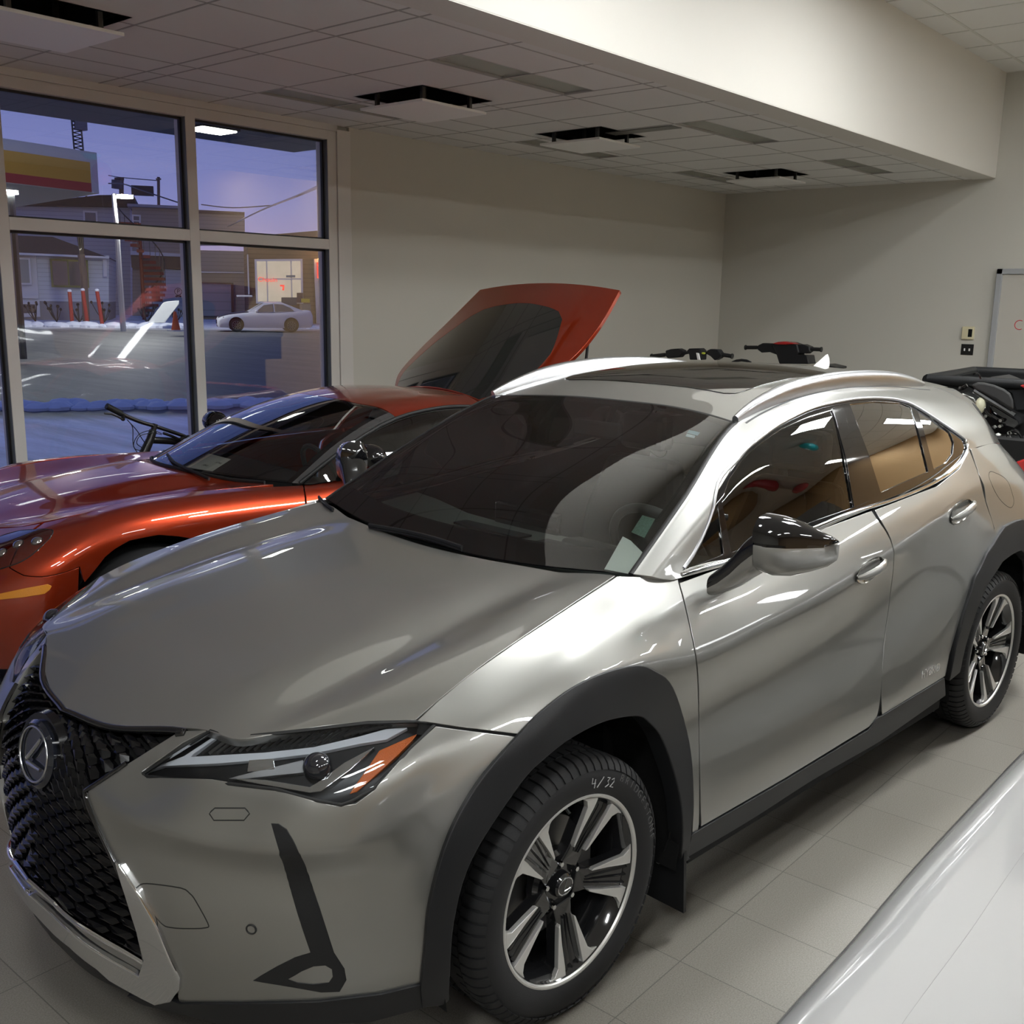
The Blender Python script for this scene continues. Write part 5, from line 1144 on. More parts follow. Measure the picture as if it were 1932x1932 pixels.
# ---- mountain bike leaning by the window
M_bike = mat('bike_black', (.010, .010, .011), .35, coat=.5)
bk = empty('mountain_bike', (-1.6, -3.80, 0), 0, 'black mountain bike standing between the windows and the orange sports car', 'bicycle')
def bl(p): return (p[0]+1.6, p[1]+3.80, p[2])
YB_ = -3.70
bar_pts = [bl(A(*p, 'y', YB_)) for p in ((201, 766), (232, 782), (262, 795), (292, 804), (325, 815), (350, 824), (376, 837))]
q = MB(); q.tube(cr(bar_pts, 4), .0125, 10); hb_ = q.build('handlebar', M_bike, bk, smooth=True)
for a, b_ in ((0, 1), (6, 5)):
    q = MB(); q.tube([bar_pts[a], tuple(np.array(bar_pts[a])*.1+np.array(bar_pts[b_])*.9)], .019, 12); q.build('grip', M_rub, hb_, smooth=True)
lv = [bl(A(*p, 'y', YB_+.03)) for p in ((197, 780), (210, 781), (222, 786), (232, 792))]
q = MB(); q.tube(lv, .006, 8); q.tube([lv[-1], bar_pts[1]], .012, 8); q.build('brake_lever', M_bike, hb_, smooth=True)
lv = [bl(A(*p, 'y', YB_+.03)) for p in ((308, 817), (322, 822), (338, 829), (345, 832))]
q = MB(); q.tube(lv, .009, 8); q.tube([lv[2], bar_pts[5]], .010, 8); q.build('brake_lever', M_bike, hb_, smooth=True)
ht_ = [bl(A(*p, 'y', YB_)) for p in ((293, 800), (289, 812), (283, 830), (270, 858))]
q = MB(); q.tube(ht_[:2], .018, 10); q.build('stem', M_bike, hb_, smooth=True)
q = MB(); q.tube(ht_[1:], [.024, .026, .030], 12); q.build('head_tube', M_bike, bk, smooth=True)
fa, ra_, bb, st_ = bl((-1.02, -3.74, .36)), bl((-2.20, -3.78, .36)), bl((-1.72, -3.76, .34)), bl(A(400, 845, 'y', -3.74))
crown = ht_[-1]
for dy in (-.055, .055):
    q = MB(); q.tube([(crown[0], crown[1]+dy, crown[2]), (crown[0]+.03, crown[1]+dy, crown[2]-.12), (fa[0], fa[1]+dy, fa[2])], [.02, .019, .016], 10); q.build('fork_leg', M_bike, bk, smooth=True)
q = MB(); q.tube([ht_[2], bl(A(320, 832, 'y', YB_)), bl(A(366, 838, 'y', YB_-.02)), st_], .022, 12, flat=.8); q.tube([ht_[3], bb], .028, 12, flat=.8); q.tube([bb, st_], .018, 10)
for dy in (-.05, .05): q.tube([(bb[0], bb[1]+dy*.6, bb[2]), (ra_[0], ra_[1]+dy, ra_[2])], .012, 8); q.tube([(st_[0], st_[1]+dy*.4, st_[2]-.05), (ra_[0], ra_[1]+dy, ra_[2])], .010, 8)
q.build('frame', M_bike, bk, smooth=True)
sd = np.array(bl(A(420, 801, 'y', -3.74)))
q = MB(); q.tube([st_, tuple(sd+[-.02, 0, -.03])], .014, 10); q.build('seat_post', M_bike, bk, smooth=True)
q = MB(); q.tube([tuple(sd+[.085, 0, 0]), tuple(sd+[.02, 0, .006]), tuple(sd+[-.08, 0, .004]), tuple(sd+[-.16, 0, .01])], [.014, .024, .05, .062], 14, flat=1.0); sdo = q.build('saddle', M_rub, bk, smooth=True)
for c_ in (fa, ra_):
    q = MB(); q.tube([(c_[0]+.335*math.cos(a), c_[1], c_[2]+.335*math.sin(a)) for a in np.linspace(0, 2*math.pi, 48, endpoint=False)], .028, 10, closed=True); w_ = q.build('wheel', M_tyre, bk, smooth=True)
    q = MB(); q.tube([(c_[0]+.30*math.cos(a), c_[1], c_[2]+.30*math.sin(a)) for a in np.linspace(0, 2*math.pi, 48, endpoint=False)], .010, 8, closed=True); q.tube([(c_[0], c_[1]-.05, c_[2]), (c_[0], c_[1]+.05, c_[2])], .018, 10)
    for k in range(16):
        a = 2*math.pi*k/16; q.tube([(c_[0], c_[1]+(.02 if k % 2 else -.02), c_[2]), (c_[0]+.30*math.cos(a), c_[1], c_[2]+.30*math.sin(a))], .0012, 4)
    q.build('spoked_rim', M_bike, w_)
for pts in (((240, 792), (250, 806), (251, 835), (255, 847), (266, 850)), ((240, 792), (258, 812), (268, 828), (277, 840)), ((305, 818), (285, 812), (262, 820), (252, 840), (262, 858)), ((305, 820), (288, 817), (265, 822), (258, 836), (268, 845))):
    q = MB(); q.tube(cr([bl(A(*p, 'y', YB_+.02)) for p in pts], 5), .0028, 6); q.build('cable', M_bike, bk, smooth=True)
q = MB(); q.tube([(bb[0]+.02, bb[1]-.08, bb[2]), (bb[0]+.02, bb[1]+.08, bb[2])], .02, 10); q.tube([(bb[0], bb[1]+.08, bb[2]), (bb[0]+.12, bb[1]+.09, bb[2]-.12)], .010, 8); q.tube([(bb[0], bb[1]-.08, bb[2]), (bb[0]-.12, bb[1]-.09, bb[2]+.12)], .010, 8); q.build('crankset', M_bike, bk, smooth=True)
# ---- handlebar machines behind the SUV
M_pl = mat('dark_moulded_plastic', (.009, .0095, .011), .45, coat=.2); M_red = mat('red_plastic', (.38, .02, .02), .3, coat=.6)
z4 = lambda x, y: (1220+x*.19669, 630+y*.19669)
def machine(name, X, label, cat, grips, mid, parts, hull_h, colour, back, fwd):
    loc = A(*z4(*mid), 'x', X); root = empty(name, (X, loc[1], 0), 0, label, cat)
    lp = lambda p, dx=0: tuple(A(*z4(*p), 'x', X+dx)-np.array([X, loc[1], 0]))
    q = MB(); q.tube(cr([lp(p) for p in grips], 3), .013, 10); hbb = q.build('handlebar', M_pl, root, smooth=True)
    for a, b_ in ((grips[0], grips[1]), (grips[-1], grips[-2])):
        q = MB(); pa, pb_ = np.array(lp(a)), np.array(lp(b_)); q.tube([pa, pa+(pb_-pa)*.08, pa+(pb_-pa)*.09, pb_], [.024, .024, .018, .018], 12); q.build('grip', M_rub, hbb, smooth=True)
    for nm, poly, m_, th, dx in parts:
        q = MB(); q.prism([lp(p, dx) for p in poly], (-th, 0, 0)); q.build(nm, m_, root, bevel=.008)
    q = MB(); q.loft([[(-.10, -.12, hull_h-.10), (-.10, .12, hull_h-.10), (.12, .12, hull_h-.14), (.12, -.12, hull_h-.14)], [(back*.6, -.20, .75), (back*.6, .20, .75), (fwd*.6, .20, .70), (fwd*.6, -.20, .70)], [(back, -.24, .35), (back, .24, .35), (fwd, .24, .30), (fwd, -.24, .30)], [(back, -.22, .0), (back, .22, .0), (fwd, .22, .0), (fwd, -.22, .0)]]); q.build('body', colour, root, bevel=.03)
    return root
mA = machine('dirt_bike', -6.4, 'black handlebar of a dirt bike behind the grey car roof, left of two', 'motorbike', [(45, 215), (175, 200), (250, 180), (370, 185), (450, 165), (560, 180), (700, 195), (825, 215)], (450, 200),
    [('hand_guard', [(180, 160), (230, 145), (300, 140), (345, 160), (340, 190), (310, 225), (200, 235), (178, 210)], M_pl, .08, .03), ('hand_guard', [(575, 160), (610, 145), (680, 150), (700, 180), (720, 205), (690, 235), (650, 255), (610, 215), (575, 195)], M_pl, .08, .03),
     ('bar_pad', [(380, 165), (405, 140), (500, 138), (525, 160), (522, 250), (410, 248), (405, 200)], M_pl, .10, .06), ('white_stripe', [(472, 180), (500, 185), (515, 252), (485, 250)], M_white, .01, .072), ('yellow_cap', [(525, 175), (555, 180), (548, 198), (522, 194)], mat('yellow_cap', (.45, .5, .05), .5), .03, .06)], 1.20, M_pl, -.20, 1.0)
q = MB(); P_ = [tuple(A(*z4(*p), 'x', -6.2)-np.array([-6.4, mA.location[1], 0])) for p in ((820, 275), (860, 258), (910, 252), (960, 258), (1000, 278))]; q.tube(P_, .012, 8); q.build('cowling', M_pl, mA, smooth=True)
mB = machine('snowmobile', -7.3, 'black steering head with red top panel behind the grey car roof beside its antenna fin', 'snowmobile', [(945, 130), (1060, 130), (1150, 120), (1300, 120), (1450, 125), (1560, 145), (1680, 150)], (1320, 160),
    [('hand_guard', [(1065, 110), (1110, 88), (1200, 92), (1245, 130), (1245, 200), (1180, 175), (1100, 180), (1060, 150)], M_pl, .10, .03), ('hand_guard', [(1420, 105), (1500, 100), (1560, 125), (1565, 165), (1530, 190), (1440, 185), (1400, 160)], M_pl, .10, .03),
     ('console', [(1200, 92), (1250, 80), (1310, 76), (1380, 82), (1440, 105), (1460, 180), (1440, 200), (1540, 205), (1555, 290), (1270, 285), (1240, 190)], M_pl, .16, .05), ('red_panel', [(1205, 92), (1260, 76), (1310, 72), (1390, 84), (1420, 98), (1330, 104), (1250, 102)], M_red, .10, .07)], 1.22, M_pl, -1.0, .22)
q = MB(); q.prism([tuple(A(*z4(*p), 'x', -7.0)-np.array([-7.3, mB.location[1], 0])) for p in ((1640, 298), (1700, 292), (1815, 318), (1810, 342), (1700, 330), (1640, 325))], (-.25, 0, 0)); q.build('rear_rack', M_pl, mB, bevel=.01)
# ---- side-by-side cargo bed and its engine bay at the right edge
z7 = lambda x, y: (1740+x*.10872, 690+y*.10872)
UZ = 1.30
def Lz(x, y, z): return A(*z7(x, y), 'z', z)
c0 = Lz(90, 235, UZ)
ut = empty('utility_vehicle', (c0[0], c0[1]+.5, 0), 0, 'black utility vehicle with plastic cargo bed and open engine bay at the right edge', 'vehicle')
uo = np.array([c0[0], c0[1]+.5, 0])
pA, pB = Lz(95, 240, UZ)-uo, Lz(900, 95, UZ)-uo
M_bed = mat('bed_plastic', (.007, .0075, .008), .5, spec=.3)
dirx = (pB-pA); dirx[2] = 0; ln_ = min(1.6, np.linalg.norm(dirx)); dirx /= np.linalg.norm(dirx); diry = np.array([-dirx[1], dirx[0], 0]); 
if diry[1] < 0: diry = -diry
W_ = 1.35
def bedp(a, b_, z): return tuple(pA+dirx*a+diry*b_+np.array([0, 0, z-UZ]))
q = MB(); q.add([bedp(0, 0, 1.02), bedp(ln_, 0, 1.02), bedp(ln_, W_, 1.02), bedp(0, W_, 1.02)], [(0, 1, 2, 3)])
for (a0, b0), (a1, b1) in (((0, 0), (ln_, 0)), ((ln_, 0), (ln_, W_)), ((ln_, W_), (0, W_)), ((0, W_), (0, 0))):
    d_ = np.array([a1-a0, b1-b0]); d_ = d_/np.linalg.norm(d_); n_ = np.array([-d_[1], d_[0]])*.05
    q.add([bedp(a0, b0, 1.0), bedp(a1, b1, 1.0), bedp(a1, b1, UZ), bedp(a0, b0, UZ), bedp(a0+n_[0], b0+n_[1], 1.0), bedp(a1+n_[0], b1+n_[1], 1.0), bedp(a1+n_[0], b1+n_[1], UZ), bedp(a0+n_[0], b0+n_[1], UZ)], [(0, 1, 2, 3), (4, 5, 6, 7), (3, 2, 6, 7), (0, 1, 5, 4), (0, 3, 7, 4), (1, 2, 6, 5)])
    q.tube([bedp(a0, b0, UZ), bedp(a1, b1, UZ)], .035, 10)
q.build('cargo_bed', M_bed, ut, smooth=True, sharp=40)
XU = c0[0]+.15
lu = lambda x, y, dx=0: tuple(A(*z7(x, y), 'x', XU+dx)-uo)
def plate(nm, poly, m_, th=.08, dx=0, bv=.006, parent=None): q = MB(); q.prism([lu(x, y, dx) for x, y in poly], (-th, 0, 0)); return q.build(nm, m_, parent or ut, bevel=bv)
M_gp = mat('grey_fender_plastic', (.03, .03, .03), .55, bump=.2, bscale=500)
q = MB()
gp_ = [(850, 330), (960, 285), (1080, 290), (1250, 330), (1420, 400), (1530, 480), (1580, 600), (1590, 760), (1480, 720), (1280, 590), (1050, 470), (900, 400)]
q.loft([[lu(x, y, .0) for x, y in gp_], [lu(x*.97+38, y*.97+18, .05) for x, y in gp_]]); q.build('fender', M_gp, ut, bevel=.01)
plate('seat_base', [(1080, 220), (1180, 195), (1300, 240), (1400, 285), (1900, 330), (1900, 780), (1620, 770), (1560, 480), (1400, 390), (1200, 310)], M_pl, .4, -.15)
plate('tail_light', [(1690, 350), (1740, 330), (1900, 310), (1900, 400), (1760, 390)], M_red, .04, -.10)
plate('engine_bay', [(600, 400), (760, 340), (900, 420), (1600, 800), (1900, 900), (1900, 1900), (1500, 1800), (1100, 1300), (880, 900)], mat('engine_bay_black', (.006, .006, .006), .5), .5, -.12, 0)
plate('intake_box', [(1160, 690), (1240, 690), (1660, 950), (1690, 1010), (1600, 1100), (1420, 1040), (1180, 850)], M_gloss, .10, -.02)
M_al = mat('cast_alloy', (.38, .38, .36), .25, 1.0)
plate('alloy_casing', [(680, 470), (800, 520), (900, 560), (1000, 760), (960, 830), (840, 700), (700, 600)], M_al, .10, -.03)
q = MB(); c_ = np.array(lu(1010, 690, .03)); q.ellipsoid(c_, (.035, .03, .05), 16, 10); q.build('reservoir', mat('cream_reservoir', (.55, .53, .38), .4), ut, smooth=True)
plate('bracket', [(1180, 1060), (1260, 1020), (1310, 1070), (1250, 1110)], M_al, .03, .0); plate('clip', [(1240, 1200), (1300, 1165), (1360, 1205), (1290, 1255)], M_white, .03, .01)
plate('gear_case', [(1260, 1400), (1400, 1420), (1470, 1500), (1380, 1600), (1290, 1500)], M_al, .05, .0)
for k, (pts, r_) in enumerate((([(960, 860), (1050, 950), (1150, 1100), (1250, 1250)], .018), ([(1250, 1290), (1400, 1370), (1620, 1480)], .016), ([(1260, 1330), (1420, 1410), (1600, 1500)], .010), ([(1450, 1300), (1520, 1260), (1580, 1330), (1600, 1420)], .02), ([(1550, 1130), (1660, 1160), (1730, 1260), (1740, 1380), (1690, 1520), (1560, 1700)], .009), ([(1040, 560), (1060, 700), (1130, 830), (1300, 940)], .008), ([(900, 430), (1100, 560), (1300, 680), (1600, 870)], .016), ([(880, 150), (930, 125), (990, 160), (1020, 230)], .006), ([(640, 400), (700, 390), (780, 340)], .012))):
    q = MB(); q.tube(cr([lu(x, y, .03) for x, y in pts], 4), r_, 8); q.build('hose', M_gloss if k % 3 else mat('braided_hose', (.10, .10, .10), .2, metal=.8), ut, smooth=True)
random.seed(3)
for k in range(22):
    x, y = random.uniform(900, 1650), random.uniform(850, 1500)
    if y < 750+(x-900)*.35: continue
    q = MB(); c_ = lu(x, y, .0); q.lathe([(0, .03), (.010, .03), (.012, .02), (.014, 0)], c_, 'x', 6); q.build('bolt', M_al, ut)
for dx_, dy_ in ((.2, .35), (.2, 1.45), (-1.2, .35), (-1.2, 1.45)):
    q = MB(); cx_, cy_ = pA[0]+dx_, pA[1]+dy_-.15; q.lathe([(.0, -.10), (.16, -.10), (.26, -.12), (.30, -.09), (.30, .09), (.26, .12), (.16, .10), (.0, .10)], (cx_, cy_, .30), 'y', 32); q.build('wheel', M_tyre, ut, smooth=True, sharp=40)
q = MB(); q.box((pA[0]-1.3, pA[1]+.35, .3), (pA[0]+.3, pA[1]+1.0, 1.0)); q.build('chassis', M_deep, ut)
# red fairing of a motorbike at the right edge
mr = empty('motorcycle', (-4.25, .98, 0), 0, 'red motorcycle fairing at the right edge above the grey car rear', 'motorbike')
mo = np.array([-4.25, .98, 0]); lm_ = lambda x, y, dx=0: tuple(A(*z7(x, y), 'x', -4.25+dx)-mo)
q = MB(); fr_ = [(1545, 1850), (1570, 1740), (1640, 1660), (1760, 1620), (2100, 1600), (2200, 1900), (1900, 1960), (1700, 1900)]
q.loft([[lm_(x, y, 0) for x, y in fr_], [lm_(x*.94+110, y*.94+100, .06) for x, y in fr_]]); q.build('fairing', M_red, mr, bevel=.01)
q = MB(); q.loft([[(-.15, .1, .82), (.05, .1, .82), (.05, .1, .6), (-.15, .1, .6)], [(-.12, 1.1, .75), (.02, 1.1, .75), (.02, 1.1, .5), (-.12, 1.1, .5)]]); q.build('frame', M_pl, mr)
for yy in (.45, 1.6):
    q = MB(); q.lathe([(.20, -.06), (.29, -.07), (.31, -.04), (.31, .04), (.29, .07), (.20, .06), (.18, .03), (.05, .04), (0, .04)], (-.05, yy, .31), 'x', 32); q.lathe([(0, -.04), (.05, -.04), (.18, -.03), (.20, -.06)], (-.05, yy, .31), 'x', 32); q.build('wheel', M_tyre, mr, smooth=True)
q = MB(); q.tube([(-.05, .45, .31), (-.05, .2, .8)], .03, 8); q.tube([(-.05, 1.6, .31), (-.05, .9, .6)], .03, 8); q.build('fork', M_pl, mr)
# ---- white car under the camera's left hand side
WX = empty('white_car', (-.95, 2.635, 0), 0, 'white glossy car, its hood and shoulder crease filling the bottom right corner', 'car')
M_wp = mat('white_pearl_paint', (.50, .50, .495), .22, coat=1.0, coat_rough=.01)
def wsec(x, hw, zt, k=1.0, zc=None):
    """half section from sill to the centre line"""
    zc = zc or zt; e = zt-.05
    return [(x, -hw*.96, .20), (x, -hw, .38), (x, -hw*1.0, .58), (x, -hw*.985, e-.13), (x, -hw*.955, e-.035), (x, -hw*.90, e+.008), (x, -hw*.84, e+.022), (x, -hw*.55, zc+.005), (x, -hw*.25, zc+.025), (x, 0, zc+.03)]
wst = [(2.62, .42, .60, .62), (2.56, .62, .70, .74), (2.35, .80, .80, .84), (2.0, .925, .865, .91), (1.4, .945, .905, .955), (.8, .945, .91, .965), (.2, .94, .905, .965), (-1.0, .94, .92, .97), (-2.0, .95, .96, .99), (-2.5, .90, .97, .98), (-2.75, .78, .90, .92), (-2.82, .6, .80, .82)]
wg = [[(p[0], p[1], p[2]) for p in wsec(x, hw, zt, 1, zc)] for x, hw, zt, zc in wst]
wg = [h+[(p[0], -p[1], p[2]) for p in h[:-1][::-1]] for h in wg]
WSK = mk(wg, None, 2, step=.02, blur=1, cv={5: .75, 13: .75})
WC = Car(WX, RC.inframe((-.95, 2.635, 0), 0))
WC.panel(WSK, [(0, 0), (WSK.nu-1, 0), (WSK.nu-1, WSK.nv-1), (0, WSK.nv-1)], 'body', M_wp, space='uv', gap=0, step=.028)
WC.panel(WSK.offset(.002), [(WSK.iu[1], WSK.iv[6]+2), (WSK.iu[6]+4, WSK.iv[6]+2), (WSK.iu[6]+4, WSK.iv[12]-2), (WSK.iu[1], WSK.iv[12]-2)], 'hood', M_wp, space='uv', gap=.003, step=.028, depth=.004)
gh = [[(.05, -.80, 1.0), (.05, -.80, 1.01), (.05, 0, 1.03), (.05, .80, 1.01), (.05, .80, 1.0)], [(-.8, -.84, 1.0), (-.80, -.66, 1.38), (-.80, 0, 1.42), (-.80, .66, 1.38), (-.8, .84, 1.0)], [(-1.6, -.84, 1.0), (-1.6, -.64, 1.40), (-1.6, 0, 1.44), (-1.6, .64, 1.40), (-1.6, .84, 1.0)], [(-2.45, -.75, .98), (-2.45, -.70, 1.01), (-2.45, 0, 1.03), (-2.45, .70, 1.01), (-2.45, .75, .98)]]
q = MB(); q.loft(gh, False, False); q.build('cabin_glass', M_gloss, WX, smooth=True, sharp=60)
q = MB(); q.loft([[(-.7, -.64, 1.375), (-.7, 0, 1.42), (-.7, .64, 1.375), (-.7, 0, 1.39)], [(-1.75, -.62, 1.40), (-1.75, 0, 1.45), (-1.75, .62, 1.40), (-1.75, 0, 1.42)]]); q.build('roof', M_wp, WX, smooth=True, sharp=60)
for xx in (1.75, -1.75):
    for sg in (1, -1):
        q = MB(); q.lathe([(0, .0), (.2, .02), (.23, .05), (.30, .06), (.335, .03), (.335, -.15), (.2, -.16)], (xx, 0, .335), 'y', 40); o_ = q.build('wheel', M_tyre, WX, smooth=True, sharp=40, loc=(0, sg*.90, 0)); o_.scale = (1, sg, 1)
# ---- balloons touching the high ceiling behind the camera (they mirror in the door glass)
for x, y, c_, nm in ((-5.77, 3.75, (.02, .42, .45), 'teal'), (-7.61, 6.9, (.45, .02, .03), 'red')):
    t = empty('balloon', (x, y, ZU-.02), 0, nm+' balloon floating against the high ceiling, mirrored in the driver window', 'balloon')
    q = MB(); q.ellipsoid((0, 0, -.20), (.17, .17, .20), 24, 16); q.build('skin', mat(nm+'_latex', c_, .25, coat=.5), t, smooth=True)
    q = MB(); q.tube([(0, 0, -.40), (.02, 0, -.6), (-.01, .02, -.9)], .003, 5); q.build('string', M_white, t)
# ================================================================== OUTSIDE
OA = math.radians(-122.03); OF = np.array([math.cos(OA), math.sin(OA), 0]); OR = np.array([math.sin(OA), -math.cos(OA), 0]); OC = np.array([CAMP[0], CAMP[1], 0])
def O(px, py, d):
    r = RC.ray(px, py); t = d/(r@OF); return np.array(CAMP)+r*t
def gz(d): return -.12+.0085*d
def og(px, d):
    """ground point under a pixel column at distance d"""
    p = O(px, 560, d); return np.array([p[0], p[1], gz(d)])
def blk(nm, pts, d, m, th=.3, parent=None, kind=None, bevel=0, lbl=None, cat=None, grp=None):
    q = MB(); P_ = [O(x, y, d) for x, y in pts]
    if parent is None:
        c = sum(P_)/len(P_); c = np.array([c[0], c[1], 0]); q.prism([p-c for p in P_], OF*th); o = q.build(nm, m, None, loc=tuple(c), bevel=bevel)
        if kind: o['kind'] = kind
        if lbl: tag(o, lbl, cat, grp)
    else: q.prism([p-np.array(parent.location) for p in P_], OF*th); o = q.build(nm, m, parent, bevel=bevel)
    return o
def oempty(nm, px, d, label, cat, group=None):
    p = og(px, d); return empty(nm, tuple(p), 0, label, cat, group)
def bandmat(name, col, pitch, dark=.75, rough=.7):
    m = bpy.data.materials.new(name); m.use_nodes = True; n = m.node_tree.nodes; l = m.node_tree.links; b = n['Principled BSDF']; b.inputs['Roughness'].default_value = rough
    t = n.new('ShaderNodeTexCoord'); s_ = n.new('ShaderNodeSeparateXYZ'); a = n.new('ShaderNodeMath'); a.operation = 'DIVIDE'; a.inputs[1].default_value = pitch; f = n.new('ShaderNodeMath'); f.operation = 'FRACT'; c = n.new('ShaderNodeMath'); c.operation = 'LESS_THAN'; c.inputs[1].default_value = .14
    mx = n.new('ShaderNodeMix'); mx.data_type = 'RGBA'; mx.inputs[6].default_value = (*col, 1); mx.inputs[7].default_value = (*[v*dark for v in col], 1)
    l.new(t.outputs['Object'], s_.inputs[0]); l.new(s_.outputs[2], a.inputs[0]); l.new(a.outputs[0], f.inputs[0]); l.new(f.outputs[0], c.inputs[0]); l.new(c.outputs[0], mx.inputs[0]); l.new(mx.outputs[2], b.inputs['Base Color']); return m
# ---- ground: near snow, slushy street, far snow
def groundmat():
    m = bpy.data.materials.new('winter_ground'); m.use_nodes = True; n = m.node_tree.nodes; l = m.node_tree.links; b = n['Principled BSDF']; b.inputs['Roughness'].default_value = .55
    g = n.new('ShaderNodeNewGeometry'); dt = n.new('ShaderNodeVectorMath'); dt.operation = 'DOT_PRODUCT'; sb = n.new('ShaderNodeVectorMath'); sb.operation = 'SUBTRACT'; sb.inputs[1].default_value = tuple(OC); dt.inputs[1].default_value = tuple(OF)
    l.new(g.outputs['Position'], sb.inputs[0]); l.new(sb.outputs[0], dt.inputs[0])
    nz = n.new('ShaderNodeTexNoise'); nz.inputs['Scale'].default_value = .8; nz.inputs['Detail'].default_value = 8; mp = n.new('ShaderNodeMapping'); mp.inputs['Rotation'].default_value = (0, 0, -OA); mp.inputs['Scale'].default_value = (1.6, .22, 1)
    l.new(g.outputs['Position'], mp.inputs[0])
    mp.vector_type = 'TEXTURE' if False else 'POINT'; l.new(mp.outputs[0], nz.inputs[0])
    ad = n.new('ShaderNodeMath'); ad.operation = 'MULTIPLY_ADD'; ad.inputs[1].default_value = 3.0; l.new(nz.outputs[0], ad.inputs[0]); l.new(dt.outputs['Value'], ad.inputs[2])
    rp = n.new('ShaderNodeValToRGB'); mr = n.new('ShaderNodeMapRange'); mr.inputs[1].default_value = 0; mr.inputs[2].default_value = 80; l.new(ad.outputs[0], mr.inputs[0]); l.new(mr.outputs[0], rp.inputs[0])
    snow = (.72, .74, .82, 1); sl = (.17, .165, .165, 1); sl2 = (.13, .12, .105, 1)
    els = rp.color_ramp.elements; els[0].position = 0; els[0].color = snow; els[1].position = 1; els[1].color = snow
    for p, c in ((.215, snow), (.225, (.075, .068, .068, 1)), (.34, (.09, .08, .078, 1)), (.48, sl2), (.60, (.15, .14, .125, 1)), (.615, (.14, .13, .13, 1)), (.64, (.5, .5, .52, 1)), (.67, snow)):
        e_ = els.new(p); e_.color = c
    n2 = n.new('ShaderNodeTexNoise'); n2.inputs['Scale'].default_value = 1.1; n2.inputs['Detail'].default_value = 9; n2.inputs['Roughness'].default_value = .7; l.new(mp.outputs[0], n2.inputs[0])
    m2 = n.new('ShaderNodeMapRange'); m2.inputs[1].default_value = .35; m2.inputs[2].default_value = .68; m2.inputs[3].default_value = .62; m2.inputs[4].default_value = 1.5; l.new(n2.outputs[0], m2.inputs[0])
    mx = n.new('ShaderNodeMix'); mx.data_type = 'RGBA'; mx.blend_type = 'MULTIPLY'; mx.inputs[0].default_value = .8; l.new(rp.outputs[0], mx.inputs[6]); l.new(m2.outputs[0], mx.inputs[7]); l.new(mx.outputs[2], b.inputs['Base Color'])
    bp = n.new('ShaderNodeBump'); bp.inputs['Strength'].default_value = .6; bp.inputs['Distance'].default_value = .08; l.new(n2.outputs[0], bp.inputs['Height']); l.new(bp.outputs[0], b.inputs['Normal']); return m
q = MB(); ds = [5.6, 9, 13, 16.4, 17, 24, 32, 40, 48, 56, 66, 90, 200]; vs = []
for d in ds:
    for k in range(21):
        s_ = (k-10)*d*.16; p = OC+OF*d+OR*s_; 
        vs.append((p[0], min(p[1], YW-.3), gz(d)))
q.add(vs, [(i*21+k, i*21+k+1, (i+1)*21+k+1, (i+1)*21+k) for i in range(len(ds)-1) for k in range(20)])
gr = q.build('street', groundmat()); gr['kind'] = 'structure'
M_snow = mat('packed_snow', (.74, .76, .83), .8, bump=.8, bscale=6)
# ridge of ploughed lumps at both edges of the street
random.seed(11)
def ridge(nm, d0, x0, x1, nlump, h, label):
    q = MB()
    for k in range(nlump):
        px = random.uniform(x0, x1); d = d0+random.uniform(-.5, .5)*h*4; p = og(px, d); r = h*random.uniform(.4, 1.0)
        q.ellipsoid((p[0], p[1], p[2]+r*.1), (r*1.6, r*1.2, r*.8), 8, 5, Matrix.Rotation(random.uniform(0, 3), 3, 'Z'))
    o = q.build(nm, M_snow, smooth=True); tag(o, label, 'snow', kind='stuff')
ridge('snow_ridge', 17.2, -60, 700, 170, .15, 'ragged ridge of ploughed snow at the near edge of the street')
ridge('snow_bank', 50.5, -60, 345, 90, .30, 'lumpy snow bank along the far kerb before the white houses')
ridge('snow_bank', 50.5, 540, 640, 30, .22, 'snow heap behind the parked white sedan by the brown shop')
Z = lambda x, y: (20+x*.18634, 430+y*.18634)
Y5 = lambda x, y: (360+x*.14493, 480+y*.14493)
T3 = lambda x, y: (x*.18634, 180+y*.18634)
T4 = lambda x, y: (360+x*.14493, 210+y*.14493)
def zz(f, *p): return [f(x, y) for x, y in p]
M_sidw = bandmat('white_siding', (.62, .66, .68), .22); M_sidg = bandmat('grey_siding', (.42, .43, .46), .25); M_sidb = bandmat('brown_siding', (.19, .125, .075), .24, .6); M_sidt = bandmat('tan_siding', (.36, .31, .27), .22)
M_roof = mat('asphalt_shingle', (.055, .045, .042), .9, noise=.3, nscale=8); M_found = mat('concrete_grey', (.26, .27, .30), .85); M_win = mat('house_window', (.06, .065, .07), .08, coat=1); M_trim = mat('white_trim', (.66, .66, .66), .6); M_olive = mat('olive_trim', (.20, .21, .07), .6); M_brk = mat('brown_fascia', (.14, .10, .08), .7)
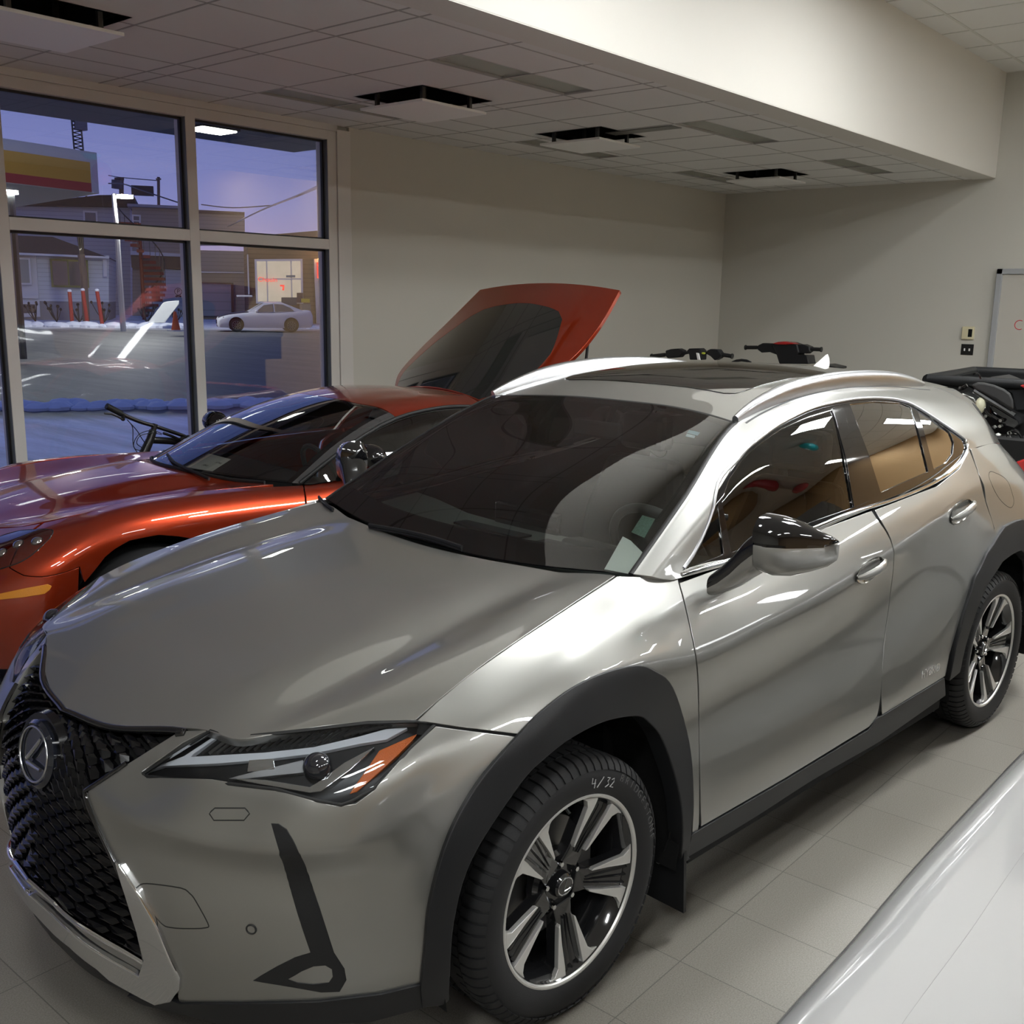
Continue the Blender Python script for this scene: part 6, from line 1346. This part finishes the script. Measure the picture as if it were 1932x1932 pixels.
# ---- bungalow
hb1 = oempty('bungalow', 120, 60, 'single-storey white bungalow with dark shingle roof and olive window frame across the street', 'house')
blk('wall', [(-60, 478), (205, 482), (205, 570), (-60, 566)], 60, M_sidw, 6, hb1)
blk('foundation', [(-60, 566), (205, 570), (205, 604), (-60, 604)], 60.05, M_found, 6, hb1)
blk('side_panel', zz(Z, (-250, 260), (255, 275), (285, 715), (-250, 700)), 59.8, M_trim, .3, hb1)
q = MB(); e0, e1 = [O(*p, 59.2)-np.array(hb1.location) for p in ((-70, 470), (206, 486))]; r0, r1 = [O(*p, 62.5)-np.array(hb1.location) for p in ((-70, 440), (100, 447))]
bk0, bk1 = e0+OF*7, e1+OF*7
q.add([e0, e1, r1, r0, bk1, bk0], [(0, 1, 2, 3), (1, 4, 2), (3, 2, 4, 5), (0, 3, 5), (0, 5, 4, 1)]); q.build('roof', M_roof, hb1)
blk('gutter', [(-70, 472), (206, 484), (206, 487.5), (-70, 476.5)], 59.1, M_trim, .15, hb1)
def window(parent, d, outer, fr_w, mframe, cols=(.5,), rows=(), name='window', mglass=None, fm=None):
    (x0, y0), (x1, y1), (x2, y2), (x3, y3) = outer
    w_ = blk(name, outer, d, mframe, .12, parent)
    L = lambda u, v: ((x0*(1-u)+x1*u)*(1-v)+(x3*(1-u)+x2*u)*v, (y0*(1-u)+y1*u)*(1-v)+(y3*(1-u)+y2*u)*v)
    wd_, ht = abs(x1-x0), abs(y3-y0); a, b_ = fr_w/wd_, fr_w/ht
    us = [a]+list(cols)+[1-a]; vs_w = [b_]+list(rows)+[1-b_]
    for i in range(len(us)-1):
        for j in range(len(vs_w)-1):
            u0, u1, v0, v1 = us[i]+a*.55, us[i+1]-a*.55, vs_w[j]+b_*.55, vs_w[j+1]-b_*.55
            g = blk('pane', [L(u0, v0), L(u1, v0), L(u1, v1), L(u0, v1)], d-.03, mglass or M_win, .03, parent); 
            mw = g.matrix_world.copy(); g.parent = w_
    return w_
window(hb1, 59.7, zz(Z, (395, 310), (780, 325), (795, 608), (415, 600)), 2.6, M_olive, (.47,))
window(hb1, 59.5, zz(Z, (-200, 290), (195, 305), (215, 575), (-200, 570)), 2.2, M_trim, (.5,), mglass=mat('blind_window', (.30, .31, .28), .6))
window(hb1, 59.9, zz(Z, (50, 728), (290, 738), (300, 900), (60, 905)), 5, M_trim, (), mglass=M_win)
blk('downspout', zz(Z, (935, 305), (975, 310), (975, 495), (938, 490)), 59.6, M_trim, .2, hb1)
# ---- tall white house
hb2 = oempty('house', 190, 72, 'tall two-storey white sided house with dark roof behind the bungalow', 'house')
blk('wall', [(-80, 385), (245, 385), (247, 604), (-80, 600)], 72, M_sidg, 8, hb2)
blk('roof', [(-80, 372), (108, 377), (186, 368), (252, 367.5), (258, 391), (-80, 386)], 71.5, M_roof, 9, hb2)
window(hb2, 71.9, zz(T3, (840, 1165), (985, 1172), (990, 1300), (845, 1290)), 2.2, M_trim, (), mglass=M_win)
# ---- flat-roofed building with balcony
hb3 = oempty('apartment_building', 300, 70, 'grey flat-roofed building with brown balcony and red ground floor door', 'house')
blk('wall', [(249, 388), (352, 393), (352, 606), (250, 604)], 70, M_sidt, 1.6, hb3)
blk('roof', [(240, 384), (352, 389), (352, 394), (240, 389)], 69.5, mat('roof_edge', (.30, .30, .34), .6), 2.2, hb3)
window(hb3, 69.9, zz(T3, (1335, 1205), (1425, 1210), (1425, 1335), (1340, 1330)), 2, M_trim, (), (.5,))
blk('balcony', zz(Z, (1215, 275), (1730, 290), (1735, 420), (1225, 400)), 68.6, M_brk, 1.4, hb3)
blk('balcony_edge', zz(Z, (1215, 232), (1730, 262), (1730, 292), (1215, 272)), 68.5, M_trim, 1.5, hb3)
blk('lower_wall', zz(Z, (1540, 415), (1760, 430), (1770, 900), (1540, 900)), 68.8, M_sidw, 1, hb3)
dr_ = blk('door', zz(Z, (1400, 570), (1530, 575), (1540, 905), (1410, 905)), 68.5, M_trim, .2, hb3); g_ = blk('door_window', zz(Z, (1420, 590), (1510, 590), (1515, 735), (1430, 735)), 68.4, mat('red_curtain', (.22, .02, .02), .6), .05, hb3); g_.parent = dr_
# ---- spiral stair
stp = oempty('spiral_staircase', 262, 62, 'red spiral staircase with dark railing between the white house and balcony', 'staircase')
M_rst = mat('red_oxide', (.20, .025, .02), .6); so_ = np.array(stp.location); c0_ = O(272, 600, 62); hz = 5.2
q = MB(); base = np.array([c0_[0], c0_[1], gz(62)])-so_
q.tube([base, base+[0, 0, hz]], .10, 8); q.build('post', M_rst, stp)
for k in range(18):
    a = OA+math.pi*.05-k*.26; z_ = hz*(k+1)/18; q = MB(); dv = np.array([math.cos(a), math.sin(a), 0]); dv2 = np.array([math.cos(a-.30), math.sin(a-.30), 0])
    q.prism([base+[0, 0, z_], base+dv*1.25+[0, 0, z_], base+dv2*1.25+[0, 0, z_]], (0, 0, -.16)); q.build('step', M_rst, stp)
    q = MB(); q.tube([base+dv*1.22+[0, 0, z_], base+dv*1.22+[0, 0, z_+.9]], .018, 5); q.build('baluster', M_bike, stp)
q = MB(); q.tube([base+np.array([math.cos(OA+math.pi*.05-k*.26), math.sin(OA+math.pi*.05-k*.26), 0])*1.22+[0, 0, hz*(k+1)/18+.9] for k in range(18)], .035, 6); q.build('handrail', M_bike, stp)
# ---- garage
hg = oempty('garage_building', 420, 63, 'tan garage building with grey roll-up door behind the white sedan', 'garage')
blk('upper_wall', zz(T4, (60, 1320), (700, 1340), (705, 1700), (60, 1700)), 66, M_sidt, 5, hg)
blk('parapet', zz(T4, (60, 1280), (700, 1312), (700, 1345), (60, 1325)), 65.8, M_brk, 5.4, hg)
blk('middle_wall', zz(Y5, (-60, -60), (740, -40), (740, 220), (-60, 210)), 64.5, M_sidt, 3, hg)
blk('trim_board', zz(Y5, (-60, 215), (735, 228), (735, 245), (-60, 238)), 64.4, M_trim, 3, hg)
blk('lower_wall', zz(Y5, (-60, 238), (745, 245), (760, 860), (-60, 860)), 64.6, M_sidt, 3, hg)
gd = blk('garage_door', zz(Y5, (60, 372), (525, 385), (530, 800), (60, 800)), 64.2, bandmat('grey_door', (.30, .31, .34), .5, .8), .2, hg)
blk('door_surround', zz(Y5, (40, 355), (555, 370), (560, 800), (530, 800), (522, 388), (40, 372)), 64.1, M_aludark, .2, hg)
# ---- brown shop
sh = oempty('shop_building', 545, 58, 'brown sided shop with big lit window, red letters and a red panel over its door', 'shop')
blk('wall', [(467, 452), (660, 442), (660, 612), (470, 612)], 58, M_sidb, 4, sh)
blk('roof', [(462, 447), (505, 443), (660, 430), (660, 443), (467, 453)], 57.4, M_brk, 5, sh)
blk('corner_board', zz(Y5, (735, 0), (748, 0), (765, 520), (750, 520)), 57.7, M_trim, .3, sh)
M_lit = mat('lit_shop_interior', (.5, .45, .35), .6, noise=.5, nscale=1.2, emit=(.62, .52, .36), estr=.55)
win_ = window(sh, 57.7, zz(Y5, (830, 62), (1455, 58), (1465, 640), (850, 640)), 2.6, M_trim, (.25, .76), (.45,), mglass=M_lit)
M_neon = mat('red_letters', (.6, .03, .02), .5, emit=(.9, .07, .05), estr=1.0)
tl = O(*Y5(1000, 330), 57.5)-np.array(sh.location)
ob = text_mesh('shop_lettering', 'Chouin', .34, M_neon, win_, frame_matrix(tuple(tl), tuple(OR), (0, 0, 1)), .02)
t7 = blk('seven_sign', zz(Y5, (1160, 395), (1220, 398), (1215, 470), (1190, 465), (1195, 420), (1165, 415)), 57.4, M_neon, .05, sh)
for px_, py_, w_, h_, c_ in ((1240, 270, 120, 30, (.25, .3, .3)), (1180, 560, 200, 100, (.06, .07, .09)), (1380, 500, 80, 130, (.08, .05, .06))):
    blk('display_stand', zz(Y5, (px_, py_), (px_+w_, py_), (px_+w_, py_+h_), (px_, py_+h_)), 57.62, mat('shop_goods_%d' % px_, c_, .6), .03, sh)
ds_ = blk('door', zz(Y5, (1605, 58), (1800, 58), (1800, 900), (1640, 900)), 57.6, M_trim, .25, sh)
for nm, poly, m_ in (('red_panel', ((1640, 100), (1790, 100), (1790, 315), (1645, 312)), mat('red_lit_panel', (.7, .03, .02), .5, emit=(1, .06, .04), estr=.8)), ('door_pane', ((1660, 338), (1790, 338), (1790, 800), (1690, 800)), mat('dim_door_glass', (.05, .07, .08), .1, emit=(.20, .19, .17), estr=.25))):
    o_ = blk(nm, zz(Y5, *poly), 57.5, m_, .05, sh); o_.parent = ds_
blk('step', zz(Y5, (1430, 900), (1800, 905), (1800, 950), (1430, 940)), 57.0, M_found, .8, sh)
sc_p = O(*Y5(1715, 60), 57.2); sco = empty('wall_lamp', tuple(sc_p), 0, 'glowing orange wall lamp above the red panel on the shop', 'lamp')
q = MB(); q.ellipsoid((0, 0, 0), (.25, .25, .18), 14, 8); q.build('globe', mat('warm_globe', (1, .6, .2), .5, emit=(1, .45, .10), estr=9), sco, smooth=True); q = MB(); q.box((-.05, -.05, .15), (.05, .05, .4)); q.build('bracket', M_bike, sco)
blk('yellow_sign', zz(Y5, (1438, 575), (1548, 578), (1550, 628), (1440, 625)), 56.5, mat('yellow_sign', (.5, .42, .03), .5), .06, None, None, 0, 'small yellow sign standing beside the lit shop window', 'sign')
blk('bin_enclosure', zz(Y5, (1445, 645), (1560, 645), (1580, 900), (1460, 900)), 55.5, mat('weathered_wood', (.22, .19, .15), .8), 1.2, None, None, .03, 'weathered boxy bin beneath the yellow sign by the shop', 'bin')
blk('roof_sign', zz(Y5, (598, 528), (800, 530), (805, 555), (600, 552)), 50.5, M_trim, .4, None, None, .03, 'white signboard seen just above the white sedan roof', 'sign')
# ---- gas station canopy
hz_ = 4.7
cA, cB, cC = [np.array(RC.on(*p, 'z', hz_)) for p in ((187, 365.5), (10, 345), (15, 393))]
can = empty('station_canopy', (cA[0], cA[1], gz(28)), 0, 'large station canopy with yellow and red fascia band seen top left', 'canopy'); co = np.array(can.location)
e1_ = cB-cA; e1_ /= np.linalg.norm(e1_); e2_ = cC-cA; e2_ /= np.linalg.norm(e2_)
a_, b_, c_, d_ = cA, cA+e1_*14, cA+e1_*14+e2_*12, cA+e2_*12; up = np.array([0, 0, 1.17])
M_canw = mat('canopy_white', (.42, .45, .50), .5)
q = MB(); q.add([p-co for p in (a_, b_, c_, d_)]+[p+up-co for p in (a_, b_, c_, d_)], [(3, 2, 1, 0), (4, 5, 6, 7), (0, 1, 5, 4), (1, 2, 6, 5), (2, 3, 7, 6), (3, 0, 4, 7)]); q.build('slab', M_canw, can)
nrm2 = np.cross(e1_, [0, 0, 1]); nrm2 *= np.sign(nrm2@(np.array(CAMP)-cA))
for nm, z0, z1, m_ in (('yellow_band', .27, .86, mat('yellow_fascia', (.50, .29, .03), .5)), ('red_band', .02, .27, mat('red_fascia', (.32, .02, .03), .5))):
    q = MB(); s0 = .30; q.prism([p-co for p in (cA+e1_*s0+[0, 0, z0], cA+e1_*13.9+[0, 0, z0], cA+e1_*13.9+[0, 0, z1], cA+e1_*s0+[0, 0, z1])], nrm2*.05); q.build(nm, m_, can)
for t1, t2 in ((6, 3), (12, 3)):
    p = cA+e1_*t1+e2_*t2-co; q = MB(); q.box((p[0]-.15, p[1]-.15, 0), (p[0]+.15, p[1]+.15, hz_-co[2])); q.build('column', M_canw, can)
for k, (u_, v_) in enumerate(((3.0, 1.5), (6.5, 1.5), (3.0, 6), (6.5, 6))):
    p = cA+e1_*u_+e2_*v_-co; q = MB(); q.box((p[0]-.25, p[1]-.25, hz_-co[2]-.03), (p[0]+.25, p[1]+.25, hz_-co[2]-.005)); q.build('downlight', mat('canopy_lamp', (1, 1, 1), .5, emit=(1, 1, .9), estr=45), can)
# ---- own building's outside soffit and its lamp
zs = 3.12; k0 = np.array(RC.on(522, 283, 'z', zs)); kx = -3.75
q = MB(); q.box((kx-.9, k0[1], zs), (7.7, YW-.26, zs+.35)); o_ = q.build('trim_6', mat('soffit_dark', (.115, .11, .105), .7)); o_['kind'] = 'structure'
la = np.array(RC.on(400, 241, 'z', zs)); t = empty('soffit_light', (la[0], la[1], zs), 0, 'bright flat ceiling lamp under the dark outdoor soffit', 'lamp')
q = MB(); q.box((-.16, -.12, -.03), (.16, .12, -.004)); q.build('lens', mat('soffit_lamp', (1, 1, 1), .5, emit=(1, .98, .85), estr=14), t); q = MB(); q.box((-.18, -.14, -.02), (.18, .14, .0)); q.build('frame', M_bike, t)
# ---- lattice tower
tw = oempty('lattice_tower', 148, 85, 'dark lattice antenna tower rising above the canopy', 'tower'); to = np.array(tw.location)
tb, tt = O(150, 300, 85)-to, O(143, 222, 85)-to; wv = OR*.30
q = MB(); full_t = (tt-tb)
for s_ in (-1, 1):
    q.tube([tb*[1, 1, 0]+wv*s_, tb+wv*s_, tt+wv*s_], .07, 5)
n_ = 22
for k in range(n_):
    p0 = tb+full_t*(k/n_)*1.0+wv*(1 if k % 2 else -1); p1 = tb+full_t*((k+1)/n_)+wv*(-1 if k % 2 else 1); q.tube([p0, p1], .035, 4)
q.build('mast', M_bike, tw); q = MB(); hd = O(152, 232, 85)-to; q.box(tuple(hd-[.35, .3, .5]), tuple(hd+[.35, .3, .4])); q.build('antenna_box', mat('antenna_grey', (.12, .13, .16), .6), tw)
# ---- street lamp, poles, wires, bollards, cone, signs
sl_ = oempty('street_lamp', 229, 46, 'pale tapered lamp post with bright white head outside the window', 'street lamp'); s0 = np.array(sl_.location)
q = MB(); q.tube([og(229, 46)-s0, O(220, 430, 46)-s0, O(214, 366, 46)-s0], [.12, .10, .08], 8); q.build('post', mat('galvanised', (.5, .5, .5), .5), sl_)
q = MB(); hp = O(234, 371, 46)-s0; q.box(tuple(hp-[.25, .25, .06]), tuple(hp+[.25, .25, .06])); q.build('head', mat('led_head', (1, 1, 1), .5, emit=(1, .98, .92), estr=420), sl_); q = MB(); q.tube([O(214, 367, 46)-s0, hp], .06, 6); q.build('arm', M_bike, sl_)
s2 = oempty('street_lamp', 20, 40, 'second bright lamp head at the far left under the canopy', 'street lamp'); s0 = np.array(s2.location)
q = MB(); hp = O(20, 363, 27)-s0; q.box(tuple(hp-[.12, .12, .04]), tuple(hp+[.12, .12, .04])); q.build('head', mat('led_head2', (1, 1, 1), .5, emit=(.95, 1.0, .92), estr=300), s2); q = MB(); q.tube([hp, hp*[1, 1, 0]], .08, 6); q.build('post', M_bike, s2)
up_ = oempty('utility_pole', 157, 54, 'brown utility pole with three thin conduits before the bungalow', 'pole'); s0 = np.array(up_.location)
q = MB(); q.tube([O(163, 606, 54)-s0, O(158, 520, 54)-s0, O(153, 480, 54)-s0], .17, 8); q.build('post', mat('pole_brown', (.12, .09, .08), .8), up_)
for a, b_ in (((147, 444), (153, 485)), ((151, 444), (157, 500)), ((155, 444), (161, 600))):
    q = MB(); q.tube([O(*a, 54)-s0, O(*b_, 54)-s0], .06, 6); q.build('conduit', M_bike, up_)
up2 = oempty('utility_pole', 228, 90, 'distant utility pole with grey transformer can and crossing wires', 'pole'); s0 = np.array(up2.location)
q = MB(); q.tube([og(228, 90)-s0, O(229, 336, 90)-s0], .18, 7); q.build('post', M_brk, up2)
q = MB(); q.tube([O(221, 356, 90)-s0, O(221, 340, 90)-s0], .42, 10); q.build('transformer', mat('transformer_grey', (.11, .10, .11), .6), up2)
q = MB(); q.tube([O(216, 338, 90)-s0, O(234, 337, 90)-s0], .12, 5); q.build('crossarm', M_brk, up2)
up3 = oempty('utility_pole', 300, 95, 'thin far utility pole above the flat roof', 'pole'); s0 = np.array(up3.location)
q = MB(); q.tube([og(300, 95)-s0, O(299, 334, 95)-s0], .12, 6); q.tube([O(294, 338, 95)-s0, O(304, 338, 95)-s0], .06, 4); q.build('post', M_brk, up3)
def wire(pts, d0, d1, r, label, extra=None):
    n = len(pts); ws = [O(x, y, d0+(d1-d0)*i/(n-1)) for i, (x, y) in enumerate(pts)]; c = ws[0]; q = MB(); q.tube(cr([w-c for w in ws], 5), r, 5); return tag(q.build('overhead_wire', M_bike, None, loc=tuple(c)), label, 'wire', None)
wire([(205, 331), (230, 335), (300, 341)], 90, 95, .035, 'thin upper overhead wire left of the mullion')
w2 = wire([(205, 346), (232, 347), (262, 357), (300, 370), (345, 385)], 90, 80, .05, 'sagging lower overhead wire carrying a splice box')
q = MB(); sb_ = O(269, 360, 87); q.box((-.8, -.3, -.35), (.8, .3, .35)); tag(q.build('splice_box', mat('splice_dark', (.05, .045, .045), .6), None, loc=tuple(sb_), rot=(0, 0, OA+math.pi/2)), 'dark splice box hanging on the sagging wire', 'box')
wire([(430, 428), (490, 398), (560, 370), (640, 335)], 62, 14, .035, 'thick bundled cable rising diagonally to the right')
wire([(380, 386), (440, 392), (520, 387)], 75, 70, .035, 'thin overhead wire behind the diagonal cable')
M_bol = mat('red_bollard', (.35, .035, .03), .5)
for i, (x0, y0, x1, y1) in enumerate(((131, 547, 133, 604), (156, 545, 162, 606), (183, 546, 190, 601))):
    b_ = oempty('bollard', x1, 52, ['red bollard leftmost of the three before the bungalow', 'red bollard standing against the brown utility pole', 'red bollard rightmost of the three, faded'][i], 'bollard', 'red bollards'); s0 = np.array(b_.location)
    q = MB(); q.tube([og(x1, 52)-s0, O(x0, y0+3, 52)-s0], .085, 10); q.build('post', M_bol, b_); q = MB(); q.ellipsoid(tuple(O(x0, y0+2, 52)-s0), (.10, .10, .08), 10, 6); q.build('snow_cap', M_snow, b_, smooth=True)
cn = oempty('traffic_cone', 331, 42, 'orange traffic cone with white base on the far side of the street', 'cone'); s0 = np.array(cn.location); base = O(332, 625, 42)-s0; cn.location = tuple(s0+base); 
q = MB(); q.lathe([(.17, .04), (.05, .72), (.03, .74), (0, .74)], (0, 0, 0), 'z', 20); q.build('cone', mat('cone_orange', (.60, .10, .02), .5), cn, smooth=True, sharp=40); q = MB(); q.box((-.24, -.24, 0), (.24, .24, .05)); q.build('base', M_trim, cn); q = MB(); q.lathe([(.125, .25), (.10, .38)], (0, 0, 0), 'z', 20); q.build('collar', M_trim, cn)
blk('slanted_slab', zz(Z, (1390, 960), (1545, 755), (1600, 742), (1706, 735), (1706, 770), (1560, 962)), 49, mat('slab_white', (.80, .82, .80), .5), .12, None, None, .02, 'slanted white slab on the snow beside the red door', 'board')  # flat white slanted shape before the far buildings
ns = blk('no_parking_sign', zz(Z, (1662, 612), (1732, 612), (1735, 708), (1662, 706)), 66, M_trim, .05, None, None, 0, 'white no-parking sign with P on the pale wall by the mullion', 'sign')
s0 = np.array(ns.location); cpt = O(*Z(1697, 645), 65.9)-s0
text_mesh('letter', 'P', .34, M_bike, ns, frame_matrix(tuple(cpt), tuple(OR), (0, 0, 1)), .01)
q = MB(); q.tube([cpt+OR*.20*math.cos(a)+np.array([0, 0, .20*math.sin(a)]) for a in np.linspace(0, 2*math.pi, 24, endpoint=False)], .02, 5, closed=True); q.build('ring', M_bike, ns)
q = MB(); q.tube([O(*Z(x, 690+(6 if k % 2 else -4)), 65.9)-s0 for k, x in enumerate(range(1670, 1732, 9))], .05, 4); q.build('script', M_bike, ns)
for i, (px, lb) in enumerate(((64, 'dry leafless shrub under the basement window'), (104, 'dry leafless shrub left of the leftmost bollard'), (147, 'dry twiggy shrub between the first two bollards'), (194, 'small dry shrub beside the faded bollard'), (275, 'dark dry shrub by the foot of the red stairs'), (330, 'dark dry shrub beside the traffic cone'))):
    s_ = oempty('dry_shrub', px, 57, lb, 'shrub', 'dry shrubs along the far kerb'); q = MB(); ql = MB()
    for k in range(9):
        a = random.uniform(-.5, .5); h = random.uniform(.5, 1.0); tip = OR*a*h*1.2+np.array([0, 0, h]); q.tube([(0, 0, 0), tuple(tip*.5+OR*a*.1), tuple(tip)], .018, 4)
        ql.ellipsoid(tuple(tip), (.07, .07, .08), 6, 4)
    q.build('stem', mat('twig', (.05, .04, .035), .8), s_); ql.build('seed_head', mat('twig_head', (.035, .028, .026), .8), s_)
# ---- white sedan across the street
wh0, wh1 = O(445, 622, 47), O(547, 620, 47); dx = wh1-wh0; dx[2] = 0; ang = math.atan2(-dx[1], -dx[0]); wb = np.linalg.norm(dx); k_ = wb/2.635
sd_ = empty('parked_sedan', (wh0[0], wh0[1], gz(47)), ang, 'frosted white sedan with black hood parked across the street', 'car'); sd_.scale = (k_, k_, k_)
ssec = [(.90, .55, .30, .55), (.84, .78, .22, .66), (.55, .87, .20, .78), (.0, .88, .2, .88), (-.55, .88, .2, .94), (-1.6, .88, .2, .96), (-2.6, .88, .2, 1.0), (-3.2, .84, .22, 1.02), (-3.62, .74, .25, 1.0), (-3.72, .6, .35, .80)]
G_ = []
for x, hw, zb, zt in ssec:
    h_ = [(x, -hw*.95, zb), (x, -hw, zb+.15), (x, -hw, (zb+zt)/2+.05), (x, -hw*.97, zt-.10), (x, -hw*.86, zt), (x, -hw*.4, zt+.03), (x, 0, zt+.035)]; G_.append(h_+[(p[0], -p[1], p[2]) for p in h_[:-1][::-1]])
SSK = mk(G_, None, 2, step=.06, blur=1); SC_ = Car(sd_, None)
M_frost = mat('frosted_white_paint', (.62, .62, .66), .5, coat=.3)
SC_.panel(SSK, [(0, 0), (SSK.nu-1, 0), (SSK.nu-1, SSK.nv-1), (0, SSK.nv-1)], 'body', M_frost, space='uv', gap=0, step=.07)
SC_.panel(SSK.offset(.01), [(SSK.iu[1], SSK.iv[4]), (SSK.iu[4]+1, SSK.iv[4]), (SSK.iu[4]+1, SSK.iv[8]), (SSK.iu[1], SSK.iv[8])], 'hood', mat('black_hood', (.02, .02, .025), .4), space='uv', gap=0, step=.07)
gl_ = [[(-.55, -.74, .93), (-.55, -.70, .96), (-.55, 0, .98), (-.55, .70, .96), (-.55, .74, .93)], [(-1.35, -.80, .95), (-1.35, -.58, 1.40), (-1.35, 0, 1.45), (-1.35, .58, 1.40), (-1.35, .80, .95)], [(-2.2, -.80, .97), (-2.2, -.57, 1.41), (-2.2, 0, 1.46), (-2.2, .57, 1.41), (-2.2, .80, .97)], [(-3.25, -.72, 1.0), (-3.25, -.66, 1.05), (-3.25, 0, 1.07), (-3.25, .66, 1.05), (-3.25, .72, 1.0)]]
q = MB(); q.loft(gl_, False, False); q.build('cabin', M_frost, sd_, smooth=True, sharp=50)
for sg in (1, -1):
    for nm, poly in (('front_window', [(-.95, .98), (-1.35, 1.30), (-1.78, 1.36), (-1.80, .99)]), ('rear_window', [(-1.86, .99), (-1.84, 1.36), (-2.25, 1.34), (-2.62, 1.18), (-2.80, 1.03)])):
        q = MB(); P_ = [(x, sg*(.805-(z-.96)*.50+.012), z) for x, z in poly]; q.prism(P_, (0, -sg*.02, 0)); q.build(nm, mat('frosted_side_window', (.16, .14, .13), .25), sd_)
q = MB(); q.add([(-.62, -.64, .965), (-.62, .64, .965), (-1.30, .53, 1.385), (-1.30, -.53, 1.385), (-.60, -.66, .985), (-.60, .66, .985), (-1.28, .54, 1.405), (-1.28, -.54, 1.405)], [(4, 5, 6, 7)]); q.build('windscreen', mat('frosted_screen', (.20, .25, .25), .2), sd_)
for xx in (0, -2.635):
    for sg in (1, -1):
        q = MB(); q.lathe([(0, .02), (.36, .02), (.36, -.06)], (xx, sg*.875, .36), 'y', 28); q.build('wheel_well', M_deep, sd_)
        wl = empty('wheel', (xx, sg*.84, .32), 0 if sg > 0 else math.pi); wl.parent = sd_
        q = MB(); q.lathe([(.20, .07), (.24, .09), (.31, .08), (.32, 0), (.31, -.1), (.2, -.1)], n=32); q.build('tyre', M_tyre, wl, smooth=True, sharp=40)
        q = MB(); 
        for k in range(10): a0 = 2*math.pi*k/10; q.prism([pol(r, a0+d, .085) for r, d in ((.04, -.3), (.20, -.10), (.20, .10), (.04, .3))], (0, -.03, 0))
        q.lathe([(.19, .09), (.215, .09), (.215, .05)], n=32); q.build('rim', mat('grey_alloy', (.16, .16, .17), .4, .5), wl)
for sg in (1, -1):
    q = MB(); q.prism([(.66, sg*.80, .60), (.86, sg*.66, .56), (.86, sg*.62, .66), (.60, sg*.80, .72)], (-.03, sg*.03, 0)); q.build('headlight', M_win, sd_); q = MB(); q.ellipsoid((-.98, sg*.95, 1.0), (.08, .10, .07), 10, 6); q.build('door_mirror', M_frost, sd_, smooth=True)
q = MB(); q.box((.86, -.45, .38), (.93, .45, .54)); q.box((.84, -.6, .24), (.90, .6, .32)); q.build('front_grille', M_bike, sd_)
